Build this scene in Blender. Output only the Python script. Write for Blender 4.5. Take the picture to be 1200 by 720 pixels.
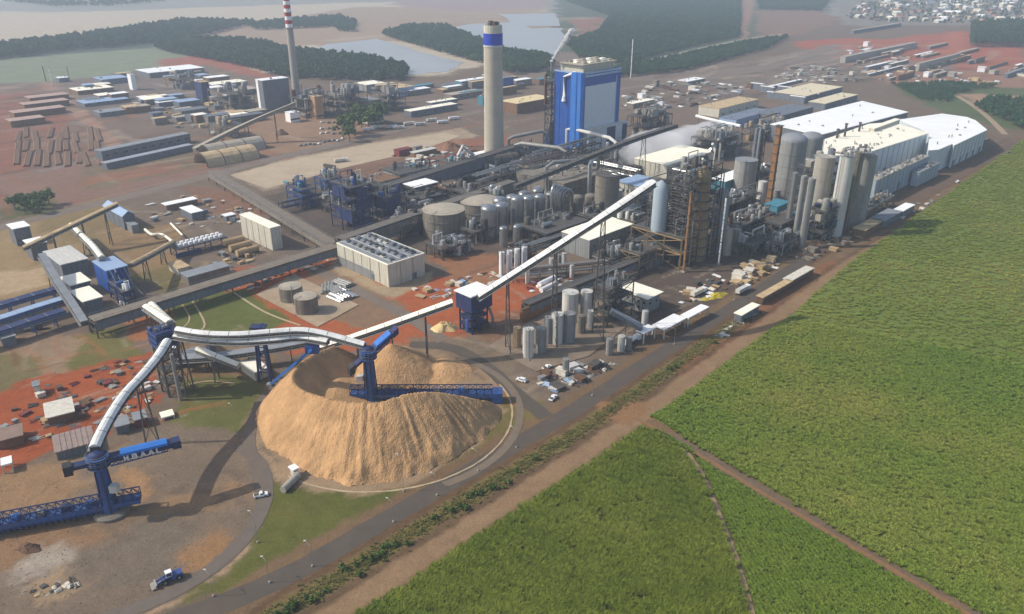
import bpy, bmesh, math, random
import numpy as np
from mathutils import Vector, Matrix

for _o in list(bpy.data.objects):
    bpy.data.objects.remove(_o)
SC = bpy.context.scene
COL = SC.collection
R = math.radians

# ------------------------------------------------------------------ camera, sky, sun, exposure
CAM_H, FOC, TILT = 160.0, 920.0, R(24.5)
cam_d = bpy.data.cameras.new('camera')
cam = bpy.data.objects.new('camera', cam_d)
COL.objects.link(cam)
cam.location = (0, 0, CAM_H)
cam.rotation_euler = (R(90) - TILT, 0, 0)
cam_d.sensor_width = 36.0
cam_d.lens = FOC / 1200 * 36.0
cam_d.clip_start = 1.0
cam_d.clip_end = 20000.0
SC.camera = cam

SUN_EL, SUN_AZ = R(41), R(4)          # shadows fall along +X, a little away from the camera
w = bpy.data.worlds.new('World')
SC.world = w
w.use_nodes = True
nt = w.node_tree
bg = nt.nodes['Background']
sky = nt.nodes.new('ShaderNodeTexSky')
sky.sky_type = 'NISHITA'
sky.sun_disc = False
sky.sun_elevation = SUN_EL
sky.sun_rotation = R(-90) - SUN_AZ
sky.air_density = 1.0
sky.dust_density = 2.0
nt.links.new(sky.outputs[0], bg.inputs[0])
bg.inputs[1].default_value = 0.145
sd = bpy.data.lights.new('sun', 'SUN')
sd.energy = 3.6
sd.angle = R(0.6)
sd.color = (1.0, 0.93, 0.82)
sun = bpy.data.objects.new('sun', sd)
COL.objects.link(sun)
_d = Vector((math.cos(SUN_AZ) * math.cos(SUN_EL), math.sin(SUN_AZ) * math.cos(SUN_EL), -math.sin(SUN_EL)))
sun.rotation_euler = _d.to_track_quat('-Z', 'Y').to_euler()
SC.view_settings.view_transform = 'Standard'
SC.view_settings.look = 'None'
SC.view_settings.exposure = 0.1
SC.view_settings.gamma = 1.0
SC.cycles.volume_bounces = 3
SC.cycles.max_bounces = 6

# ------------------------------------------------------------------ survey of the place
ST, CT = math.sin(TILT), math.cos(TILT)
def S(px, py, z=0.0):
    """world point (metres) of a surveyed spot at height z"""
    u = (px - 600) / FOC; v = (py - 360) / FOC
    dy = CT - v * ST; dz = -ST - v * CT
    t = (z - CAM_H) / dz
    return Vector((u * t, dy * t, z))
def Z(px, py, ty):
    """height of something that stands at (px,py) and reaches up to ty"""
    p = S(px, py); k = (360 - ty) / FOC
    # up = y*ST + dz*CT ; depth = y*CT - dz*ST ; up = k*depth
    dz = (k * p.y * CT - p.y * ST) / (CT + k * ST)
    return CAM_H + dz
def MPP(px, py):
    """metres per survey pixel across the view at that spot"""
    p = S(px, py)
    return (p.y * CT + CAM_H * ST) / FOC
YAW = R(45)                            # the mill stands on a grid turned 45 degrees
U = Vector((math.cos(YAW), math.sin(YAW), 0)); V = Vector((-math.sin(YAW), math.cos(YAW), 0))
rng = random.Random(11)
nrg = np.random.default_rng(5)

# ------------------------------------------------------------------ materials
def lin(c):
    return tuple(((x / 255) / 12.92 if x / 255 <= 0.04045 else ((x / 255 + 0.055) / 1.055) ** 2.4) for x in c)
MATS = {}
def M(name, col, rough=0.75, metal=0.0, var=0.25, scale=0.25, streak=0.0, ribs=0.0, dirt=0.0, bump=0.0, spec=0.3):
    if name in MATS:
        return MATS[name]
    m = bpy.data.materials.new(name); m.use_nodes = True
    n = m.node_tree; N = n.nodes; L = n.links
    b = N['Principled BSDF']
    c = lin(col)
    b.inputs['Roughness'].default_value = rough
    b.inputs['Metallic'].default_value = metal
    b.inputs['Specular IOR Level'].default_value = spec
    geo = N.new('ShaderNodeNewGeometry')
    tx = N.new('ShaderNodeTexNoise'); tx.inputs['Scale'].default_value = scale; tx.inputs['Detail'].default_value = 6
    tx.inputs['Roughness'].default_value = 0.65
    L.new(geo.outputs['Position'], tx.inputs['Vector'])
    mr = N.new('ShaderNodeMapRange'); mr.inputs[1].default_value = 0.3; mr.inputs[2].default_value = 0.7
    mr.inputs[3].default_value = 1 - var; mr.inputs[4].default_value = 1 + var * 0.6
    L.new(tx.outputs['Fac'], mr.inputs[0])
    val = mr.outputs[0]
    if streak:
        mp = N.new('ShaderNodeMapping'); mp.inputs['Scale'].default_value = (1.3, 1.3, 0.06)
        L.new(geo.outputs['Position'], mp.inputs['Vector'])
        t2 = N.new('ShaderNodeTexNoise'); t2.inputs['Scale'].default_value = 0.8; t2.inputs['Detail'].default_value = 4
        L.new(mp.outputs[0], t2.inputs['Vector'])
        m2 = N.new('ShaderNodeMapRange'); m2.inputs[1].default_value = 0.35; m2.inputs[2].default_value = 0.65
        m2.inputs[3].default_value = 1 - streak; m2.inputs[4].default_value = 1.0
        L.new(t2.outputs['Fac'], m2.inputs[0])
        mm = N.new('ShaderNodeMath'); mm.operation = 'MULTIPLY'
        L.new(val, mm.inputs[0]); L.new(m2.outputs[0], mm.inputs[1]); val = mm.outputs[0]
    sc = N.new('ShaderNodeVectorMath'); sc.operation = 'SCALE'; sc.inputs[0].default_value = c
    L.new(val, sc.inputs['Scale'])
    out = sc.outputs[0]
    if dirt:
        t3 = N.new('ShaderNodeTexNoise'); t3.inputs['Scale'].default_value = scale * 0.45; t3.inputs['Detail'].default_value = 8
        t3.inputs['Roughness'].default_value = 0.7
        L.new(geo.outputs['Position'], t3.inputs['Vector'])
        m3 = N.new('ShaderNodeMapRange'); m3.inputs[1].default_value = 0.48; m3.inputs[2].default_value = 0.68
        m3.inputs[3].default_value = 0; m3.inputs[4].default_value = dirt
        L.new(t3.outputs['Fac'], m3.inputs[0])
        mx = N.new('ShaderNodeMix'); mx.data_type = 'RGBA'
        mx.inputs['B'].default_value = (*lin((112, 84, 62)), 1)
        L.new(m3.outputs[0], mx.inputs['Factor']); L.new(out, mx.inputs['A']); out = mx.outputs['Result']
    L.new(out, b.inputs['Base Color'])
    if ribs:
        vd = N.new('ShaderNodeVectorMath'); vd.operation = 'DOT_PRODUCT'
        vd.inputs[1].default_value = (1.0, 0.0013, 0.0)
        L.new(geo.outputs['Position'], vd.inputs[0])
        sn = N.new('ShaderNodeMath'); sn.operation = 'SINE'
        k = N.new('ShaderNodeMath'); k.operation = 'MULTIPLY'; k.inputs[1].default_value = ribs
        L.new(vd.outputs['Value'], k.inputs[0]); L.new(k.outputs[0], sn.inputs[0])
        bp = N.new('ShaderNodeBump'); bp.inputs['Strength'].default_value = 0.5; bp.inputs['Distance'].default_value = 0.15
        L.new(sn.outputs[0], bp.inputs['Height']); L.new(bp.outputs[0], b.inputs['Normal'])
    elif bump:
        bp = N.new('ShaderNodeBump'); bp.inputs['Strength'].default_value = bump; bp.inputs['Distance'].default_value = 0.6
        t4 = N.new('ShaderNodeTexNoise'); t4.inputs['Scale'].default_value = 1.6; t4.inputs['Detail'].default_value = 5
        L.new(geo.outputs['Position'], t4.inputs['Vector'])
        L.new(t4.outputs['Fac'], bp.inputs['Height']); L.new(bp.outputs[0], b.inputs['Normal'])
    MATS[name] = m
    return m
WHITE = M('white_sheet', (246, 246, 242), 0.6, var=0.06, scale=0.08, dirt=0.10)
COVER = M('conveyor_cover', (232, 232, 226), 0.6, var=0.12, scale=0.5, dirt=0.22, streak=0.08)
PANEL = M('pale_panel', (200, 208, 212), 0.6, var=0.05, streak=0.06)
CREAMR = M('cream_roof', (250, 244, 222), 0.7, var=0.07, scale=0.1, dirt=0.10)
CREAMW = M('cream_wall', (205, 200, 182), 0.7, var=0.10, streak=0.18, ribs=5.0)
TANR = M('tan_roof', (196, 172, 132), 0.8, var=0.2, scale=0.3, dirt=0.35)
GREYW = M('grey_wall', (142, 144, 142), 0.7, var=0.12, streak=0.22, ribs=5.0)
GREYR = M('grey_roof', (138, 142, 146), 0.65, var=0.15, scale=0.2, dirt=0.2)
SLATE = M('slate_panel', (112, 118, 126), 0.6, var=0.15, streak=0.2, ribs=4.0)
BLUEGREY = M('pale_blue_sheet', (150, 172, 200), 0.5, var=0.08, scale=0.2, dirt=0.08)
BLUE = M('blue_panel', (28, 84, 166), 0.5, var=0.16, scale=0.15, streak=0.2, dirt=0.12)
BLUE2 = M('light_blue_panel', (50, 122, 206), 0.5, var=0.15, scale=0.2, streak=0.15, dirt=0.12)
NAVY = M('navy_steel', (38, 54, 96), 0.6, var=0.3, scale=0.6, dirt=0.2)
MBLUE = M('machine_blue', (50, 92, 156), 0.55, var=0.3, scale=0.5, streak=0.2, dirt=0.35)
STEELBLUE = M('blue_grey_panel', (158, 172, 180), 0.6, var=0.06, streak=0.08)
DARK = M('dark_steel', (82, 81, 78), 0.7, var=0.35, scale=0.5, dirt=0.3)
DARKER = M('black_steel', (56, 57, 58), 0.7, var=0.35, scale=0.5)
STEEL = M('galvanised_steel', (148, 148, 143), 0.55, metal=0.2, var=0.25, scale=0.6, dirt=0.25)
SILVER = M('insulation_cladding', (172, 174, 174), 0.34, metal=0.75, var=0.2, scale=0.8)
CONC = M('concrete', (168, 162, 150), 0.85, var=0.12, scale=0.25, streak=0.15)
CONCS = M('stack_concrete', (186, 178, 160), 0.85, var=0.08, scale=0.12, streak=0.12)
CONCD = M('grimy_concrete', (136, 129, 117), 0.9, var=0.25, scale=0.3, streak=0.25, dirt=0.3)
TANKW = M('tank_white', (206, 204, 196), 0.55, var=0.08, streak=0.16)
TANKG = M('tank_grey', (150, 150, 146), 0.6, var=0.12, streak=0.2)
TANKRF = M('tank_roof', (172, 162, 144), 0.8, var=0.15, scale=0.2, dirt=0.2)
RUST = M('rusty_steel', (148, 106, 66), 0.8, var=0.3, scale=0.4, streak=0.2)
RUSTD = M('dark_rust', (104, 78, 60), 0.85, var=0.3, scale=0.5)
YEL = M('yellow_cover', (196, 176, 52), 0.8, var=0.3, scale=1.0)
TIMBER = M('tan_timber', (176, 150, 112), 0.85, var=0.3, scale=1.2)
LOG = M('log_bark', (128, 102, 82), 0.9, var=0.4, scale=1.5)
RED = M('red_paint', (176, 52, 44), 0.6, var=0.15)
MAROON = M('maroon_sheet', (120, 56, 54), 0.7, var=0.25)
GLASS = M('window_glass', (48, 58, 68), 0.15, var=0.2, spec=0.6)
RUBBER = M('rubber', (26, 26, 26), 0.85, var=0.2)
CARW = M('car_white', (236, 236, 234), 0.3, var=0.03, spec=0.5)
TEAL = M('teal_sheet', (72, 132, 150), 0.55, var=0.2, scale=0.5)
BROWNW = M('brown_wall', (128, 98, 72), 0.8, var=0.2, scale=0.3, streak=0.2)
PALEBOX = M('pale_crate', (214, 208, 192), 0.7, var=0.2, scale=1.0, dirt=0.3)

# ------------------------------------------------------------------ mesh builder and tags
FINE = {'stiffeners', 'cover_seam', 'railing', 'ladder', 'bracing', 'truss', 'bridge_truss', 'screw_flights', 'trestle', 'portal_frame', 'floor_beams', 'column_rib', 'parapet'}
class MB:
    def __init__(s):
        s.v = []; s.f = []
    def add(s, vs, fs):
        k = len(s.v); s.v.extend(vs); s.f.extend(tuple(i + k for i in f) for f in fs)
    def obox(s, o, ax, ay, az):
        """box with corner o and edge vectors"""
        o, ax, ay, az = Vector(o), Vector(ax), Vector(ay), Vector(az)
        s.add([o, o + ax, o + ax + ay, o + ay, o + az, o + ax + az, o + ax + ay + az, o + ay + az],
              [(3, 2, 1, 0), (4, 5, 6, 7), (0, 1, 5, 4), (1, 2, 6, 5), (2, 3, 7, 6), (3, 0, 4, 7)])
        return s
    def gbox(s, o, u0, u1, v0, v1, z0, z1, yaw=None):
        a = U if yaw is None else Vector((math.cos(yaw), math.sin(yaw), 0)); b = Vector((-a.y, a.x, 0))
        p = Vector((o[0], o[1], 0)) + a * u0 + b * v0; p.z = z0
        return s.obox(p, a * (u1 - u0), b * (v1 - v0), (0, 0, z1 - z0))
    def beam(s, p, q, w=0.4, h=None):
        p, q = Vector(p), Vector(q); h = h or w
        d = q - p
        if d.length < 1e-6: return s
        t = d.normalized()
        a = t.cross(Vector((0, 0, 1)))
        a = Vector((1, 0, 0)) if a.length < 1e-3 else a.normalized()
        b = a.cross(t)
        return s.obox(p - a * w / 2 - b * h / 2, a * w, b * h, d)
    def cyl(s, x, y, z0, z1, r0, r1=None, n=12, cap=True, cap0=False):
        r1 = r0 if r1 is None else r1
        vs = []
        for z, r in ((z0, r0), (z1, r1)):
            for i in range(n):
                a = 2 * math.pi * i / n
                vs.append(Vector((x + r * math.cos(a), y + r * math.sin(a), z)))
        fs = [(i, (i + 1) % n, n + (i + 1) % n, n + i) for i in range(n)]
        if cap: fs.append(tuple(range(n, 2 * n)))
        if cap0: fs.append(tuple(reversed(range(n))))
        s.add(vs, fs); return s
    def lathe(s, x, y, prof, n=16):
        """prof: list of (radius, z) from the bottom up"""
        vs = []
        for r, z in prof:
            for i in range(n):
                a = 2 * math.pi * i / n
                vs.append(Vector((x + r * math.cos(a), y + r * math.sin(a), z)))
        fs = []
        for k in range(len(prof) - 1):
            fs += [(k * n + i, k * n + (i + 1) % n, (k + 1) * n + (i + 1) % n, (k + 1) * n + i) for i in range(n)]
        fs.append(tuple(range((len(prof) - 1) * n, len(prof) * n)))
        s.add(vs, fs); return s
    def tube(s, pts, r, n=6, cap=True):
        pts = [Vector(p) for p in pts]
        vs = []
        for i, p in enumerate(pts):
            t = (pts[min(i + 1, len(pts) - 1)] - pts[max(i - 1, 0)])
            t = t.normalized() if t.length > 1e-6 else Vector((0, 0, 1))
            a = t.cross(Vector((0, 0, 1)))
            a = Vector((1, 0, 0)) if a.length < 1e-2 else a.normalized()
            b = a.cross(t)
            rr = r[i] if isinstance(r, (list, tuple)) else r
            for k in range(n):
                q = 2 * math.pi * k / n
                vs.append(p + a * (rr * math.cos(q)) + b * (rr * math.sin(q)))
        fs = []
        for i in range(len(pts) - 1):
            fs += [(i * n + k, i * n + (k + 1) % n, (i + 1) * n + (k + 1) % n, (i + 1) * n + k) for k in range(n)]
        if cap:
            fs.append(tuple(range(n))); fs.append(tuple(range((len(pts) - 1) * n, len(pts) * n)))
        s.add(vs, fs); return s
    def sweep(s, pts, prof, closed=True):
        """prof: (side, up) outline carried along pts with level sides"""
        pts = [Vector(p) for p in pts]; n = len(prof); vs = []
        for i, p in enumerate(pts):
            t = pts[min(i + 1, len(pts) - 1)] - pts[max(i - 1, 0)]; t.z = 0
            t = t.normalized(); a = Vector((t.y, -t.x, 0))
            for (q, h) in prof: vs.append(p + a * q + Vector((0, 0, h)))
        fs = []
        for i in range(len(pts) - 1):
            for k in range(n if closed else n - 1):
                fs.append((i * n + k, i * n + (k + 1) % n, (i + 1) * n + (k + 1) % n, (i + 1) * n + k))
        if closed:
            fs.append(tuple(range(n))); fs.append(tuple(range((len(pts) - 1) * n, len(pts) * n)))
        s.add(vs, fs); return s
    def poly(s, pts):
        s.add([Vector(p) for p in pts], [tuple(range(len(pts)))]); return s
    def build(s, name, mat, parent=None, smooth=False, at=None):
        off = Vector((0, 0, 0))
        p = parent
        while p is not None:
            off += p.location; p = p.parent
        if at is not None: off += Vector(at)
        me = bpy.data.meshes.new(name)
        me.from_pydata([tuple(v - off) for v in s.v], [], s.f)
        me.materials.append(mat)
        bm = bmesh.new(); bm.from_mesh(me); bmesh.ops.recalc_face_normals(bm, faces=bm.faces); bm.to_mesh(me); bm.free()
        if smooth:
            me.polygons.foreach_set('use_smooth', [True] * len(me.polygons))
            try: me.set_sharp_from_angle(angle=R(40))
            except Exception: pass
        o = bpy.data.objects.new(name, me); COL.objects.link(o)
        if parent is not None: o.parent = parent
        if at is not None: o.location = at
        if name in FINE: o['kind'] = 'stuff'
        return o
def tag(o, label=None, cat=None, group=None, kind=None):
    if label: o['label'] = label
    if cat: o['category'] = cat
    if group: o['group'] = group
    if kind: o['kind'] = kind
    return o
def thing(name, label, cat, loc, group=None):
    o = bpy.data.objects.new(name, None); COL.objects.link(o)
    o.empty_display_size = 1.0
    o.location = (loc[0], loc[1], loc[2] if len(loc) > 2 else 0)
    return tag(o, label, cat, group)
def copy_tree(src, parent=None):
    c = src.copy(); COL.objects.link(c); c.parent = parent
    for ch in list(src.children): copy_tree(ch, c)
    return c
def smooth_line(pts, n=6):
    pts = [Vector(p) for p in pts]; out = []
    for i in range(len(pts) - 1):
        a, b, c, d = pts[max(i - 1, 0)], pts[i], pts[i + 1], pts[min(i + 2, len(pts) - 1)]
        for k in range(n):
            t = k / n
            out.append(0.5 * ((2 * b) + (c - a) * t + (2 * a - 5 * b + 4 * c - d) * t * t + (3 * b - a - 3 * c + d) * t ** 3))
    out.append(pts[-1]); return out
# value noise on numpy arrays
_LAT = {}
def vnoise(x, y, scale, seed=0):
    if seed not in _LAT: _LAT[seed] = np.random.default_rng(seed).random((256, 256))
    T = _LAT[seed]
    x = np.asarray(x) / scale + 1000.5; y = np.asarray(y) / scale + 1000.5
    i = np.floor(x).astype(int); j = np.floor(y).astype(int); fx = x - i; fy = y - j
    fx = fx * fx * (3 - 2 * fx); fy = fy * fy * (3 - 2 * fy)
    a = T[i % 256, j % 256]; b = T[(i + 1) % 256, j % 256]; c = T[i % 256, (j + 1) % 256]; d = T[(i + 1) % 256, (j + 1) % 256]
    return (a * (1 - fx) + b * fx) * (1 - fy) + (c * (1 - fx) + d * fx) * fy
def inside(px, py, poly):
    r = np.zeros(px.shape, bool); n = len(poly)
    for i in range(n):
        x0, y0 = poly[i]; x1, y1 = poly[(i + 1) % n]
        if y0 == y1: continue
        c = ((y0 > py) != (y1 > py)) & (px < (x1 - x0) * (py - y0) / (y1 - y0) + x0)
        r ^= c
    return r
def W(pts):
    return [tuple(S(*p).xy) for p in pts]
# ------------------------------------------------------------------ the ground: one sheet to the horizon
def axis(segs):
    out = [segs[0][0]]
    for a, b, st in segs:
        n = max(1, int(round((b - a) / st)))
        out += list(np.linspace(a, b, n + 1)[1:])
    return np.array(out)
gx = axis([(-7000, -3000, 500), (-3000, -1200, 45), (-1200, -480, 12), (-480, -260, 3.0), (-260, 180, 1.3), (180, 520, 3.0), (520, 1200, 12), (1200, 3000, 45), (3000, 7000, 500)])
gy = axis([(-1500, 60, 260), (60, 140, 8), (140, 345, 1.3), (345, 640, 2.5), (640, 1000, 4), (1000, 1700, 9), (1700, 3600, 30), (3600, 9000, 450)])
GX, GY = np.meshgrid(gx, gy)
fx_, fy_ = GX.ravel(), GY.ravel()
SOILK = 0.83
gcol = np.tile(np.array(lin((122, 105, 87))) * SOILK, (fx_.size, 1))
def paint(px_poly, col, soft=2.0, warp=3.0, op=1.0, world=False):
    poly = np.array(px_poly if world else W(px_poly))
    m = soft * 3 + warp * 2 + 2
    sel = np.nonzero((fx_ > poly[:, 0].min() - m) & (fx_ < poly[:, 0].max() + m) & (fy_ > poly[:, 1].min() - m) & (fy_ < poly[:, 1].max() + m))[0]
    if sel.size == 0: return
    x, y = fx_[sel], fy_[sel]
    sc = max(warp * 3, 4)
    wx = (vnoise(x, y, sc, 3) - 0.5) * 2 * warp + (vnoise(x, y, sc / 3, 5) - 0.5) * warp
    wy = (vnoise(x, y, sc, 4) - 0.5) * 2 * warp + (vnoise(x, y, sc / 3, 6) - 0.5) * warp
    wx += (vnoise(x, y, max(sc / 8, 1.6), 7) - 0.5) * warp * .8; wy += (vnoise(x, y, max(sc / 8, 1.6), 8) - 0.5) * warp * .8
    acc = np.zeros(sel.size)
    for k in range(7):
        a = 2 * math.pi * k / 7; rr = soft * .7 * (0.4 + 0.6 * (k % 2))
        acc += inside(x + wx + rr * math.cos(a), y + wy + rr * math.sin(a), poly)
    acc = (acc / 7 * op)[:, None]
    gcol[sel] = gcol[sel] * (1 - acc) + np.array(lin(col)) * SOILK * acc
def line_poly(px_pts, wm, world=False):
    p = [Vector(q).to_2d() if world else S(*q).to_2d() for q in px_pts]
    lft, rgt = [], []
    for i in range(len(p)):
        t = (p[min(i + 1, len(p) - 1)] - p[max(i - 1, 0)]).normalized(); n = Vector((-t.y, t.x))
        lft.append(tuple(p[i] + n * wm / 2)); rgt.append(tuple(p[i] - n * wm / 2))
    return lft + rgt[::-1]
def disc(c, r, n=40, a0=0, a1=360):
    return [(c[0] + r * math.cos(R(a0 + (a1 - a0) * i / n)), c[1] + r * math.sin(R(a0 + (a1 - a0) * i / n))) for i in range(n)]

# far country
paint([(-900, -40), (2200, -40), (2200, 20), (-900, 20)], (150, 148, 138), 40, 60)
paint([(-700, 12), (100, 14), (330, 6), (480, 2), (640, 2), (640, 60), (520, 90), (0, 75), (-700, 90)], (198, 184, 160), 20, 25)
paint([(215, 40), (420, 8), (640, 8), (650, 45), (560, 48), (480, 48), (330, 56), (240, 60)], (170, 148, 124), 15, 20)
paint([(450, 2), (640, 0), (640, 8), (560, 14), (470, 8)], (164, 140, 134), 15, 20)
paint([(-700, 95), (0, 66), (150, 53), (215, 55), (262, 68), (170, 80), (100, 95), (0, 104), (-700, 140)], (134, 144, 116), 6, 8)
paint([(-300, 50), (0, 58), (80, 47), (210, 28), (250, 30), (180, 56), (100, 62), (0, 70), (-300, 80)], (84, 98, 84), 10, 12)
paint([(650, -5), (985, -5), (965, 18), (870, 48), (740, 85), (640, 95), (560, 92), (600, 60), (655, 40)], (88, 100, 78), 10, 20)
paint([(885, 13), (960, 10), (985, 22), (930, 42), (890, 42)], (140, 112, 92), 10, 14)
paint([(665, 22), (715, 20), (700, 34), (690, 50), (680, 50), (676, 32)], (150, 108, 88), 8, 12)
paint([(870, -4), (886, -4), (880, 22), (874, 46), (868, 46)], (160, 122, 100), 8, 6)
paint([(930, 50), (985, 44), (1040, 46), (1130, 36), (1205, 60), (1205, 90), (1090, 84), (1000, 80), (960, 66)], (172, 96, 70), 8, 14)
paint([(1105, 38), (1130, 38), (1134, 70), (1106, 72)], (182, 106, 78), 5, 8)
paint([(990, 70), (1120, 72), (1120, 84), (1000, 82)], (142, 124, 112), 5, 6)
paint([(1020, 86), (1205, 80), (1205, 104), (1040, 100)], (158, 120, 98), 5, 8)
paint([(975, -6), (1320, -6), (1320, 26), (1120, 30), (985, 30)], (140, 134, 122), 10, 16)
paint([(1045, 99), (1110, 99), (1200, 104), (1300, 110), (1300, 165), (1190, 152), (1130, 138), (1080, 122)], (92, 104, 66), 6, 8)
paint([(1120, 110), (1200, 112), (1200, 122), (1140, 120)], (172, 138, 112), 4, 6)
paint([(570, 88), (670, 60), (740, 86), (880, 72), (980, 50), (1000, 90), (900, 120), (740, 130), (590, 100)], (136, 120, 106), 8, 12)
paint([(180, 70), (275, 62), (290, 80), (330, 92), (250, 96), (190, 84)], (164, 104, 82), 6, 8)
# mill yard
paint([(-300, 110), (60, 96), (240, 76), (340, 100), (470, 96), (700, 92), (900, 105), (1010, 130), (1100, 145), (1000, 200), (960, 270), (900, 310), (780, 380), (690, 450), (560, 500), (-300, 420)], (126, 110, 95), 4, 6)
paint([(-300, 130), (30, 108), (60, 112), (95, 165), (100, 205), (0, 235), (-300, 260)], (152, 98, 76), 6, 10, 0.8)
paint([(25, 160), (110, 145), (135, 195), (40, 205)], (138, 110, 92), 4, 8, 0.7)
paint([(45, 98), (62, 96), (150, 172), (135, 182)], (168, 134, 112), 3, 3)
paint([(60, 96), (200, 80), (230, 110), (170, 140), (100, 128)], (126, 116, 108), 4, 6, 0.8)
paint([(330, 128), (245, 165), (300, 185), (430, 165), (430, 140)], (158, 128, 102), 4, 6)
paint([(268, 206), (330, 188), (430, 168), (540, 150), (560, 160), (500, 182), (408, 196), (312, 224)], (172, 154, 130), 2, 2)
paint([(470, 168), (600, 158), (590, 178), (520, 194), (470, 190)], (158, 104, 78), 4, 6, 0.8)
paint([(0, 205), (120, 178), (250, 176), (262, 200), (0, 262)], (142, 112, 96), 3, 6)
paint([(95, 196), (225, 172), (235, 196), (100, 226)], (120, 112, 86), 3, 4, 0.7)
paint([(100, 218), (210, 198), (210, 190), (100, 208)], (158, 108, 82), 3, 4, 0.7)
paint([(5, 238), (60, 230), (70, 250), (10, 258)], (96, 100, 66), 3, 5)
paint([(-60, 282), (30, 256), (60, 250), (108, 300), (90, 330), (30, 350), (-60, 360)], (160, 136, 98), 3, 4)
paint([(40, 258), (128, 230), (190, 280), (120, 292), (70, 285)], (142, 122, 84), 3, 4)
paint([(-60, 330), (0, 316), (60, 312), (62, 330), (0, 348), (-60, 356)], (188, 162, 128), 3, 4)
paint([(120, 268), (215, 262), (210, 310), (160, 326), (130, 300)], (150, 124, 88), 3, 4)
paint([(215, 216), (300, 228), (305, 258), (250, 250), (225, 232)], (138, 104, 84), 3, 4)
paint([(150, 325), (215, 305), (240, 320), (200, 345)], (128, 116, 74), 3, 3)
paint([(240, 322), (400, 300), (450, 330), (600, 320), (660, 336), (560, 390), (470, 410), (330, 410), (300, 380), (250, 350)], (176, 98, 60), 3, 6)
paint([(350, 318), (400, 312), (450, 342), (470, 372), (410, 385), (370, 350)], (146, 118, 92), 3, 5)
paint([(500, 300), (600, 278), (640, 300), (600, 330), (540, 335)], (158, 112, 80), 3, 4)
paint([(395, 300), (450, 335), (505, 318), (505, 330), (455, 352), (385, 312)], (178, 156, 126), 2, 2)
paint([(195, 350), (285, 338), (340, 375), (300, 396), (225, 396), (188, 372)], (104, 110, 54), 2, 2)
paint([(250, 350), (300, 350), (310, 366), (262, 366)], (104, 114, 56), 4, 5, 0.6)
paint([(140, 375), (190, 365), (196, 395), (185, 420), (165, 400)], (172, 112, 72), 3, 4)
paint([(85, 394), (145, 380), (168, 412), (120, 442), (70, 452)], (118, 112, 62), 2, 3)
paint([(-40, 420), (20, 410), (58, 414), (64, 436), (0, 466), (-40, 480)], (124, 112, 74), 2, 2)
paint([(-40, 400), (60, 388), (95, 398), (80, 440), (10, 478), (0, 466), (58, 436), (55, 416), (0, 412), (-40, 420)], (164, 136, 108), 2, 3, 0.8)
paint([(20, 448), (110, 432), (180, 408), (198, 420), (180, 470), (140, 500), (130, 530), (60, 545), (-40, 560), (-40, 480)], (168, 88, 50), 3, 5)
paint([(180, 430), (215, 400), (320, 410), (310, 470), (250, 440), (210, 450)], (136, 112, 80), 3, 4)
paint([(212, 448), (262, 440), (302, 444), (312, 480), (286, 505), (240, 516), (196, 505)], (108, 108, 58), 2, 2)
paint([(225, 500), (290, 508), (300, 530), (180, 540)], (150, 126, 98), 3, 4)
# chip yard circle with its ring track, and the empty one beside it
PC = (-47.5, 254.0)
paint(disc(PC, 53), (140, 120, 98), 2, 3, 0.9, True)
paint(disc(PC, 49), (172, 146, 114), 1.5, 2, 0.8, True)
paint(disc((PC[0] + 18, PC[1] + 34), 30), (166, 138, 106), 4, 5, 0.7, True)
C2 = (-124.0, 196.0)
paint(disc(C2, 50), (128, 112, 94), 2, 2, 1, True)
paint(disc(C2, 50, 60, 250, 420) + disc(C2, 48.6, 60, 250, 420)[::-1], (178, 150, 118), 0.6, 0.6, 0.9, True)
paint(disc(C2, 42), (136, 118, 98), 2, 4, 0.7, True)
paint([(0, 560), (80, 540), (120, 560), (60, 595), (-40, 600)], (172, 134, 92), 4, 5, 0.7)
paint([(130, 545), (165, 550), (170, 590), (150, 600), (130, 570)], (186, 142, 96), 3, 4, 0.7)
paint([(160, 600), (280, 560), (285, 590), (230, 600), (170, 625)], (168, 132, 94), 5, 5, 0.6)
paint([(-40, 640), (60, 615), (170, 610), (150, 640), (40, 650), (-40, 690)], (158, 120, 84), 5, 5, 0.7)
paint([(10, 668), (45, 640), (70, 648), (60, 675), (20, 680)], (186, 174, 156), 4, 5, 0.75)
paint([(20, 690), (90, 668), (95, 690), (50, 705)], (178, 150, 116), 2, 4, 0.7)
paint([(200, 655), (255, 625), (275, 635), (240, 665), (205, 668)], (166, 124, 82), 3, 4, 0.8)
paint([(120, 610), (210, 590), (215, 660), (140, 680), (60, 690)], (120, 110, 96), 4, 6, 0.6)
for _k in range(16):
    _a = rng.uniform(-40, 220); _c = (C2[0] + rng.uniform(-25, 25), C2[1] + rng.uniform(-15, 15)); _r = rng.uniform(14, 42)
    _q = [(_c[0] + _r * math.cos(R(_a + j * 8)), _c[1] + _r * .8 * math.sin(R(_a + j * 8)), 0) for j in range(rng.randrange(5, 11))]
    paint(line_poly(_q, rng.uniform(1.2, 2.4), True), rng.choice([(104, 92, 78), (168, 146, 116), (112, 98, 82)]), 1.2, 1, .45, True)
# lawns between yards and road
paint([(308, 556), (345, 572), (420, 578), (500, 566), (520, 572), (470, 600), (390, 640), (300, 680), (212, 702), (262, 672), (292, 640), (300, 600)], (102, 104, 50), 1.6, 2)
paint([(590, 446), (640, 470), (636, 490), (600, 512), (540, 552), (505, 570), (498, 566), (560, 520), (588, 480)], (124, 112, 64), 1.6, 2)
paint([(585, 445), (612, 450), (625, 468), (600, 476), (588, 470)], (164, 108, 66), 2, 3, 0.8)
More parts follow.
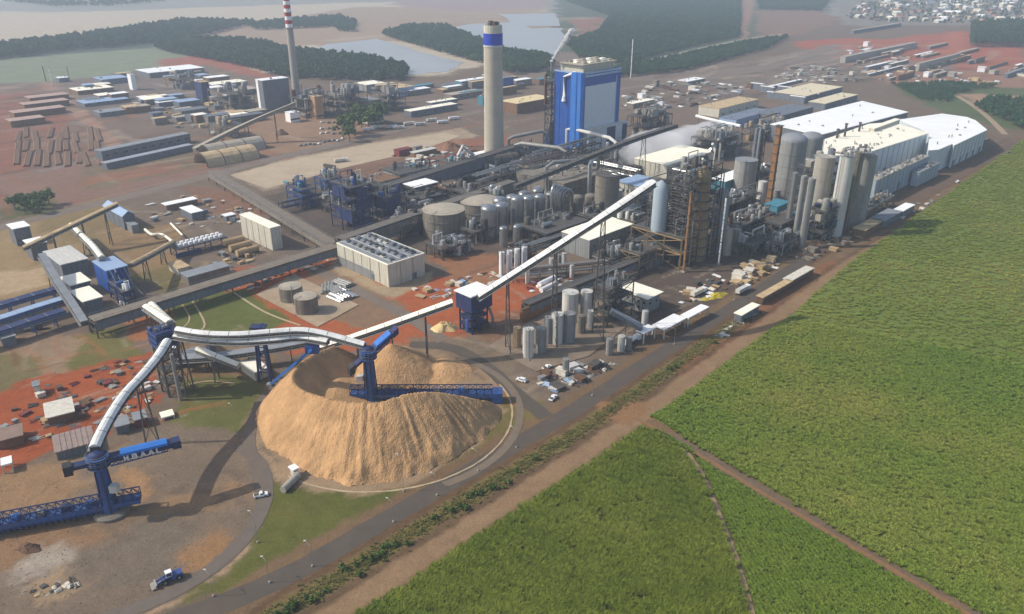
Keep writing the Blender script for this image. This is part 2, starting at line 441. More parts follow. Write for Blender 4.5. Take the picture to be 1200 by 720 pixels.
# drives round the tank farm, dark yard under the digester
paint([(470, 398), (560, 395), (640, 400), (720, 350), (700, 380), (600, 430), (640, 470), (610, 470), (560, 430), (500, 412)], (134, 118, 98), 3, 4)
paint([(700, 345), (790, 305), (870, 300), (930, 285), (950, 292), (880, 330), (800, 385), (750, 400), (735, 370)], (98, 86, 76), 3, 4)
paint([(545, 385), (640, 352), (690, 320), (760, 300), (720, 345), (620, 400), (560, 400)], (140, 106, 82), 3, 4, 0.8)
paint([(300, 235), (390, 200), (560, 170), (690, 180), (740, 200), (720, 250), (600, 300), (480, 300), (400, 285), (330, 275)], (94, 86, 78), 3, 4, 0.9)
paint([(380, 195), (520, 176), (600, 170), (610, 185), (470, 215), (400, 210)], (140, 106, 84), 3, 4, 0.8)
paint([(740, 120), (880, 100), (960, 110), (900, 160), (770, 190)], (130, 112, 98), 3, 5, 0.8)
paint([(940, 290), (1000, 260), (1100, 205), (1185, 160), (1195, 172), (1090, 235), (980, 310), (950, 318)], (112, 92, 76), 2, 3)
def streaks(px_poly, n, dirs, length, width, cols, seed, op=.5):
    """wheel tracks, scraped strips and spills crossing a yard"""
    r = random.Random(seed); poly = np.array(W(px_poly)); lo, hi = poly.min(0), poly.max(0); k = 0
    while k < n:
        x, y = r.uniform(lo[0], hi[0]), r.uniform(lo[1], hi[1])
        if not inside(np.array([x]), np.array([y]), poly)[0]: continue
        a = R(r.choice(dirs) + r.gauss(0, 7)); l = r.uniform(*length); b = a + r.gauss(0, .25)
        q = [(x, y, 0), (x + l * .5 * math.cos(a), y + l * .5 * math.sin(a), 0), (x + l * .5 * (math.cos(a) + math.cos(b)), y + l * .5 * (math.sin(a) + math.sin(b)), 0)]
        wd = r.uniform(*width); paint(line_poly(q, wd, True), r.choice(cols), wd * .25, wd * .25, op * r.uniform(.5, 1), True); k += 1
DK, PL, RD = (96, 84, 74), (176, 158, 136), (158, 104, 78)
streaks([(-100, 110), (60, 98), (230, 82), (330, 128), (250, 165), (120, 190), (-100, 230)], 120, (50, 58, 140), (30, 130), (4, 14), [DK, DK, PL, RD, (124, 114, 106), (150, 140, 130)], 1, .6)
streaks([(720, 125), (760, 92), (960, 62), (1010, 100), (900, 120), (780, 140)], 90, (30, 45, 55), (50, 200), (4, 12), [DK, DK, PL, (120, 104, 92)], 2, .6)
streaks([(940, 60), (1000, 46), (1200, 66), (1200, 100), (1020, 96)], 50, (0, 15, 40), (60, 220), (6, 16), [DK, PL, RD, (180, 110, 80)], 3, .6)
streaks([(0, 205), (240, 175), (420, 150), (560, 120), (600, 160), (420, 190), (240, 215), (0, 262)], 70, (45, 55, 135), (20, 90), (2, 6), [DK, PL, RD, (112, 100, 88)], 4, .5)
streaks([(0, 300), (120, 250), (300, 230), (330, 300), (120, 380), (0, 400)], 60, (45, 60, 135), (12, 50), (1.2, 4), [DK, PL, (168, 146, 108), (120, 108, 78)], 5, .5)
streaks([(300, 250), (420, 200), (640, 170), (760, 210), (740, 300), (560, 330), (400, 300)], 80, (45, 135), (12, 50), (1.2, 4), [DK, (78, 72, 66), (140, 112, 90)], 6, .5)
streaks([(460, 400), (640, 340), (780, 300), (930, 285), (800, 385), (690, 450), (600, 470)], 80, (45, 135, 30), (10, 40), (.8, 2.6), [DK, PL, (120, 88, 66)], 7, .5)
streaks([(0, 430), (190, 400), (320, 400), (300, 440), (130, 530), (0, 550)], 70, (30, 45, 130), (8, 36), (.8, 2.4), [(120, 66, 42), (176, 112, 74), PL], 8, .5)
streaks([(350, 30), (640, 10), (640, 45), (480, 48), (330, 56)], 14, (10, 170, 40), (150, 400), (20, 60), [(182, 166, 142), (150, 128, 106), (196, 180, 156)], 9, .5)
# beside the long road: verge, ditch bank, dirt track and cane headlands (straight strips on the mill grid)
def strip(n0, n1, u0=-60, u1=1000):
    q = lambda u, n: ((u + n) / math.sqrt(2), (u - n) / math.sqrt(2))
    ub = np.linspace(u0, u1, 40)
    sh = lambda u: -max(0, u - 190) * 0.055 + max(0, u - 430) * 0.05       # the road bends a little
    return [q(u, n0 + sh(u)) for u in ub] + [q(u, n1 + sh(u)) for u in ub[::-1]]
paint(strip(-172, -126), (128, 104, 78), 2, 1.5, 1, True)
paint(strip(-160.5, -157.5), (108, 84, 60), 0.8, 0.8, 0.9, True)
paint(strip(-157, -150.5, -60, 330), (124, 112, 66), 1, 1.2, 1, True)
paint(strip(-155.5, -152, -60, 330), (112, 104, 58), 1, 1.5, 0.8, True)
paint(strip(-154, -143, 250, 420), (146, 98, 68), 1.5, 2, 0.8, True)
paint(strip(-150, -147.4), (104, 84, 62), 0.7, 0.8, 0.8, True)
paint(strip(-146.8, -139.5), (152, 124, 94), 1, 0.8, 1, True)
paint([(700, 470), (760, 470), (745, 500), (705, 495)], (150, 114, 80), 2, 2)

me = bpy.data.meshes.new('ground')
nx, ny = len(gx), len(gy)
co = np.zeros((fx_.size, 3), np.float32); co[:, 0] = fx_; co[:, 1] = fy_
idx = np.arange(fx_.size).reshape(ny, nx)
quads = np.stack([idx[:-1, :-1], idx[:-1, 1:], idx[1:, 1:], idx[1:, :-1]], -1).reshape(-1, 4)
me.vertices.add(len(co)); me.vertices.foreach_set('co', co.ravel())
me.loops.add(quads.size); me.loops.foreach_set('vertex_index', quads.ravel().astype(np.int32))
me.polygons.add(len(quads)); me.polygons.foreach_set('loop_start', np.arange(0, quads.size, 4, dtype=np.int32))
me.update(calc_edges=True)
at = me.color_attributes.new('soil', 'FLOAT_COLOR', 'POINT')
ca = np.ones((fx_.size, 4), np.float32); ca[:, :3] = gcol
at.data.foreach_set('color', ca.ravel())
def ground_mat():
    m = bpy.data.materials.new('ground_soil'); m.use_nodes = True
    n = m.node_tree; N = n.nodes; L = n.links; b = N['Principled BSDF']
    b.inputs['Roughness'].default_value = 0.95; b.inputs['Specular IOR Level'].default_value = 0.1
    a = N.new('ShaderNodeAttribute'); a.attribute_name = 'soil'
    geo = N.new('ShaderNodeNewGeometry')
    prev = None
    for s, lo, hi, det in ((0.035, 0.86, 1.10, 8), (0.22, 0.84, 1.12, 10), (1.3, 0.74, 1.2, 10)):
        t = N.new('ShaderNodeTexNoise'); t.inputs['Scale'].default_value = s; t.inputs['Detail'].default_value = det; t.inputs['Roughness'].default_value = 0.7
        L.new(geo.outputs['Position'], t.inputs['Vector'])
        r = N.new('ShaderNodeMapRange'); r.inputs[1].default_value = 0.3; r.inputs[2].default_value = 0.7; r.inputs[3].default_value = lo; r.inputs[4].default_value = hi
        L.new(t.outputs['Fac'], r.inputs[0])
        if prev is None: prev = r.outputs[0]
        else:
            k = N.new('ShaderNodeMath'); k.operation = 'MULTIPLY'; L.new(prev, k.inputs[0]); L.new(r.outputs[0], k.inputs[1]); prev = k.outputs[0]
    v = N.new('ShaderNodeVectorMath'); v.operation = 'SCALE'
    L.new(a.outputs['Color'], v.inputs[0]); L.new(prev, v.inputs['Scale'])
    # reddish earth tracked over everything in faint patches
    t = N.new('ShaderNodeTexNoise'); t.inputs['Scale'].default_value = 0.06; t.inputs['Detail'].default_value = 9; t.inputs['Roughness'].default_value = 0.75
    mp = N.new('ShaderNodeMapping'); mp.inputs['Location'].default_value = (40, 90, 0)
    L.new(geo.outputs['Position'], mp.inputs[0]); L.new(mp.outputs[0], t.inputs['Vector'])
    r = N.new('ShaderNodeMapRange'); r.inputs[1].default_value = 0.5; r.inputs[2].default_value = 0.75; r.inputs[4].default_value = 0.2
    L.new(t.outputs['Fac'], r.inputs[0])
    mx = N.new('ShaderNodeMix'); mx.data_type = 'RGBA'; mx.inputs['B'].default_value = (*lin((156, 118, 88)), 1)
    L.new(r.outputs[0], mx.inputs['Factor']); L.new(v.outputs[0], mx.inputs['A'])
    L.new(mx.outputs['Result'], b.inputs['Base Color'])
    bp = N.new('ShaderNodeBump'); bp.inputs['Strength'].default_value = 0.5; bp.inputs['Distance'].default_value = 0.4
    t5 = N.new('ShaderNodeTexNoise'); t5.inputs['Scale'].default_value = 0.7; t5.inputs['Detail'].default_value = 8
    L.new(geo.outputs['Position'], t5.inputs['Vector']); L.new(t5.outputs['Fac'], bp.inputs['Height']); L.new(bp.outputs[0], b.inputs['Normal'])
    return m
me.materials.append(ground_mat())
ground = bpy.data.objects.new('ground', me); COL.objects.link(ground)
tag(ground, 'red and brown earth of the mill site and country beyond', kind='structure')

# ------------------------------------------------------------------ roads, tracks, ponds
ASPH = M('road_asphalt', (88, 80, 71), 0.9, var=0.14, scale=0.15, dirt=0.25)
DUSTY = M('dusty_road', (120, 108, 96), 0.95, var=0.14, scale=0.12, dirt=0.35)
GRAVEL = M('gravel_path', (158, 138, 112), 0.95, var=0.2, scale=0.4)
PAVE = M('pale_paving', (178, 160, 134), 0.9, var=0.12, scale=0.1, dirt=0.2)
KERB = M('kerb_stone', (178, 158, 126), 0.9, var=0.15, scale=0.5)
zlay = [0.02]
def ribbon(name, label, pts, width, mat, n=8, world=False, kind='structure', wob=0.0):
    p = smooth_line([Vector((*q, 0)) if world else S(*q) for q in pts], n)
    mb = MB(); vs = []
    zlay[0] += 0.012
    for i in range(len(p)):
        t = (p[min(i + 1, len(p) - 1)] - p[max(i - 1, 0)]); t.z = 0; t.normalize(); a = Vector((t.y, -t.x, 0))
        w0 = width / 2 + rng.uniform(-wob, wob); w1 = width / 2 + rng.uniform(-wob, wob)
        vs += [p[i] - a * w0 + Vector((0, 0, zlay[0])), p[i] + a * w1 + Vector((0, 0, zlay[0]))]
    mb.add(vs, [(2 * i, 2 * i + 1, 2 * i + 3, 2 * i + 2) for i in range(len(p) - 1)])
    return tag(mb.build(name, mat), label, kind=kind)
def un(u, n): return ((u + n) / math.sqrt(2), (u - n) / math.sqrt(2))
RSH = lambda u: -max(0, u - 190) * 0.055 + max(0, u - 430) * 0.05
ribbon('road', 'long asphalt road between the mill and the cane fields', [un(u, -164 + RSH(u) - max(0, 70 - u) * 0.28) for u in range(-20, 470, 20)], 7.6, ASPH, 3, True, wob=0.15)
ribbon('road', 'dusty haul road along the far end of the cane field', [un(u, -164 + RSH(u)) for u in range(450, 860, 25)], 11, M('haul_road', (104, 84, 68), 0.95, var=0.2, scale=0.1), 3, True, wob=0.5)
ribbon('road', 'dusty road crossing behind the wood yard and boiler house', [(-60, 282), (60, 252), (160, 228), (245, 206), (330, 184), (420, 164), (520, 140), (640, 116), (760, 100), (880, 84), (960, 62)], 13, DUSTY, 6, wob=0.3)
ribbon('road', 'grey service road climbing from the road past tanks', [(640, 489), (606, 462), (570, 430), (530, 408), (480, 404)], 6.5, ASPH, 6, wob=0.2)
ribbon('road', 'service road between white cooling building and red earth', [(330, 300), (390, 326), (440, 352), (480, 372), (520, 400)], 7, DUSTY, 6, wob=0.2)
ribbon('path', 'curved perimeter path on the outer edge of the empty chip yard', [(C2[0] + 45.6 * math.cos(R(a)), C2[1] + 45.6 * math.sin(R(a))) for a in range(-75, 60, 8)], 4.6, M('yard_path', (108, 98, 88), 0.95, var=0.12, scale=0.3), 3, True, wob=0.1)
ribbon('path', 'ring path circling the foot of the chip pile', [(PC[0] + 50.5 * math.cos(R(a)), PC[1] + 50.5 * math.sin(R(a))) for a in range(300, 425, 8)], 3.0, M('ring_path', (120, 106, 90), 0.95, var=0.12, scale=0.3), 3, True, wob=0.1)
ribbon('path', 'pale edging strip round the foot of the chip pile', [(PC[0] + 47.6 * math.cos(R(a)), PC[1] + 47.6 * math.sin(R(a))) for a in range(235, 395, 8)], 0.7, KERB, 3, True, wob=0.15)
ribbon('path', 'grey brown path curving past the left foot of chip pile', [(348, 432), (318, 456), (298, 490), (292, 520), (300, 548), (306, 575)], 4.2, M('side_path', (110, 98, 86), 0.95, var=0.12, scale=0.3), 6, wob=0.1)
ribbon('path', 'narrow earth track between the two front cane fields', [(800, 524), (822, 556), (842, 604), (862, 655), (884, 730)], 1.8, M('cane_track', (158, 134, 104), 0.95, var=0.2, scale=0.6), 6, wob=0.2)
ribbon('path', 'red earth track along the edge of the wide cane field', [(745, 490), (800, 522), (880, 570), (1000, 642), (1100, 700), (1170, 742)], 1.7, M('red_track', (132, 100, 68), 0.95, var=0.2, scale=0.6), 6, wob=0.3)
ribbon('path', 'thin concrete edging of the lawn beside the junction tower', [(222, 348), (240, 380), (226, 392)], 0.9, KERB, 5)
ribbon('path', 'second thin edging strip on the lawn near the junction tower', [(205, 345), (222, 372), (214, 385)], 0.7, KERB, 5)
ribbon('path', 'pale worn footpath across the dry lawn below junction tower', [(218, 452), (245, 447), (275, 450)], 1.0, GRAVEL, 5)
ribbon('path', 'white kerb line along red earth by twin tanks', [(272, 342), (310, 366), (352, 382)], 1.2, KERB, 5)
ribbon('path', 'dirt road along the far side of the wide stand', [(740, 76), (800, 62), (870, 47), (920, 40)], 12, M('far_track', (150, 140, 120), 0.95), 4)
ribbon('path', 'worn track running through scrub beyond white warehouses', [(1120, 112), (1140, 124), (1160, 140), (1178, 158)], 6, GRAVEL, 4)
def sheet(name, label, pts, mat, kind='structure', world=False, wob=0.0, z=None):
    p = [Vector((*q, 0)) if world else S(*q) for q in pts]
    zlay[0] += 0.012
    zz = zlay[0] if z is None else z
    q = []
    for i in range(len(p)):
        a, b = p[i], p[(i + 1) % len(p)]
        k = 4 if wob else 1
        for j in range(k):
            r = a.lerp(b, j / k)
            q.append(Vector((r.x + rng.uniform(-wob, wob), r.y + rng.uniform(-wob, wob), zz)))
    mb = MB(); mb.poly(q); return tag(mb.build(name, mat), label, kind=kind)
WATER = M('pond_water', (160, 162, 160), 0.35, var=0.08, scale=0.01, spec=0.5)
sheet('water', 'wide grey settling pond behind the dark woods', [(340, 66), (384, 52), (440, 46), (478, 56), (540, 74), (524, 84), (480, 88), (430, 84), (380, 78)], WATER, wob=6)
sheet('water', 'long grey pond behind the concrete stack', [(520, 34), (556, 28), (604, 26), (640, 40), (664, 50), (650, 64), (610, 60), (570, 46)], WATER, wob=6)
sheet('water', 'small far pond beside the plantation edge', [(586, 17), (652, 16), (658, 31), (604, 31)], WATER, wob=5)
sheet('water', 'narrow pond strip in front of the far pond', [(616, 34), (658, 33), (664, 48), (644, 46)], WATER, wob=5)
sheet('pavement', 'pale concrete yard beyond the pipe racks', [(270, 206), (330, 190), (430, 170), (520, 156), (540, 160), (490, 178), (408, 196), (312, 222)], PAVE, wob=0.6)
sheet('pavement', 'pale concrete slab under the twin flat tanks', [(300, 346), (345, 322), (420, 358), (372, 384)], M('slab', (168, 148, 122), 0.9, var=0.15, scale=0.2, dirt=0.3), wob=0.2)
sheet('pavement', 'concrete slab under the tall white tank farm', [(572, 406), (640, 366), (712, 336), (748, 372), (690, 418), (628, 436)], M('slab2', (136, 120, 102), 0.9, var=0.2, scale=0.2, dirt=0.4), wob=0.2)
# ------------------------------------------------------------------ foliage and cane
def leaf_mat(name, cols, rough=0.7, scale=0.02, trans=0.0, base=None, basez=0.8, rnd=(0.8, 1.15)):
    m = bpy.data.materials.new(name); m.use_nodes = True
    n = m.node_tree; N = n.nodes; L = n.links; b = N['Principled BSDF']
    b.inputs['Roughness'].default_value = rough; b.inputs['Specular IOR Level'].default_value = 0.15
    geo = N.new('ShaderNodeNewGeometry')
    t = N.new('ShaderNodeTexNoise'); t.inputs['Scale'].default_value = scale; t.inputs['Detail'].default_value = 9; t.inputs['Roughness'].default_value = 0.72
    L.new(geo.outputs['Position'], t.inputs['Vector'])
    cr = N.new('ShaderNodeValToRGB')
    e = cr.color_ramp.elements
    e[0].position = 0.36; e[0].color = (*lin(cols[0]), 1); e[1].position = 0.64; e[1].color = (*lin(cols[-1]), 1)
    for i, c in enumerate(cols[1:-1]):
        k = e.new(0.36 + 0.28 * (i + 1) / (len(cols) - 1)); k.color = (*lin(c), 1)
    L.new(t.outputs['Fac'], cr.inputs[0])
    oi = N.new('ShaderNodeObjectInfo')
    r = N.new('ShaderNodeMapRange'); r.inputs[3].default_value = rnd[0]; r.inputs[4].default_value = rnd[1]
    L.new(oi.outputs['Random'], r.inputs[0])
    v = N.new('ShaderNodeVectorMath'); v.operation = 'SCALE'
    L.new(cr.outputs[0], v.inputs[0]); L.new(r.outputs[0], v.inputs['Scale'])
    out = v.outputs[0]
    if base:
        tc = N.new('ShaderNodeSeparateXYZ'); L.new(geo.outputs['Position'], tc.inputs[0])
        q = N.new('ShaderNodeMapRange'); q.inputs[1].default_value = 0.0; q.inputs[2].default_value = basez; q.inputs[3].default_value = 1; q.inputs[4].default_value = 0
        L.new(tc.outputs['Z'], q.inputs[0])
        mx = N.new('ShaderNodeMix'); mx.data_type = 'RGBA'; mx.inputs['B'].default_value = (*lin(base), 1)
        L.new(q.outputs[0], mx.inputs['Factor']); L.new(out, mx.inputs['A']); out = mx.outputs['Result']
    L.new(out, b.inputs['Base Color'])
    return m
def raw_mesh(name, vs, fs, mat):
    me = bpy.data.meshes.new(name); me.from_pydata(vs, [], fs); me.materials.append(mat); return me
def cane_tuft(name, mat, seed, h, nb, spread, wid):
    r = random.Random(seed); vs, fs = [], []
    for i in range(nb):
        a = r.uniform(0, 6.283); d = r.uniform(0.1, spread); hh = h * r.uniform(0.75, 1.1); lean = r.uniform(0.25, 0.75) * h
        bx, by = r.uniform(-.35, .35) * spread, r.uniform(-.35, .35) * spread
        ca, sa = math.cos(a), math.sin(a); wv = wid * r.uniform(0.7, 1.2)
        k = len(vs)
        for t, ww in ((0, 0.6), (0.45, 1.0), (0.8, 0.8), (1.0, 0.1)):
            rr = lean * t * t; z = hh * (t - 0.32 * t ** 3)
            for sgn in (-1, 1):
                vs.append((bx + ca * rr - sa * wv * ww * sgn, by + sa * rr + ca * wv * ww * sgn, z))
        fs += [(k, k + 1, k + 3, k + 2), (k + 2, k + 3, k + 5, k + 4), (k + 4, k + 5, k + 7, k + 6)]
    return raw_mesh(name, vs, fs, mat)
def gn_scatter(name, label, pts, meshes, smin, smax, kind='stuff', parent_mesh_mat=None, cat=None):
    """one object whose points carry copies of the given meshes"""
    c = bpy.data.collections.new(name + '_kit')
    for i, m_ in enumerate(meshes):
        o = bpy.data.objects.new(name + '_kit', m_); c.objects.link(o)
    me = bpy.data.meshes.new(name)
    P = np.asarray(pts, np.float32)
    me.vertices.add(len(P)); me.vertices.foreach_set('co', P.ravel()); me.update()
    ob = bpy.data.objects.new(name, me); COL.objects.link(ob); tag(ob, label, cat, kind=kind)
    g = bpy.data.node_groups.new(name, 'GeometryNodeTree')
    g.interface.new_socket('Geometry', in_out='INPUT', socket_type='NodeSocketGeometry')
    g.interface.new_socket('Geometry', in_out='OUTPUT', socket_type='NodeSocketGeometry')
    N = g.nodes; L = g.links
    gi = N.new('NodeGroupInput'); go = N.new('NodeGroupOutput')
    ci = N.new('GeometryNodeCollectionInfo'); ci.inputs['Collection'].default_value = c
    ci.inputs['Separate Children'].default_value = True; ci.inputs['Reset Children'].default_value = True
    ip = N.new('GeometryNodeInstanceOnPoints'); ip.inputs['Pick Instance'].default_value = True
    rv = N.new('FunctionNodeRandomValue'); rv.data_type = 'FLOAT_VECTOR'
    rv.inputs[0].default_value = (-0.06, -0.06, 0); rv.inputs[1].default_value = (0.06, 0.06, 6.283)
    rs = N.new('FunctionNodeRandomValue'); rs.data_type = 'FLOAT'; rs.inputs['Seed'].default_value = 4
    rs.inputs[2].default_value = smin; rs.inputs[3].default_value = smax
    L.new(gi.outputs[0], ip.inputs['Points']); L.new(ci.outputs[0], ip.inputs['Instance'])
    L.new(rv.outputs[0], ip.inputs['Rotation']); L.new(rs.outputs[1], ip.inputs['Scale'])
    L.new(ip.outputs[0], go.inputs[0])
    md = ob.modifiers.new('scatter', 'NODES'); md.node_group = g
    return ob
def pts_in(poly, n, z=0.0, dens=None):
    poly = np.asarray(poly); lo, hi = poly.min(0), poly.max(0); out = []
    tot = 0
    while tot < n:
        q = nrg.random((n * 2, 2)) * (hi - lo) + lo
        k = inside(q[:, 0], q[:, 1], poly)
        if dens is not None: k &= nrg.random(len(q)) < dens(q[:, 0], q[:, 1])
        q = q[k]; out.append(q); tot += len(q)
    q = np.concatenate(out)[:n]
    return np.column_stack([q, np.full(len(q), z)])
def in_rows(P, sp, deg, jit):
    """draw the plants into planting rows"""
    a = R(deg); nx_, ny_ = -math.sin(a), math.cos(a)
    d = P[:, 0] * nx_ + P[:, 1] * ny_; q = np.round(d / sp) * sp + nrg.normal(0, jit, len(P)) - d
    P = P.copy(); P[:, 0] += q * nx_; P[:, 1] += q * ny_; return P
CANE1 = leaf_mat('cane_leaf_front', [(94, 110, 30), (108, 120, 38), (124, 130, 48)], scale=0.03, base=(96, 84, 48), basez=0.8, rnd=(.8, 1.15))
CANE2 = leaf_mat('cane_leaf_young', [(96, 120, 34), (106, 126, 40), (116, 130, 46)], scale=0.03)
CANE3 = leaf_mat('cane_leaf_wide', [(106, 130, 44), (120, 136, 50), (142, 144, 64)], scale=0.012, base=(150, 112, 70), basez=0.6, rnd=(0.9, 1.08))
CFLOOR = M('cane_floor', (88, 90, 36), 0.95, var=0.3, scale=0.2)
CFLOOR3 = M('cane_floor_wide', (100, 114, 44), 0.95, var=0.2, scale=0.08)
eA = [un(u, -137.5 + RSH(u)) for u in (40, 75, 100, 130, 160, 190, 206)]
fieldA = eA + W([(790, 522), (818, 556), (838, 604), (858, 655), (878, 730)]) + [(55, 110), (-80, 110)]
fieldB = W([(762, 500), (830, 546), (900, 588), (1000, 648), (1090, 700), (1160, 742)]) + [(118, 110), (68, 110)] + W([(890, 730), (868, 655), (848, 604), (828, 556), (806, 524)])
fieldC = [un(u, -138.5 + RSH(u)) for u in (222, 260, 300, 340)] + [un(u, -139.5 + RSH(u) - max(0, u - 340) * 0.045) for u in (370, 400, 430, 470, 520, 600, 700, 830, 980)] + [(760, 720), (760, 90), (175, 90)] + W([(1180, 735), (1108, 696), (1006, 636), (884, 562), (804, 514), (762, 488)])
def field(name, label, poly, mat, z):
    zlay[0] += 0.01
    mb = MB(); mb.poly([(x, y, z) for x, y in poly]); o = mb.build(name, mat)
    bm = bmesh.new(); bm.from_mesh(o.data); bmesh.ops.triangulate(bm, faces=bm.faces); bm.to_mesh(o.data); bm.free()
    return tag(o, label, kind='structure')
field('field', 'soil and leaf litter under the front cane field', fieldA, CFLOOR, 0.12)
field('field', 'soil under the narrow wedge of young cane', fieldB, CFLOOR, 0.14)
field('field', 'soil and litter under the wide cane field', fieldC, CFLOOR3, 0.16)
kA = [cane_tuft('cane_tuft', CANE1, s, 2.0, 14, 0.8, 0.10) for s in (1, 2, 3, 4)]
kB = [cane_tuft('young_cane_tuft', CANE2, s, 0.9, 16, 0.9, 0.10) for s in (5, 6, 7)]
kC = [cane_tuft('tall_cane_tuft', CANE3, s, 1.5, 18, 0.85, 0.10) for s in (8, 9, 10, 11)]
kD = [cane_tuft('far_cane_tuft', CANE3, s, 1.15, 34, 2.6, 0.15) for s in (12, 13, 14)]
gapA = lambda x, y: 0.55 + 0.6 * (vnoise(x, y, 5, 21) > 0.28)
gn_scatter('cane_leaves', 'mid green sugar cane leaves of the front field', in_rows(pts_in(fieldA, 26000, 0.1, lambda x, y: np.where(vnoise(x, y, 3.2, 21) > 0.2, 1.0, 0.25)), 1.5, 62, .28), kA, 0.75, 1.25, cat='cane')
gn_scatter('young_cane_leaves', 'smooth young cane leaves of the narrow wedge', in_rows(pts_in(fieldB, 17000, 0.1), 1.3, 100, .2), kB, 0.7, 1.2, cat='cane')
nearC = lambda x, y: (np.hypot(x, y) < 360) * np.where(vnoise(x, y, 2.4, 22) > 0.13, 1.0, 0.25)
gn_scatter('tall_cane_leaves', 'yellowish green cane leaves in the wide field', in_rows(pts_in(fieldC, 92000, 0.1, nearC), 1.5, 128, .42), kC, 0.7, 1.2, cat='cane')
farC = lambda x, y: (np.hypot(x, y) > 340) * 1.0
gn_scatter('far_cane_leaves', 'cane leaves in the far reach of the wide field', pts_in(fieldC, 70000, 0.0, farC), kD, 0.7, 1.15, cat='cane')

# ------------------------------------------------------------------ trees
BARK = M('bark', (104, 84, 66), 0.9, var=0.3, scale=1.0)
LEAFD = leaf_mat('leaf_dark', [(34, 66, 40), (52, 86, 50), (72, 104, 62)], scale=0.05)
LEAFM = leaf_mat('leaf_mid', [(56, 78, 36), (74, 98, 46), (98, 116, 62)], scale=0.2)
def crown_mesh(name, mat, seed, rx, rz, zc, nclump, nleaf, ls):
    r = random.Random(seed); vs, fs = [], []
    cl = []
    for i in range(nclump):
        a = r.uniform(0, 6.283); e = math.asin(r.uniform(-0.7, 1)); d = r.uniform(0.45, 0.95)
        cl.append((rx * d * math.cos(a) * math.cos(e), rx * d * math.sin(a) * math.cos(e), zc + rz * d * math.sin(e), r.uniform(0.22, 0.42) * rx))
    for (x, y, z, cr) in cl:
        for i in range(nleaf):
            v = Vector((r.gauss(0, 1), r.gauss(0, 1), r.gauss(0, 1))).normalized()
            p = Vector((x, y, z)) + v * cr * r.uniform(0.6, 1.05)
            nrm = (v + Vector((r.uniform(-.6, .6), r.uniform(-.6, .6), r.uniform(0, .7)))).normalized()
            a = nrm.orthogonal().normalized(); b = nrm.cross(a); q = r.uniform(0, 6.283)
            a, b = a * math.cos(q) + b * math.sin(q), b * math.cos(q) - a * math.sin(q)
            s1 = ls * r.uniform(0.6, 1.3); s2 = s1 * r.uniform(0.5, 0.8); k = len(vs)
            vs += [tuple(p - a * s1), tuple(p + b * s2 + nrm * s2 * .2), tuple(p + a * s1), tuple(p - b * s2 + nrm * s2 * .2)]
            fs.append((k, k + 1, k + 2, k + 3))
    return raw_mesh(name, vs, fs, mat)
def trunk_mesh(seed, h, r0, spread):
    r = random.Random(seed); mb = MB()
    mb.tube([(0, 0, 0), (0.1, 0, h * 0.45), (0.0, 0.15, h * 0.8)], [r0, r0 * 0.75, r0 * 0.35], 6)
    for i in range(5):
        a = r.uniform(0, 6.283); z = h * r.uniform(0.4, 0.7)
        mb.tube([(0, 0, z), (math.cos(a) * spread * .4, math.sin(a) * spread * .4, z + h * .12), (math.cos(a) * spread * .75, math.sin(a) * spread * .75, z + h * .25)], [r0 * .45, r0 * .3, r0 * .12], 5)
    return raw_mesh('trunk', [tuple(v) for v in mb.v], mb.f, BARK)
KTREE = [(crown_mesh('crown', LEAFM, 40 + i, 3.4, 2.6, 5.4, 16, 26, 0.62), trunk_mesh(40 + i, 6.5, 0.28, 3.0)) for i in range(3)]
KSHRUB = [(crown_mesh('crown', LEAFM, 60 + i, 1.3, 0.9, 1.0, 10, 16, 0.32), trunk_mesh(60 + i, 1.5, 0.08, 0.9)) for i in range(3)]
def tree(name, label, x, y, s, kit, group=None, cat='tree'):
    t = thing(name, label, cat, (x, y, 0), group)
    cm, tm = kit[rng.randrange(len(kit))]
    for nm, me_ in (('crown', cm), ('trunk', tm)):
        o = bpy.data.objects.new(nm, me_); COL.objects.link(o); o.parent = t
    t.scale = (s * rng.uniform(.9, 1.15), s * rng.uniform(.9, 1.15), s * rng.uniform(.85, 1.15)); t.rotation_euler = (0, 0, rng.uniform(0, 6.28))
    return t
def joined(cm, tm, name):
    vs = [tuple(v.co) for v in cm.vertices]; fs = [tuple(p.vertices) for p in cm.polygons]; k = len(vs); nf = len(fs)
    vs += [tuple(v.co) for v in tm.vertices]; fs += [tuple(i + k for i in p.vertices) for p in tm.polygons]
    me_ = raw_mesh(name, vs, fs, cm.materials[0]); me_.materials.append(BARK)
    me_.polygons.foreach_set('material_index', [0] * nf + [1] * (len(fs) - nf)); return me_
KW = []
for i in range(4):
    KW.append(joined(crown_mesh('wood_crown', LEAFD, 80 + i, 4.2, 4.4, 8.0, 14, 18, 1.15), trunk_mesh(80 + i, 9, 0.3, 2.5), 'wood_tree'))
KE = []
for i in range(3):
    KE.append(joined(crown_mesh('euc_crown', LEAFD, 90 + i, 2.6, 6.0, 11.0, 12, 16, 1.0), trunk_mesh(90 + i, 14, 0.25, 1.6), 'eucalyptus_tree'))
def wood(label, px_poly, n, kit=KW, s0=0.45, s1=1.15):
    n = int(n * 1.5)
    return gn_scatter('woods', label, pts_in(W(px_poly), n), kit, s0, s1, cat='wood')
wood('dark woods between the striped chimney and grey pond', [(182, 58), (200, 46), (300, 52), (345, 62), (400, 68), (440, 72), (478, 84), (474, 95), (430, 96), (380, 94), (330, 92), (300, 82), (240, 70), (205, 64)], 2400)
wood('long strip of dark woods behind the pale green field', [(-220, 62), (0, 56), (80, 46), (140, 38), (215, 26), (300, 28), (250, 40), (200, 50), (130, 56), (80, 60), (0, 70), (-220, 90)], 3000)
wood('thin clump of trees on the tan field', [(290, 31), (340, 26), (400, 22), (418, 28), (414, 38), (398, 38), (390, 32), (300, 36)], 700)
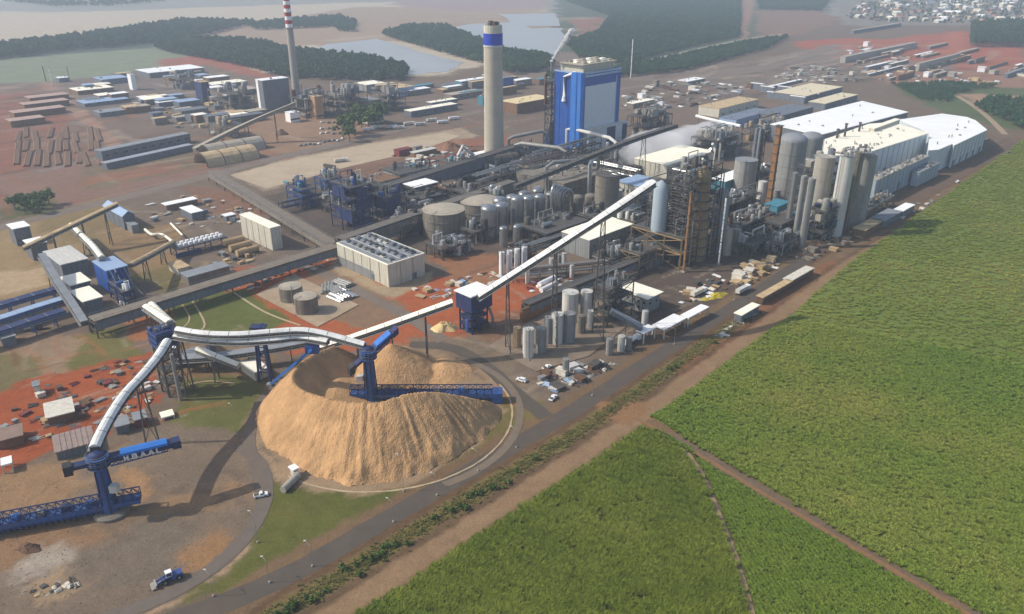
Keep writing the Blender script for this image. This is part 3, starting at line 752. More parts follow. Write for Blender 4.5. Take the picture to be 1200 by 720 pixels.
wood('dark woods on the slope behind the concrete stack', [(448, 42), (480, 34), (520, 33), (590, 62), (640, 70), (650, 82), (600, 88), (560, 74), (500, 58)], 2200)
wood('dense green plantation stretching away behind the blue boiler house', [(662, 2), (760, -2), (868, -2), (866, 44), (800, 58), (735, 76), (680, 70), (660, 50), (700, 40), (716, 20)], 15000, KW, 0.4, 0.85)
wood('green plantation beyond the red firebreak track', [(886, -2), (975, -3), (962, 14), (890, 12)], 1800, KW, .4, .85)
wood('green scrub in front of the dirt plantation road', [(640, 92), (740, 80), (870, 52), (925, 44), (900, 58), (800, 84), (740, 90), (660, 98)], 1300, KW, 0.4, 0.8)
wood('tall square eucalyptus stand beyond the red earth', [(1136, 56), (1300, 56), (1300, 30), (1138, 32)], 2600, KE, 0.9, 1.2)
wood('low scrub behind the white warehouses', [(1045, 100), (1110, 98), (1170, 102), (1120, 110), (1110, 122), (1080, 118)], 420, KW, 0.25, 0.5)
wood('green bushy trees at the corner beyond warehouses', [(1140, 126), (1150, 120), (1300, 122), (1300, 165), (1195, 152), (1170, 140)], 330, KW, 0.5, 0.9)
wood('thin far line of trees on the pale top fields', [(0, 2), (100, 4), (200, 2), (130, 8), (60, 8)], 300)
# ------------------------------------------------------------------ builders for the mill
def proj(p):
    dz = p.z - CAM_H; dep = p.y * CT - dz * ST
    return 600 + FOC * p.x / dep, 360 - FOC * (p.y * ST + dz * CT) / dep
def run(o, d, q):
    """how far from o along d the survey mark q lies (only across when q has no height)"""
    best, bl = 1e9, 1.0
    for i in range(1, 900):
        l = i * 0.33; x, y = proj(o + d * l)
        e = abs(x - q[0]) if len(q) < 2 else math.hypot(x - q[0], y - q[1])
        if e < best: best, bl = e, l
    return bl
def dims(near, left, right):
    o = S(*near)
    return o, run(o, V, left), run(o, U, right)
def face_grid(deg):
    """turn the building grid for what stands askew"""
    global U, V
    U = Vector((math.cos(R(deg)), math.sin(R(deg)), 0)); V = Vector((-U.y, U.x, 0))
def bld(name, label, cat, near, left, right, top, wall=CREAMW, roof=WHITE, kind='flat', over=0.4, doors=(), wins=(), vents=0, plinth=None, seed=0, ridge=0.16, h=None, z0=0.0, group=None, seams=0):
    """a building on the mill grid: near corner, corners to its side, and roof line as surveyed"""
    o, lv, lu = dims(near, left, right)
    H_ = h if h is not None else Z(near[0], near[1], top)
    r = random.Random(seed + int(near[0] * 7 + near[1]))
    t = thing(name, label, cat, (o.x, o.y, 0), group)
    wl = MB(); wl.gbox(o, 0, lu, 0, lv, z0, H_ - 0.05); wo = wl.build('wall', wall, t)
    if z0 > 1:
        for a in (0.4, lu - 0.4):
            for b in (0.4, lv - 0.4):
                MB().gbox(o, a - .25, a + .25, b - .25, b + .25, 0, z0 + .02).build('leg', DARK, t)
    if plinth:
        ph, pm = plinth
        q = MB(); q.gbox(o, -0.06, lu + 0.06, -0.06, lv + 0.06, z0, z0 + ph); q.build('plinth', pm, t)
    P = lambda a, b, z: Vector((o.x, o.y, 0)) + U * a + V * b + Vector((0, 0, z))
    rf = MB(); e = over; th = 0.35
    if kind == 'flat':
        rf.gbox(o, -e, lu + e, -e, lv + e, H_ - 0.04, H_ + th)
    elif kind in ('gable_u', 'gable_v'):
        rh = ridge * (lv if kind == 'gable_u' else lu)
        if kind == 'gable_u':
            s = [P(-e, -e, H_), P(lu + e, -e, H_), P(lu + e, lv / 2, H_ + rh), P(-e, lv / 2, H_ + rh), P(lu + e, lv + e, H_), P(-e, lv + e, H_)]
            wl2 = MB(); wl2.add([P(0, 0, H_ - .06), P(0, lv, H_ - .06), P(0, lv / 2, H_ + rh - .1), P(lu, 0, H_ - .06), P(lu, lv, H_ - .06), P(lu, lv / 2, H_ + rh - .1)], [(0, 1, 2), (3, 4, 5)])
        else:
            s = [P(-e, -e, H_), P(-e, lv + e, H_), P(lu / 2, lv + e, H_ + rh), P(lu / 2, -e, H_ + rh), P(lu + e, lv + e, H_), P(lu + e, -e, H_)]
            wl2 = MB(); wl2.add([P(0, 0, H_ - .06), P(lu, 0, H_ - .06), P(lu / 2, 0, H_ + rh - .1), P(0, lv, H_ - .06), P(lu, lv, H_ - .06), P(lu / 2, lv, H_ + rh - .1)], [(0, 1, 2), (3, 4, 5)])
        wl2.build('gable', wall, t)
        dn = Vector((0, 0, -th))
        rf.add(s + [q + dn for q in s], [(0, 1, 2, 3), (3, 2, 4, 5), (6, 7, 8, 9), (9, 8, 10, 11), (0, 1, 7, 6), (5, 4, 10, 11), (0, 3, 9, 6), (3, 5, 11, 9), (1, 2, 8, 7), (2, 4, 10, 8)])
    elif kind == 'mono':                # falls towards the u axis side
        rh = ridge * lv
        s = [P(-e, -e, H_), P(lu + e, -e, H_), P(lu + e, lv + e, H_ + rh), P(-e, lv + e, H_ + rh)]
        dn = Vector((0, 0, -th))
        rf.add(s + [q + dn for q in s], [(0, 1, 2, 3), (4, 5, 6, 7), (0, 1, 5, 4), (1, 2, 6, 5), (2, 3, 7, 6), (3, 0, 4, 7)])
        g = MB(); g.add([P(0, 0, H_ - .1), P(0, lv, H_ - .1), P(0, lv, H_ + rh - .35), P(lu, 0, H_ - .1), P(lu, lv, H_ - .1), P(lu, lv, H_ + rh - .35)], [(0, 1, 2), (3, 4, 5), (1, 4, 5, 2)]); g.build('gable', wall, t)
    ro = rf.build('roof', roof, t)
    if not seams and lu > 15 and near[1] > 165: seams = min(14, int(lu / 6))
    if near[1] > 165 and z0 < 1 and H_ > 5:
        for (f_, ln) in (('L', lv), ('R', lu)):
            if ln > 12:
                for i in range(1, int(ln / 7)):
                    a = i * ln / int(ln / 7)
                    q = MB().gbox(o, -.16, -.02, a - .14, a + .14, 0, H_ - .1) if f_ == 'L' else MB().gbox(o, a - .14, a + .14, -.16, -.02, 0, H_ - .1)
                    q.build('downpipe', STEEL, t)
    if seams and kind == 'flat':
        for i in range(seams):
            a = lu * (i + 1) / (seams + 1)
            MB().gbox(o, a - .12, a + .12, -e + .1, lv + e - .1, H_ + th - .02, H_ + th + .16).build('roof_seam', roof, ro)
    def on(face, a, z, w_, h_, d0, d1):
        q = MB()
        if face == 'L': q.gbox(o, -d1, -d0, a - w_ / 2, a + w_ / 2, z, z + h_)
        else: q.gbox(o, a - w_ / 2, a + w_ / 2, -d1, -d0, z, z + h_)
        return q
    for (f, fr, w_, h_) in doors:
        a = fr * (lv if f == 'L' else lu)
        d_ = on(f, a, z0 + .02, w_, h_, -.05, .12).build('door', SLATE, t)
        on(f, a, z0 + h_, w_ + .6, .25, -.05, .2).build('lintel', STEEL, d_)
    for (f, n, w_, h_, z) in wins:
        ln = lv if f == 'L' else lu
        for i in range(n):
            a = ln * (i + 0.5) / n
            f_ = on(f, a, z0 + z, w_, h_, -.05, .08).build('window', STEEL, t)
            on(f, a, z0 + z + .12, w_ - .24, h_ - .24, .05, .12).build('pane', GLASS, f_)
    for i in range(vents):
        a, b = r.uniform(.08, .92) * lu, r.uniform(.08, .92) * lv; s = r.uniform(.5, 1.3)
        hz = H_ + (0 if kind == 'flat' else ridge * (min(b, lv - b) * 1 if kind == 'gable_u' else 0))
        if r.random() < .5: MB().gbox(o, a - s, a + s, b - s * .7, b + s * .7, hz + .2, hz + .3 + s).build('roof_vent', r.choice([STEEL, TANKW, GREYR]), t)
        else:
            c = P(a, b, 0); MB().cyl(c.x, c.y, hz + .2, hz + 1.4 + s, s * .45, n=10).build('roof_vent', r.choice([STEEL, SILVER]), t)
    return t, o, lu, lv, H_
def tank(name, label, px, py, top, wpx=None, r=None, roof='cone', mat=TANKW, rmat=None, rings=1, ladder=True, pipe=True, cat='tank', group=None, z0=0.0, rise=0.14, n=24, h=None):
    p = S(px, py); rad = r if r else wpx / 2 * MPP(px, py); p = p + Vector((0, rad * 0.9, 0)) if py > 0 else p
    H_ = h if h else Z(px, py, top)
    t = thing(name, label, cat, (p.x, p.y, 0), group); x, y = p.x, p.y
    MB().cyl(x, y, z0, H_, rad, n=n, cap=False).build('shell', mat, t, True)
    if z0 > 1:
        for k in range(4):
            a = R(45 + 90 * k); MB().beam((x + rad * .8 * math.cos(a), y + rad * .8 * math.sin(a), 0), (x + rad * .8 * math.cos(a), y + rad * .8 * math.sin(a), z0 + .1), .3).build('leg', DARK, t)
        MB().cyl(x, y, z0 - rad, z0, .2, rad, n=n, cap=False).build('hopper', mat, t, True)
    rm = rmat or mat
    if roof == 'cone': prof = [(rad * 1.02, H_ - .05), (rad * 1.02, H_ + .12), (rad * .55, H_ + rad * rise * .5), (.05, H_ + rad * rise)]
    elif roof == 'dome': prof = [(rad * 1.01, H_ - .05)] + [(rad * 1.01 * math.cos(R(a)), H_ + rad * .5 * math.sin(R(a))) for a in (12, 30, 50, 70, 86)]
    else: prof = [(rad * 1.02, H_ - .05), (rad * 1.02, H_ + .2), (rad * .05, H_ + .25)]
    ro = MB().lathe(x, y, prof, n).build('roof', rm, t, True)
    rl = MB()
    for k in range(n):
        a, b = 2 * math.pi * k / n, 2 * math.pi * (k + 1) / n; rr = rad * .99
        rl.beam((x + rr * math.cos(a), y + rr * math.sin(a), H_ + 1.1), (x + rr * math.cos(b), y + rr * math.sin(b), H_ + 1.1), .07)
        if k % 2 == 0: rl.beam((x + rr * math.cos(a), y + rr * math.sin(a), H_), (x + rr * math.cos(a), y + rr * math.sin(a), H_ + 1.1), .07)
    rl.build('railing', STEEL, ro)
    for k in range(rings):
        z = z0 + (H_ - z0) * (k + 1) / (rings + 1)
        MB().lathe(x, y, [(rad * 1.003, z - .1), (rad * 1.025, z - .08), (rad * 1.025, z + .1), (rad * 1.003, z + .12)], n).build('hoop', mat, t)
    if ladder:
        a = R(rng.uniform(200, 330)); lx, ly = x + (rad + .3) * math.cos(a), y + (rad + .3) * math.sin(a); tx, ty = -math.sin(a) * .3, math.cos(a) * .3
        lb = MB()
        lb.beam((lx - tx, ly - ty, z0), (lx - tx, ly - ty, H_ + 1), .09); lb.beam((lx + tx, ly + ty, z0), (lx + tx, ly + ty, H_ + 1), .09)
        for k in range(int((H_ - z0) / .9)): lb.beam((lx - tx, ly - ty, z0 + .9 * k + .4), (lx + tx, ly + ty, z0 + .9 * k + .4), .06)
        lb.build('ladder', STEEL, t)
    if pipe:
        a = R(rng.uniform(190, 350)); lx, ly = x + (rad + .35) * math.cos(a), y + (rad + .35) * math.sin(a)
        MB().tube([(lx + math.cos(a) * 2, ly + math.sin(a) * 2, .6), (lx, ly, .8), (lx, ly, H_ + .6), (x + rad * .4 * math.cos(a), y + rad * .4 * math.sin(a), H_ + .9), (x + rad * .35 * math.cos(a), y + rad * .35 * math.sin(a), H_ + .2)], .16, 6).build('pipe', SILVER, t, True)
    return t
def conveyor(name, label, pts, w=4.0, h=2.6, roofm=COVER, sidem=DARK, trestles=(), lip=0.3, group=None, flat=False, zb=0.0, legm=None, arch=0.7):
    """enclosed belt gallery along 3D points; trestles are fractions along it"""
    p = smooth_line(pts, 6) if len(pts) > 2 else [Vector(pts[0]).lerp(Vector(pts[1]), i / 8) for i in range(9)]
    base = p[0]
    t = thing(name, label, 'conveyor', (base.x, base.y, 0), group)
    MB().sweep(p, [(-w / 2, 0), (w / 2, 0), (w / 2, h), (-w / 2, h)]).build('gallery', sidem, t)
    if flat: pr = [(-w / 2 - lip, h - .1), (w / 2 + lip, h - .1), (w / 2 + lip, h + .25), (-w / 2 - lip, h + .25)]
    else: pr = [(-w / 2 - lip, h - .25), (-w / 2 - lip, h - .05), (-w * .3, h + arch * .75), (0, h + arch), (w * .3, h + arch * .75), (w / 2 + lip, h - .05), (w / 2 + lip, h - .25)]
    cv = MB().sweep(p, pr).build('cover', roofm, t, False)
    L_ = [0]
    for i in range(1, len(p)): L_.append(L_[-1] + (p[i] - p[i - 1]).length)
    def at(s):
        s *= L_[-1]
        for i in range(1, len(p)):
            if L_[i] >= s:
                k = (s - L_[i - 1]) / max(1e-6, L_[i] - L_[i - 1]); return p[i - 1].lerp(p[i], k), (p[i] - p[i - 1]).normalized()
        return p[-1], (p[-1] - p[-2]).normalized()
    n = int(L_[-1] / 7)
    sm = MB()
    for i in range(1, n):
        q, tt = at(i / n); tt.z = 0; tt.normalize(); a = Vector((tt.y, -tt.x, 0))
        sm.sweep([q - tt * .12, q + tt * .12], [(x_ * 1.012, z_ + .05) for x_, z_ in pr])
    if n > 1: sm.build('cover_seam', STEEL, cv)
    if n > 2:
        wk = [q + Vector((0, 0, .5)) for q in p]; sx = w / 2 + 1.0
        MB().sweep(wk, [(w / 2 + .15, -.12), (sx, -.12), (sx, 0), (w / 2 + .15, 0)]).build('walkway', STEEL, t)
        hr = MB(); hr.sweep(wk, [(sx - .1, 1.0), (sx, 1.0), (sx, 1.1), (sx - .1, 1.1)])
        for i in range(n * 2):
            q, tt = at(i / (n * 2)); tt = Vector((tt.x, tt.y, 0)).normalized(); a = Vector((tt.y, -tt.x, 0)); c = q + a * (sx - .05) + Vector((0, 0, .45)); hr.beam(c, c + Vector((0, 0, 1.1)), .09)
        hr.build('railing', STEEL, t)
    # side stiffeners and walkway rail
    st = MB()
    for i in range(1, n * 2):
        q, tt = at(i / (n * 2)); tt.z = 0; tt.normalize(); a = Vector((tt.y, -tt.x, 0))
        for sg in (-1, 1): st.beam(q + a * (sg * (w / 2 + .06)), q + a * (sg * (w / 2 + .06)) + Vector((0, 0, h - .2)), .14)
    if n > 1: st.build('stiffeners', legm or STEEL, t)
    for s in trestles:
        q, tt = at(s); tt.z = 0; tt.normalize(); a = Vector((tt.y, -tt.x, 0)); z = q.z
        if z - zb < 2: continue
        tb = MB(); sp = w * .45 + (z - zb) * .06
        A0, A1 = q - a * w * .4, q + a * w * .4
        for off in (0.0,):
            B0 = Vector((q.x, q.y, zb)) - a * sp + tt * off; B1 = Vector((q.x, q.y, zb)) + a * sp + tt * off
            tb.beam(B0, A0 + tt * off * .5, .4); tb.beam(B1, A1 + tt * off * .5, .4)
            k = max(1, int((z - zb) / 9))
            for i in range(k):
                f0, f1 = i / k, (i + 1) / k
                tb.beam(B0.lerp(A0, f0), B1.lerp(A1, f1), .18); tb.beam(B1.lerp(A1, f0), B0.lerp(A0, f1), .18); tb.beam(B0.lerp(A0, f1), B1.lerp(A1, f1), .2)
        tb.build('trestle', legm or DARK, t)
    return t
def rack(label, a, b, w=6.0, h=9.0, levels=3, npipe=5, deck=DARK, bay=14.0, group=None, top=None, za=0.0, mats=None, name='pipe_rack'):
    A, B = S(*a), S(*b); d = (B - A); L_ = d.length; tt = d.normalized(); sd_ = Vector((tt.y, -tt.x, 0))
    t = thing(name, label, 'pipe rack', (A.x, A.y, 0), group)
    n = max(2, int(L_ / bay))
    for i in range(n + 1):
        c = A + tt * (L_ * i / n); m = MB()
        for sg in (-1, 1): m.beam(c + sd_ * (sg * w / 2), c + sd_ * (sg * w / 2) + Vector((0, 0, h + .4)), .5)
        for k in range(levels):
            z = h * (k + 1) / levels
            m.beam(c - sd_ * (w / 2 + .3) + Vector((0, 0, z - .3)), c + sd_ * (w / 2 + .3) + Vector((0, 0, z - .3)), .4)
        m.build('portal_frame', CONCD if i % 2 else DARK, t)
    r = random.Random(int(a[0] + b[1] * 3)); mats = mats or [SILVER, STEEL, DARK, TANKG, RUSTD, STEEL]
    for k in range(levels):
        z = h * (k + 1) / levels
        for j in range(npipe):
            s = -w / 2 + w * (j + .5) / npipe; rr = r.uniform(.18, .5) * min(1, w / npipe)
            e0, e1 = r.choice([0, 0, .1]), r.choice([1, 1, .85])
            q0, q1 = A + tt * L_ * e0 + sd_ * s, A + tt * L_ * e1 + sd_ * s
            MB().tube([q0 + Vector((0, 0, z + rr - .08)), q1 + Vector((0, 0, z + rr - .08))], rr, 6).build('pipe', r.choice(mats), t, True)
    if top:
        q = A - sd_ * (w / 2 + .3); MB().obox(q + Vector((0, 0, h + 1.2)), tt * L_, sd_ * (w + .6), (0, 0, .5)).build('deck', top, t)
        rb = MB()
        for sg in (-1, 1):
            q = A + sd_ * sg * (w / 2 + .2); rb.beam(q + Vector((0, 0, h + 2.7)), q + tt * L_ + Vector((0, 0, h + 2.7)), .12)
            for i in range(int(L_ / 4)): rb.beam(q + tt * i * 4 + Vector((0, 0, h + 1.7)), q + tt * i * 4 + Vector((0, 0, h + 2.7)), .1)
            MB().obox(q + Vector((-0, 0, h * .55)), tt * L_, sd_ * .12 * sg, (0, 0, h * .5)).build('side_panel', deck, t)
        rb.build('railing', STEEL, t)
    return t
def frame(t, o, lu, lv, z0, z1, floors, nu=2, nv=2, col=DARK, plat=DARK, cw=.6, brace=True, fl=True):
    """open steel frame as parts of thing t: columns, floors, braces, rails"""
    P = lambda a, b, z: Vector((o[0], o[1], 0)) + U * a + V * b + Vector((0, 0, z))
    for i in range(nu):
        for j in range(nv):
            a, b = lu * i / (nu - 1), lv * j / (nv - 1)
            MB().beam(P(a, b, z0), P(a, b, z1), cw).build('column', col, t)
    for k in range(floors):
        z = z0 + (z1 - z0) * (k + 1) / floors; m = MB()
        for i in range(nu): m.beam(P(lu * i / (nu - 1), -.2, z), P(lu * i / (nu - 1), lv + .2, z), cw * .8)
        for j in range(nv): m.beam(P(-.2, lv * j / (nv - 1), z), P(lu + .2, lv * j / (nv - 1), z), cw * .8)
        m.build('floor_beams', col, t)
        if fl: MB().gbox(o, .15, lu - .15, .15, lv - .15, z + .35, z + .5).build('platform', plat, t)
        rl = MB(); q = [P(0, 0, z + 1.6), P(lu, 0, z + 1.6), P(lu, lv, z + 1.6), P(0, lv, z + 1.6)]
        for i in range(4):
            rl.beam(q[i], q[(i + 1) % 4], .1)
            for f in range(6): c = q[i].lerp(q[(i + 1) % 4], f / 6); rl.beam(c, c - Vector((0, 0, 1.1)), .08)
        rl.build('railing', STEEL, t)
    if brace:
        m = MB()
        for k in range(floors):
            za, zb = z0 + (z1 - z0) * k / floors, z0 + (z1 - z0) * (k + 1) / floors
            m.beam(P(0, 0, za), P(lu, 0, zb), cw * .45); m.beam(P(lu, 0, za), P(0, 0, zb), cw * .45)
            m.beam(P(0, 0, za), P(0, lv, zb), cw * .45); m.beam(P(0, lv, za), P(0, 0, zb), cw * .45)
        m.build('bracing', col, t)
def gear(t, o, lu, lv, z, n, seed, hmax=6, mats=None):
    """machinery standing on a floor of thing t: vessels, drums, ducts, cabinets, pipes, each a part"""
    r = random.Random(seed); mats = mats or [STEEL, SILVER, TANKG, DARK, TANKW]
    P = lambda a, b, zz: Vector((o[0], o[1], 0)) + U * a + V * b + Vector((0, 0, zz))
    for i in range(n):
        a, b = r.uniform(.05, .95) * lu, r.uniform(.05, .95) * lv; c = P(a, b, z); h = r.uniform(.35, 1) * hmax; m = r.choice(mats); k = r.random()
        if k < .34:
            rad = r.uniform(.12, .28) * hmax
            MB().lathe(c.x, c.y, [(rad, z), (rad, z + h * .85), (rad * .8, z + h * .95), (rad * .15, z + h)], 12).build('vessel', m, t, True)
        elif k < .5:
            L_ = r.uniform(.5, 1.2) * hmax; d = U if r.random() < .5 else V; rad = r.uniform(.1, .2) * hmax
            MB().tube([c + Vector((0, 0, rad * 1.3)), c + d * L_ + Vector((0, 0, rad * 1.3))], rad, 10).build('drum', m, t, True)
        elif k < .72:
            s = r.uniform(.15, .35) * hmax
            MB().gbox(c, -s, s, -s * .7, s * .7, z, z + h * .6).build('cabinet', m, t)
        else:
            e = P(r.uniform(.05, .95) * lu, b, z); rad = r.uniform(.03, .07) * hmax
            MB().tube([c, c + Vector((0, 0, h)), e + Vector((0, 0, h)), e], rad, 6).build('pipe', m, t, True)
# ------------------------------------------------------------------ chip pile: a horseshoe ridge round the stacker, and a cone behind
def chip_pile():
    crest = [(392, 405, 12), (372, 412, 14), (352, 425, 15), (342, 441, 15.5), (352, 455, 16), (378, 464, 16.5), (410, 471, 17), (445, 471, 17.5), (478, 461, 18), (508, 459, 16), (535, 463, 12), (558, 468, 8), (572, 470, 4.5)]
    cp = smooth_line([S(x, y, z) for x, y, z in crest], 8)
    C_ = np.array([tuple(c) for c in cp])
    st = 0.55
    xs = np.arange(-112, 22, st); ys = np.arange(196, 345, st); X, Y = np.meshgrid(xs, ys)
    SL_ = 0.72 + 0.30 * np.clip(-(X + 53) / 40, 0, 1) + 0.16 * np.clip((X + 53) / 40, 0, 1)
    Hh = np.full(X.shape, -9.0); near = np.zeros(X.shape); best = np.zeros(X.shape)
    cen = np.array([-53.0, 262.0])
    wob = 0.10 * (vnoise(X, Y, 6, 31) - .5) + .05 * (vnoise(X, Y, 2.2, 32) - .5)
    for i, (cx, cy, cz) in enumerate(C_):
        d = np.hypot(X - cx, Y - cy)
        k = cz - d * (SL_ + wob)
        # inner slopes, undercut by the reclaimer, are steeper
        inn = np.hypot(X - cen[0], Y - cen[1]) < np.hypot(cx - cen[0], cy - cen[1])
        k = np.where(inn, cz - d * 1.02, k)
        upd = k > Hh; Hh = np.where(upd, k, Hh); best = np.where(upd, i, best)
    # gullies run straight down the slopes
    ang = np.arctan2(Y - cen[1], X - cen[0]); rad = np.hypot(X - cen[0], Y - cen[1])
    g = vnoise(ang * 40 + vnoise(X, Y, 9, 35) * 1.6, rad * .06, 1.0, 33) - .5
    g2 = vnoise(ang * 105 + vnoise(X, Y, 6, 36) * 1.6, rad * .12, 1.0, 34) - .5
    front = np.clip((X + 78) / 22, .25, 1)
    top = np.clip((Hh - 1) / 5, 0, 1) * np.clip((C_[best.astype(int), 2] - Hh + 1.5) / 3, .15, 1)
    Hh += (g * .75 + g2 * .8) * top * front
    pk = S(459, 403, 12.5); d = np.hypot(X - pk.x, (Y - pk.y))
    cone = 12.5 - d * .62 + (vnoise(X, Y, 5, 37) - .5) * .8
    pk2 = S(520, 428, 3); cone2 = 3.5 - np.hypot(X - pk2.x, Y - pk2.y) * .3
    Hh = np.maximum(Hh, np.maximum(cone, cone2))
    Hh += (vnoise(X, Y, 1.2, 38) - .5) * .35
    floor = 1.2 * np.clip(1 - np.hypot(X - cen[0], Y - cen[1]) / 24, 0, 1) + 5.5 * np.clip((-52 - X) / 16, 0, 1) * np.clip(2.0 - np.hypot(X + 64, Y - 260) / 12, 0, 1)
    Hh = np.maximum(Hh, floor + 0 * X - .0 - .4)
    keep = Hh > -.35
    idx = -np.ones(X.shape, int); vid = np.nonzero(keep.ravel())[0]; idx.ravel()[vid] = np.arange(len(vid))
    vs = np.column_stack([X.ravel()[vid], Y.ravel()[vid], np.maximum(Hh.ravel()[vid], -.3)])
    q = np.stack([idx[:-1, :-1], idx[:-1, 1:], idx[1:, 1:], idx[1:, :-1]], -1).reshape(-1, 4); q = q[(q >= 0).all(1)]
    me = bpy.data.meshes.new('wood_chip_pile'); me.from_pydata(vs.tolist(), [], q.tolist())
    me.materials.append(M('wood_chips', (194, 153, 107), 0.95, var=0.3, scale=0.12, bump=1.0)); me.polygons.foreach_set('use_smooth', [True] * len(q))
    o = bpy.data.objects.new('wood_chip_pile', me); COL.objects.link(o)
    tag(o, 'huge tan wood chip pile with a hollow crater', 'pile')
chip_pile()
def heap(name, label, px, py, rx, ry, h, mat, cat='heap', group=None, seed=0, ang=0.0):
    p = S(px, py); n, m = 22, 7; vs, fs = [(p.x, p.y, h)], []
    r = random.Random(seed + int(px)); ph = [r.uniform(0, 6) for _ in range(4)]
    for j in range(1, m + 1):
        f = j / m
        for i in range(n):
            a = 6.283 * i / n; k = 1 + .14 * math.sin(2 * a + ph[0]) + .1 * math.sin(5 * a + ph[1]) + r.uniform(-.05, .05)
            x_, y_ = rx * f * k * math.cos(a), ry * f * k * math.sin(a)
            vs.append((p.x + x_ * math.cos(ang) - y_ * math.sin(ang), p.y + x_ * math.sin(ang) + y_ * math.cos(ang), h * (1 - f ** 1.3) * (1 + r.uniform(-.18, .18)) - (.05 if j == m else 0)))
    fs += [(0, 1 + i, 1 + (i + 1) % n) for i in range(n)]
    for j in range(m - 1): fs += [(1 + j * n + i, 1 + (j + 1) * n + i, 1 + (j + 1) * n + (i + 1) % n, 1 + j * n + (i + 1) % n) for i in range(n)]
    mb = MB(); mb.add([Vector(v) for v in vs], fs); return tag(mb.build(name, mat), label, cat, group)

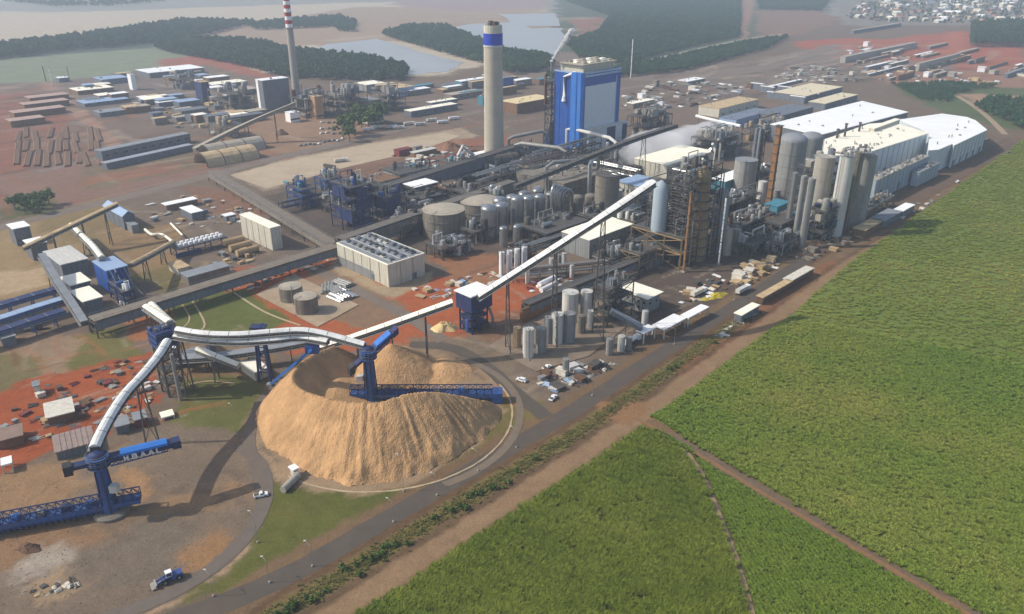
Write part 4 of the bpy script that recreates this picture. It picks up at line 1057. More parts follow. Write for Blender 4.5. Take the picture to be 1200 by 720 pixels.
# ------------------------------------------------------------------ stackers
def lattice(m, a, b, w, h, n):
    """box truss from a to b"""
    a, b = Vector(a), Vector(b); t = (b - a).normalized(); s = Vector((t.y, -t.x, 0)).normalized(); up = s.cross(t)
    if up.z < 0: up = -up
    L_ = [a + s * x + up * z for x in (-w / 2, w / 2) for z in (0, h)]; d = b - a
    for q in L_: m.beam(q, q + d, .3)
    for i in range(n + 1):
        f = d * (i / n)
        m.beam(L_[0] + f, L_[1] + f, .2); m.beam(L_[2] + f, L_[3] + f, .2); m.beam(L_[0] + f, L_[2] + f, .2); m.beam(L_[1] + f, L_[3] + f, .2)
        if i < n:
            e = d * ((i + 1) / n); m.beam(L_[0] + f, L_[1] + e, .18); m.beam(L_[2] + f, L_[3] + e, .18); m.beam(L_[1] + f, L_[3] + e, .15)
def stacker(label, base, hz, boom_to, rec_to, rec_back, marks=False, ladder_side=1):
    b = S(*base); t = thing('chip_stacker', label, 'stacker', (b.x, b.y, 0)); x, y = b.x, b.y
    MB().lathe(x, y, [(5.2, -.2), (5.2, .9), (4.2, 1.4), (3.2, 1.5)], 20).build('base', CONCD, t)
    MB().lathe(x, y, [(2.6, 1.4), (2.1, 6), (1.8, hz - 4), (2.1, hz - 2.5)], 14).build('column', MBLUE, t, True)
    rb = MB()
    for k in range(6):
        a = R(60 * k); rb.beam((x + 2.6 * math.cos(a), y + 2.6 * math.sin(a), 1.4), (x + 1.9 * math.cos(a), y + 1.9 * math.sin(a), hz - 4), .35)
    rb.build('column_rib', NAVY, t)
    hd = MB().lathe(x, y, [(2.1, hz - 3), (2.7, hz - 2.2), (2.7, hz - .6), (2.2, hz), (2.4, hz + 1), (1.8, hz + 1.8), (.9, hz + 2.2)], 14).build('slewing_head', NAVY, t)
    for k in range(3):
        MB().lathe(x, y, [(2.7, hz - 2.6 + k * 1.5), (3.4, hz - 2.5 + k * 1.5), (3.4, hz - 2.35 + k * 1.5), (2.7, hz - 2.3 + k * 1.5)], 14).build('platform', MBLUE, t)
        rl = MB()
        for i in range(14):
            a, c = 6.283 * i / 14, 6.283 * (i + 1) / 14; z = hz - 1.4 + k * 1.5
            rl.beam((x + 3.3 * math.cos(a), y + 3.3 * math.sin(a), z), (x + 3.3 * math.cos(c), y + 3.3 * math.sin(c), z), .1); rl.beam((x + 3.3 * math.cos(a), y + 3.3 * math.sin(a), z - 1), (x + 3.3 * math.cos(a), y + 3.3 * math.sin(a), z), .08)
        rl.build('railing', STEEL, t)
    # stacking boom
    e = S(*boom_to); st = Vector((x, y, hz - 1)); d = (e - st); tt = d.normalized(); s = Vector((tt.y, -tt.x, 0)).normalized()
    bm = MB().sweep([st + tt * 2.5, e], [(-1.7, -.7), (1.7, -.7), (1.7, .9), (-1.7, .9)]).build('boom', NAVY, t)
    MB().sweep([st + tt * min(9, d.length * .3), e - tt * 1.2], [(-1.9, .8), (1.9, .8), (1.7, 1.5), (0, 1.8), (-1.7, 1.5)]).build('boom_cover', BLUE2, bm)
    m = MB(); lattice(m, st + tt * 3 - Vector((0, 0, 2.0)), e - tt * 1.5 - Vector((0, 0, 1.6)), 2.6, 1.2, 9); m.build('truss', MBLUE, bm)
    MB().obox(e - s * 1.6 - Vector((0, 0, 1.4)), tt * 2.6, s * 3.2, (0, 0, 2.6)).build('boom_head', NAVY, bm)
    cw = st - tt * 7; MB().sweep([st - tt * 2, cw], [(-1.4, -.6), (1.4, -.6), (1.4, .6), (-1.4, .6)]).build('counter_arm', NAVY, t)
    MB().obox(cw - s * 1.6 - Vector((0, 0, 2)), -tt * 2.4, s * 3.2, (0, 0, 3.2)).build('counterweight', DARKER, t)
    if marks:        # white painted characters on the flank of the boom
        side = s if s.y < 0 else -s
        q = st + tt * d.length * .34 + side * 1.85
        step = d.length * .58 / 5
        up = Vector((0, 0, 1))
        def stroke(c, a, b, wd=.26):
            p0 = c + tt * a[0] + up * a[1]; p1 = c + tt * b[0] + up * b[1]
            mm.beam(p0, p1, wd * 1.3, .4)
        chars = [[((0, 0), (0, 1.5)), ((.9, 0), (.9, 1.5)), ((0, .75), (.9, .75))],
                 [((0, 0), (0, 1.5)), ((0, 1.5), (1, 1.4)), ((1, 1.4), (1, .1)), ((0, 0), (1, 0)), ((0, .75), (1, .75))],
                 [((0, 0), (.6, 1.5)), ((.6, 1.5), (1.2, 0)), ((.3, .6), (.9, .6))],
                 [((0, 0), (.6, 1.5)), ((.6, 1.5), (1.2, 0)), ((.3, .6), (.9, .6))],
                 [((0, 0), (0, 1.5)), ((0, 0), (1.1, 0))]]
        for i, ch in enumerate(chars):
            mm = MB()
            for a, c in ch: stroke(q + tt * step * i * .95 + up * (-.9), a, c)
            mm.build('painted_character', CARW, bm)
    # reclaimer bridge round the base
    e = S(*rec_to); e.z = 3.2; st = Vector((x, y, 3.4)); d = e - st; tt = d.normalized(); s = Vector((tt.y, -tt.x, 0)).normalized()
    rc = MB().sweep([st - tt * rec_back, e], [(-2.0, -.6), (2.0, -.6), (2.0, .8), (-2.0, .8)]).build('reclaimer_bridge', MBLUE, t)
    m = MB(); lattice(m, st - tt * rec_back + Vector((0, 0, .8)), e + Vector((0, 0, .8)), 3.4, 2.4, 18); m.build('bridge_truss', NAVY, rc)
    MB().tube([st + Vector((0, 0, -1.8)), e + Vector((0, 0, -1.8))], .9, 10).build('reclaim_screw', MBLUE, rc)
    fl = MB(); n = int(d.length / 1.6)
    for i in range(n):
        c = st + d * (i / n) + Vector((0, 0, -1.8)); fl.tube([c, c + tt * .15], 1.5, 10)
    fl.build('screw_flights', NAVY, rc)
    for i in range(4):
        c = st + d * (.12 + .2 * i); MB().obox(c - s * 1.1 + Vector((0, 0, .8)), tt * 2.2, s * 2.2, (0, 0, 1.5)).build('motor_housing', [MBLUE, NAVY, STEEL, BLUE2][i], rc)
    MB().obox(e - s * 2.6 + Vector((0, 0, -2.9)), tt * 4, s * 5.2, (0, 0, 4.4)).build('end_carriage', MBLUE, rc)
    for sg in (-1, 1):
        c = e + s * sg * 1.7 + tt * 2; MB().tube([c - s * .3 + Vector((0, 0, -2.6)), c + s * .3 + Vector((0, 0, -2.6))], .7, 10).build('wheel', DARKER, rc)
    MB().obox(Vector((x - 3.6 * ladder_side - 1.2, y - 2.4, hz * .45)), (2.4, 0, 0), (0, 2.2, 0), (0, 0, 2.4)).build('operator_cabin', TANKW, t)
    return t
stacker('blue column stacker standing inside the chip pile crater', (436, 471), 22, (459, 391, 27), (577, 470), 8)
stacker('blue column stacker on the empty yard with lettered boom', (131, 601), 20.5, (201, 520, 18.5), (-14, 628), 9, marks=True, ladder_side=-1)

# ------------------------------------------------------------------ belt conveyors of the wood yard
def Q(*p): return [S(*q) for q in p]
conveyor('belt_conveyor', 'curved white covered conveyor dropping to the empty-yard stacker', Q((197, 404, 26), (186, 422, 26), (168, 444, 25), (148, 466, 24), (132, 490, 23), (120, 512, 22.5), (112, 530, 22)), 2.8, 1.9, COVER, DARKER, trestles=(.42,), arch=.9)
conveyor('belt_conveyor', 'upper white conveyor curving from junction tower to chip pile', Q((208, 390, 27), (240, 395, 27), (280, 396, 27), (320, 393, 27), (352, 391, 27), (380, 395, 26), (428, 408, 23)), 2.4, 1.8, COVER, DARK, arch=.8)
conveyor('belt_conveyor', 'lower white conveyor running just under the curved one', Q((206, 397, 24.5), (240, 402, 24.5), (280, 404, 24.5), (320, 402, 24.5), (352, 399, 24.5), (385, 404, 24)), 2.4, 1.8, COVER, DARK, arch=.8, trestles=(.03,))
# blue A-frame that carries the two curved conveyors
def aframe():
    b = S(312, 446); t = thing('trestle_tower', 'blue leg trestle carrying the two curved white conveyors', 'trestle', (b.x, b.y, 0))
    for dx in (-2.4, 2.4):
        for dy in (-1.6, 1.6):
            MB().beam((b.x + dx, b.y + dy, 0), (b.x + dx * .55, b.y + dy * .6, 24.4), .8).build('leg', NAVY, t)
    m = MB()
    for k in range(4):
        z = 4.5 + 5.6 * k; f = 1 - .45 * z / 28
        for dy in (-1.6, 1.6): m.beam((b.x - 2.4 * f, b.y + dy * f, z), (b.x + 2.4 * f, b.y + dy * f, z + 4), .3); m.beam((b.x - 2.4 * f, b.y + dy * f, z), (b.x + 2.4 * f, b.y + dy * f, z), .3)
    m.build('bracing', MBLUE, t)
    MB().obox((b.x - 3, b.y - 2, 24.0), (6, 0, 0), (0, 4, 0), (0, 0, .7)).build('cap', NAVY, t)
    MB().beam(S(362, 408, 21), S(372, 399, 24), 1).build('saddle', MBLUE, t)
    q = S(316, 452); s_ = MB(); s_.beam((q.x, q.y, .3), S(366, 409, 22.5), .9); s_.build('diagonal_strut', BLUE2, t)
    MB().obox((q.x - 1, q.y - 1, -.1), (2, 0, 0), (0, 2, 0), (0, 0, 1.1)).build('footing', CONC, t)
    m = MB(); q = S(366, 409, 21.5); m.obox(q - Vector((2.5, 1.5, 1.5)), (5, 0, 0), (0, 3, 0), (0, 0, 3.2)); m.build('drive_house', MBLUE, t)
aframe()
# junction tower
def junction():
    b = S(205, 466); lu = lv = 6.5; h = Z(205, 466, 396); t = thing('junction_tower', 'dark blue transfer tower where three white conveyors meet', 'tower', (b.x, b.y, 0))
    o = (b.x - 2, b.y)
    frame(t, o, lu, lv, 0, h - 5, 4, col=DARK, plat=DARK, cw=.6)
    MB().gbox(o, -.8, lu + .8, -.8, lv + .8, h - 5, h + 1.5).build('drive_house', NAVY, t)
    gear(t, (o[0], o[1] - 1), lu, lv, h + 1.4, 8, 3, 3.0, [NAVY, MBLUE, DARK, STEEL])
    for k in range(5):
        MB().gbox(o, -1.1, lu + 1.1, -1.1, lv + 1.1, h - 4.6 + 1.3 * k, h - 4.3 + 1.3 * k).build('platform', [MBLUE, NAVY][k % 2], t)
    m = MB(); o2 = Vector((b.x, b.y, 0)); m.tube([o2 + Vector((3, -2, 0)), o2 + Vector((3, -2, h - 6))], .8, 8); m.build('chute', STEEL, t, True)
    return h
JH = junction()
conveyor('belt_conveyor', 'white inclined conveyor entering the junction tower from the chipper', Q((172, 363, 20), (184, 371, 24), (200, 382, 27.5)), 2.6, 2, CREAMR, STEEL, trestles=(.3,))
conveyor('belt_conveyor', 'second short white conveyor beside the junction tower inlet', Q((178, 360, 18), (190, 372, 22), (203, 384, 25)), 2.2, 2, CREAMR, STEEL)
conveyor('belt_conveyor', 'long cream conveyor rising from chip pile to blue transfer house', Q((372, 412, 8), (420, 397, 14), (480, 376, 20), (530, 358, 25)), 3.4, 2.2, CREAMR, DARK, trestles=(.3, .55, .8), arch=.5)
conveyor('belt_conveyor', 'long white conveyor climbing to the top of digester tower', Q((560, 352, 26), (610, 320, 36), (660, 288, 46), (712, 254, 57), (765, 218, 66)), 3.5, 2.3, COVER, DARKER, trestles=(.16, .42, .68), arch=.5)
# transfer house between the two long conveyors
def transfer_house():
    b = S(556, 392); lu, lv = 9.5, 8; z0 = Z(556, 392, 366); z1 = Z(556, 392, 347); o = (b.x - 1, b.y)
    t = thing('transfer_house', 'blue transfer house with white roof on navy legs', 'transfer house', (b.x, b.y, 0))
    frame(t, o, lu, lv, 0, z0, 3, col=NAVY, plat=NAVY, cw=.8)
    MB().gbox(o, -1.2, lu + 2.2, -1.2, lv + 1.2, z0, z1).build('wall', NAVY, t)
    P = lambda a, c, z: Vector((o[0], o[1], z)) + U * a + V * c
    MB().gbox(o, -1.8, lu + 2.8, -1.8, lv + 1.8, z1, z1 + .5).build('roof', WHITE, t)
    gear(t, o, lu, lv, .1, 8, 9, 7, [NAVY, MBLUE, DARK])
    MB().tube([P(lu + 1, 1, z0 + 1), P(lu + 2.5, -1, z0 - 6), P(lu + 2.5, -1, 0)], .7, 8).build('chute', STEEL, t, True)
    heap('chip_heap', 'small tan spill heap beside the blue transfer house legs', 521, 386, 6, 4, 4, M('chips_pale', (222, 196, 140), .95), 'heap')
transfer_house()
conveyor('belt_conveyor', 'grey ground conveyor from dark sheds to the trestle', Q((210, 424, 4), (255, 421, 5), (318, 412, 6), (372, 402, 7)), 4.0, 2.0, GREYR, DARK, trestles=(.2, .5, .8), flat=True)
conveyor('belt_conveyor', 'short cream inclined conveyor feeding the low cream hopper', Q((232, 413, 12), (252, 421, 10), (280, 432, 6)), 2.6, 2.0, CREAMR, STEEL, trestles=(.4,))
bld('hopper_house', 'low cream reclaim hopper at the foot of blue trestle', 'hopper', (300, 447), (282, 436), (315, 440), 437, CREAMW, CREAMR)
bld('drive_house', 'dark drive box straddling the short cream conveyor', 'drive house', (250, 432), (245, 428), (256, 427), 412, SLATE, SLATE, h=13)
bld('shed', 'low dark shed under the junction tower conveyors', 'shed', (213, 432), (205, 427), (238, 421), 419, DARK, GREYR, h=4)
bld('hut', 'small white roofed hut below the junction tower', 'hut', (205, 421), (199, 418), (208, 418), 415, SLATE, WHITE, h=5)

# ------------------------------------------------------------------ boiler house and the two chimneys
def boiler():
    near = (681, 180); o, lv, lu = dims(near, (648,), (723,)); H_ = Z(near[0], near[1], 88)
    t = thing('boiler_house', 'tall blue recovery boiler house with grey panel face', 'boiler house', (o.x, o.y, 0))
    P = lambda a, b, z: Vector((o.x, o.y, z)) + U * a + V * b
    MB().gbox(o, 0, lu, 0, lv, 0, H_).build('wall', BLUE, t)
    MB().gbox(o, -4.5, .2, -.8, lv * .30, 0, H_ + 1.5).build('stair_tower', BLUE2, t)
    MB().gbox(o, -4.8, -4.4, lv * .10, lv * .13, 0, H_ + 1.6).build('tower_rib', BLUE, t)
    for k in range(2):
        b = lv * (.5 + .3 * k); MB().gbox(o, -.25, .1, b - .2, b + .2, 0, H_ * .9).build('downpipe', BLUE, t)
    pn = MB().gbox(o, 2.0, lu * .86, -.6, .2, H_ * .02, H_ * .85); pn.build('grey_panel', PANEL, t)
    MB().gbox(o, 1.0, lu - 1.5, -.9, -.1, H_ * .965, H_ * .99).build('light_band', BLUEGREY, t)
    MB().gbox(o, lu * .86, lu * .875, -.9, -.1, H_ * .3, H_ * .93).build('corner_trim', BLUEGREY, t)
    pr = MB()
    for (a0, a1, b0, b1) in ((-.4, lu + .4, -.4, .3), (-.4, lu + .4, lv - .3, lv + .4), (-.4, .3, .3, lv - .3), (lu - .3, lu + .4, .3, lv - .3)): pr.gbox(o, a0, a1, b0, b1, H_ - .02, H_ + 1.4)
    pr.build('parapet', BLUEGREY, t)
    MB().gbox(o, .4, lu - .4, .4, lv - .4, H_ + .02, H_ + .35).build('roof_slab', GREYR, t)
    rf = MB().gbox(o, lu * .12, lu * .95, lv * .18, lv * .95, H_ + .3, H_ + 6.5).build('penthouse', CREAMW, t)
    MB().gbox(o, lu * .06, lu * .98, lv * .12, lv * .98, H_ + 6.5, H_ + 7.2).build('penthouse_roof', TANKRF, rf)
    for i in range(5):
        for j in range(3):
            a, b = lu * (.18 + .17 * i), lv * (.25 + .24 * j); MB().gbox(o, a, a + lu * .1, b, b + lv * .12, H_ + 7.15, H_ + 8.3).build('roof_vent', [TANKRF, CREAMR][(i + j) % 2], rf)
    # low annex on the grey side with white roof rim
    MB().gbox(o, 2.5, lu + 6, -5.5, -.7, 0, H_ * .30).build('annex', PANEL, t)
    MB().gbox(o, 2.0, lu + 6.6, -6.2, -.72, H_ * .30, H_ * .315).build('annex_roof', TANKW, t)
    MB().gbox(o, lu * .55, lu * .78, -5.8, -5.4, 0, H_ * .29).build('annex_panel', NAVY, t)
    MB().gbox(o, lu * .98, lu + 5.5, -5.8, -5.4, 0, H_ * .29).build('annex_panel', NAVY, t)
    MB().tube([P(1.2, -6.3, 0), P(1.2, -6.3, H_ * .29), P(-1.5, -4, H_ * .31), P(-3, -1, H_ * .29)], .9, 8).build('white_duct', CARW, t, True)
    MB().tube([P(-1.2, lv * .62, H_ * .70), P(-1.2, lv * .62, H_ * .95), P(-1.2, lv * .4, H_ * .99), P(1, lv * .3, H_ + 1)], 1.3, 8).build('white_duct', CARW, t, True)
    MB().cyl(P(-1.2, lv * .62, 0).x, P(-1.2, lv * .62, 0).y, H_ * .64, H_ * .70, 2.2, 1.3, 10).build('duct_boot', CARW, t)
    vp = MB().tube([P(-2, lv + 2, 2), P(-4, lv + 6, H_ * .12), P(-2, lv + 3, H_ * .3), P(-2, lv + 2, H_ * .38), P(-2, lv + 2, H_ * 1.10)], .8, 8).build('vent_pipe', STEEL, t, True)
    oo = P(-2.5, lv + 1.0, 0)
    frame(t, oo, 9, 7, 0, H_ * .86, 8, col=DARKER, plat=DARK, cw=.7)
    gear(t, oo, 9, 7, .1, 6, 5, 22, [DARK, STEEL, NAVY])
    MB().tube([P(-1, lv + 9, H_ * .55), P(2, lv + 12, H_ * .93)], 1.3, 8).build('flue', RUSTD, t, True)
    return o, lu, lv, H_
BO, BLU, BLV, BH = boiler()
def stack():
    b = S(579, 192); x, y = b.x, b.y + 4; Ht = Z(579, 192, 30); r0 = 11.5 * MPP(579, 190); r1 = r0 * .88
    t = thing('concrete_stack', 'tall pale concrete stack with blue band at top', 'chimney', (x, y, 0))
    zb0, zb1 = Ht * .865, Ht * .945; rr = lambda z: r0 + (r1 - r0) * z / Ht
    MB().lathe(x, y, [(r0, -.2), (rr(zb0), zb0)], 28).build('shaft', CONCS, t, True)
    for k in range(1, 9):
        z = zb0 * k / 9; MB().lathe(x, y, [(rr(z) + .01, z - .08), (rr(z) + .05, z - .06), (rr(z) + .05, z + .06), (rr(z) + .01, z + .08)], 28).build('pour_joint', CONC, t)
    MB().lathe(x, y, [(rr(zb0) * 1.03, zb0 - 1.5), (rr(zb0) * 1.05, zb0 - 1.3), (rr(zb0) * 1.05, zb0), (rr(zb0), zb0 + .05)], 28).build('white_ring', TANKW, t)
    MB().lathe(x, y, [(rr(zb0) * 1.04, zb0 + .02), (rr(zb1) * 1.04, zb1)], 28).build('blue_band', M('band_blue', (30, 62, 176), .5, var=.06), t, True)
    MB().lathe(x, y, [(rr(zb1) * 1.0, zb1 + .01), (r1 * 1.0, Ht), (r1 * .9, Ht), (r1 * .9, Ht - 3)], 28).build('crown_ring', CREAMW, t)
    for k in range(4):
        a = R(30 + 90 * k); MB().cyl(x + r1 * .5 * math.cos(a), y + r1 * .5 * math.sin(a), Ht - 3, Ht + 2.2 + .6 * (k % 2), r1 * .27, n=12).build('flue_liner', [STEEL, RUSTD][k % 2], t, True)
    lb = MB(); lx, ly = x - r0 * .75, y - r0 * .72
    for k in range(int(Ht / 1.2)):
        z = k * 1.2; f = rr(z) / r0; lb.beam((x - (r0 * .75) * f - .3, y - r0 * .72 * f - .1, z), (x - r0 * .75 * f + .3, y - r0 * .72 * f - .3, z), .1)
    lb.build('ladder', STEEL, t)
stack()
def chimney():
    b = S(349, 122); x, y = b.x, b.y; Ht = Z(349, 122, -8); r0 = 4.6 * MPP(349, 122); r1 = r0 * .78
    t = thing('striped_chimney', 'slender grey chimney with red and white bands', 'chimney', (x, y, 0)); rr = lambda z: r0 + (r1 - r0) * z / Ht
    zs = Ht * .70; MB().lathe(x, y, [(r0, -.2), (rr(zs), zs)], 18).build('shaft', CONC, t, True)
    n = 9
    for k in range(n):
        a, c = zs + (Ht - zs) * k / n, zs + (Ht - zs) * (k + 1) / n
        MB().lathe(x, y, [(rr(a), a + .01), (rr(c), c)], 18).build('band', CARW if k % 2 == 0 else RED, t, True)
    for k in (0, 4): 
        z = zs + (Ht - zs) * k / n; MB().lathe(x, y, [(rr(z), z - .3), (rr(z) + 1.2, z), (rr(z) + 1.2, z + .2), (rr(z), z + .3)], 18).build('balcony', STEEL, t)
chimney()
# ------------------------------------------------------------------ centre of the mill
bt = bld('cooling_building', 'large cream cooling building with rows of roof fans', 'building', (456, 337), (400, 303), (498,), 311, CREAMW, CREAMR, 'flat', over=.2, plinth=None, doors=(('L', .3, 3, 3.5), ('R', .7, 3, 3.5)))
def roof_fans(b):
    t, o, lu, lv, H_ = b
    MB().gbox(o, -.08, .0, lv * .28, lv + .06, 0, H_ * .42).build('grey_skirt', GREYW, t)
    MB().gbox(o, .6, lu - .6, .6, lv - .6, H_ + .36, H_ + .5).build('roof_deck', GREYR, t)
    r = random.Random(4)
    for i in range(3):
        for j in range(8):
            a, b_ = lu * (.2 + .3 * i), lv * (.09 + .118 * j)
            c = Vector((o.x, o.y, 0)) + U * a + V * b_; f = MB().gbox(c, -1.7, 1.7, -1.6, 1.6, H_ + .5, H_ + 1.3 + r.uniform(0, .5)).build('fan_unit', r.choice([STEEL, TANKW, GREYR, SLATE]), t)
            MB().cyl(c.x, c.y, H_ + 1.3, H_ + 2.3, 1.2, n=12).build('fan_ring', r.choice([DARK, STEEL, SILVER]), f)
    for j in range(4):
        a = lu * (.12 + .25 * j); MB().tube([Vector((o.x, o.y, H_ + 1.0)) + U * a + V * 1.0, Vector((o.x, o.y, H_ + 1.0)) + U * a + V * (lv - 1)], .28, 6).build('roof_pipe', SILVER, t)
roof_fans(bt)
bld('warehouse', 'tall plain cream box warehouse beside the pipe racks', 'warehouse', (320, 294), (287, 272), (332,), 268, CREAMW, CREAMR, over=.15)
rack('long low pipe rack bridge along the red earth yard', (112, 394), (396, 304), 7, 7, 2, 5, SLATE, 16, top=M('rack_deck', (128, 118, 104), .9, var=.2, scale=.3, dirt=.3))
rack('pipe rack running behind the cream cooling building', (400, 304), (600, 232), 7, 11, 3, 6, CONCD, 15, top=M('rack_deck2', (112, 106, 98), .9, var=.25, scale=.3))
rack('wide pipe bridge crossing toward the pale concrete yard', (392, 300), (250, 212), 6, 6, 2, 5, CONCD, 16, top=M('rack_deck3', (124, 114, 102), .9, var=.2, scale=.3, dirt=.3))
rack('tall dark pipe rack behind the flat roofed tanks', (452, 244), (606, 192), 8, 14, 3, 6, SLATE, 15, top=DARK)
rack('bundle of silver pipes from the boiler house foot', (632, 188), (748, 214), 8, 9, 2, 8, DARK, 14, mats=[SILVER, STEEL, SILVER, TANKG])
rack('narrow dark rack beside the small purple frame', (330, 250), (392, 236), 5, 7, 2, 4, NAVY, 12, mats=[NAVY, STEEL, DARK])
tank('flat_tank', 'wide round tank with shallow tan cone roof', 519, 281, 252, 50, mat=CONCD, rmat=TANKRF, rings=2)
tank('flat_tank', 'second wide tank with tan roof behind silver evaporators', 562, 262, 241, 48, mat=CONCD, rmat=TANKRF, rings=1)
tank('flat_tank', 'low round tank with pale roof on red earth slab', 339, 356, 340, 27, mat=CONCD, rmat=TANKRF, rings=1)
tank('flat_tank', 'front low round tank with pale roof, twin of pair', 357, 370, 352, 27, mat=CONCD, rmat=TANKRF, rings=1)
# evaporators
EV = [(573, 281, 244, 19), (588, 275, 240, 16), (606, 271, 232, 15), (619, 266, 231, 14), (632, 262, 229, 13), (645, 258, 226, 12), (586, 264, 234, 17), (600, 258, 230, 14), (614, 255, 226, 14), (630, 250, 222, 13), (660, 258, 232, 15), (676, 254, 231, 15), (692, 250, 229, 14), (590, 290, 266, 10), (606, 286, 264, 10), (640, 272, 252, 10)]
EVL = ['big front silver evaporator with domed cap', 'silver evaporator second from the tan roofed tanks', 'tall silver evaporator with smooth dome in front row', 'fourth silver evaporator along the front row', 'fifth slim silver evaporator in front row', 'last slim silver evaporator of the front row', 'broad silver evaporator just behind the front row', 'rear silver evaporator next to the broad one', 'rear silver evaporator with tall dome', 'slim rear silver evaporator by the arched pipes', 'dull brown evaporator after the silver rows', 'middle dull brown evaporator of three', 'dull brown evaporator nearest the dark silo', 'short silver condenser at the front foot', 'short silver condenser between pipes at the foot', 'short silver condenser under the fifth evaporator']
for (px, py, ty, wp), lb in zip(EV, EVL):
    brown = 'brown' in lb
    tank('evaporator', lb, px, py, ty + 3, wp, roof='dome', mat=CONCD if brown else SILVER, rings=3, cat='evaporator', group='evaporator vessels', n=18)
def arch_pipes():
    b = S(652, 262); t = thing('arched_pipes', 'cluster of big silver arched pipes over the evaporators', 'pipes', (b.x, b.y, 0)); r = random.Random(3)
    for k in range(5):
        p = S(646 + 3.2 * k, 262 - k); h = Z(648, 262, 219 + 2 * k); q = p + U * 7 + V * (2 - k)
        ps = [p] + [p.lerp(q, .5 - .5 * math.cos(R(a))) + Vector((0, 0, h - 4 + 4 * math.sin(R(a)))) for a in range(0, 181, 20)] + [Vector((q.x, q.y, 8))]
        MB().tube(ps, 1.0, 10).build('pipe', SILVER, t, True)
arch_pipes()
tank('silo', 'dark stained concrete silo beside the silver evaporators', 711, 256, 208, 28, mat=CONCD, rmat=DARK, roof='flat', rings=3, cat='silo')
tank('silo', 'squat brown silo behind the dark pipe rack', 618, 224, 205, 26, mat=CONCD, rmat=CONCD, roof='flat', cat='silo')
bld('process_hall', 'low grimy concrete hall behind the evaporators', 'hall', (660, 236), (612,), (712,), 216, CONCD, CONCD, vents=14, wins=(('R', 7, 2, 1.6, 5),))
bld('process_hall', 'long grey concrete hall in front of the boiler house', 'hall', (640, 214), (596,), (700,), 199, CONCD, M('sooty_roof', (78, 74, 70), .9, var=.3, scale=.3), vents=40, wins=(('R', 8, 2, 1.6, 5),))
conveyor('ash_conveyor', 'dark overhead gallery rising from evaporators to the boiler', Q((603, 222, 20), (670, 195, 28), (738, 168, 34), (792, 150, 36)), 3.4, 2.6, DARK, DARKER, trestles=(.15, .45, .75), flat=True)
rack('grey pipe rack running past the boiler house foot', (744, 212), (860, 168), 7, 10, 2, 6, SLATE, 16, top=DARK)
# frames with machinery
def plant_frame(label, near, left, right, top, floors, seed, col=DARK, mats=None, n=6, hm=7, extra=None, topgear=10, name='process_unit', group=None, walls=None):
    o, lv, lu = dims(near, left, right); H_ = Z(near[0], near[1], top)
    t = thing(name, label, 'process unit', (o.x, o.y, 0), group)
    frame(t, o, lu, lv, 0, H_, floors, 3 if lu > 10 else 2, 3 if lv > 10 else 2, col, DARK, .55)
    r = random.Random(seed)
    for k in range(floors): gear(t, o, lu, lv, .1 + H_ * k / floors + (.5 if k else 0), n, seed + k, min(hm, H_ / floors * 1.2), mats)
    gear(t, o, lu, lv, H_ + .5, topgear, seed + 77, hm, mats)
    if walls:
        for k in range(floors):
            if r.random() < .7: MB().gbox(o, -.12, .0, lv * r.uniform(0, .3), lv * r.uniform(.5, 1), H_ * k / floors + .3, H_ * (k + .9) / floors).build('cladding', walls, t)
            if r.random() < .7: MB().gbox(o, lu * r.uniform(0, .3), lu * r.uniform(.5, 1), -.12, 0, H_ * k / floors + .3, H_ * (k + .9) / floors).build('cladding', walls, t)
    return t, o, lu, lv, H_
plant_frame('bright blue open steel frame by the pale yard', (356, 246), (338,), (372,), 224, 3, 21, MBLUE, [MBLUE, STEEL, TEAL, SILVER], 5, 7)
plant_frame('tall navy filter frame with purple and white drums', (415, 275), (390,), (438,), 222, 4, 22, NAVY, [NAVY, MBLUE, TANKW, STEEL, DARK], 7, 9, walls=NAVY)
plant_frame('navy steel frame stretching beside the tall filter frame', (452, 268), (434,), (478,), 234, 3, 23, NAVY, [NAVY, DARK, MBLUE, STEEL], 6, 7, walls=NAVY)
plant_frame('dark lime kiln frame beneath the small white roof', (490, 256), (470,), (520,), 236, 2, 24, DARKER, [DARK, DARKER, STEEL], 8, 6)
bld('kiln_cover', 'small bright white roof above the dark kiln frame', 'roof cover', (488, 245), (474,), (514,), 239, DARK, WHITE, h=Z(488, 256, 234) + 2, z0=Z(488, 256, 234))
plant_frame('dark mixed pipe frame between the tall rack and red yard', (540, 214), (512,), (566,), 196, 2, 25, DARK, [STEEL, SILVER, DARK, TEAL, TANKG], 9, 6)
plant_frame('low frame with grey panels beside the pale yard', (470, 222), (446,), (506,), 206, 2, 26, DARK, [GREYW, STEEL, TEAL, DARK], 8, 6, walls=STEELBLUE)
def kiln():
    a, b = S(545, 196, 9), S(605, 186, 9); t = thing('lime_kiln', 'large dark horizontal kiln drum near the concrete stack', 'kiln', (a.x, a.y, 0))
    d = (b - a).normalized(); MB().tube([a, b], 5.5, 18).build('drum', M('kiln_shell', (92, 86, 82), .7, var=.25, scale=.3), t, True)
    for k in range(4):
        c = a.lerp(b, .12 + .25 * k); MB().tube([c - d * .8, c + d * .8], 6.1, 18).build('riding_ring', DARK, t)
        MB().obox(c - Vector((3, 3, 9)), (6, 0, 0), (0, 6, 0), (0, 0, 4.6)).build('pier', CONCD, t)
    MB().tube([a - d * 3 + Vector((0, 0, 2)), a - d * 6 + Vector((0, 0, 10)), a - d * 2 + Vector((0, 0, 16)), a + d * 8 + Vector((0, 0, 8))], 1.2, 10).build('white_duct', TANKW, t, True)
    MB().tube([a - d * 9 + Vector((0, 3, -8)), a - d * 6 + Vector((0, 0, 8)), a + d * 2 + Vector((0, 0, 14)), a + d * 4 + Vector((0, 0, 5))], .9, 10).build('white_duct', CARW, t, True)
kiln()
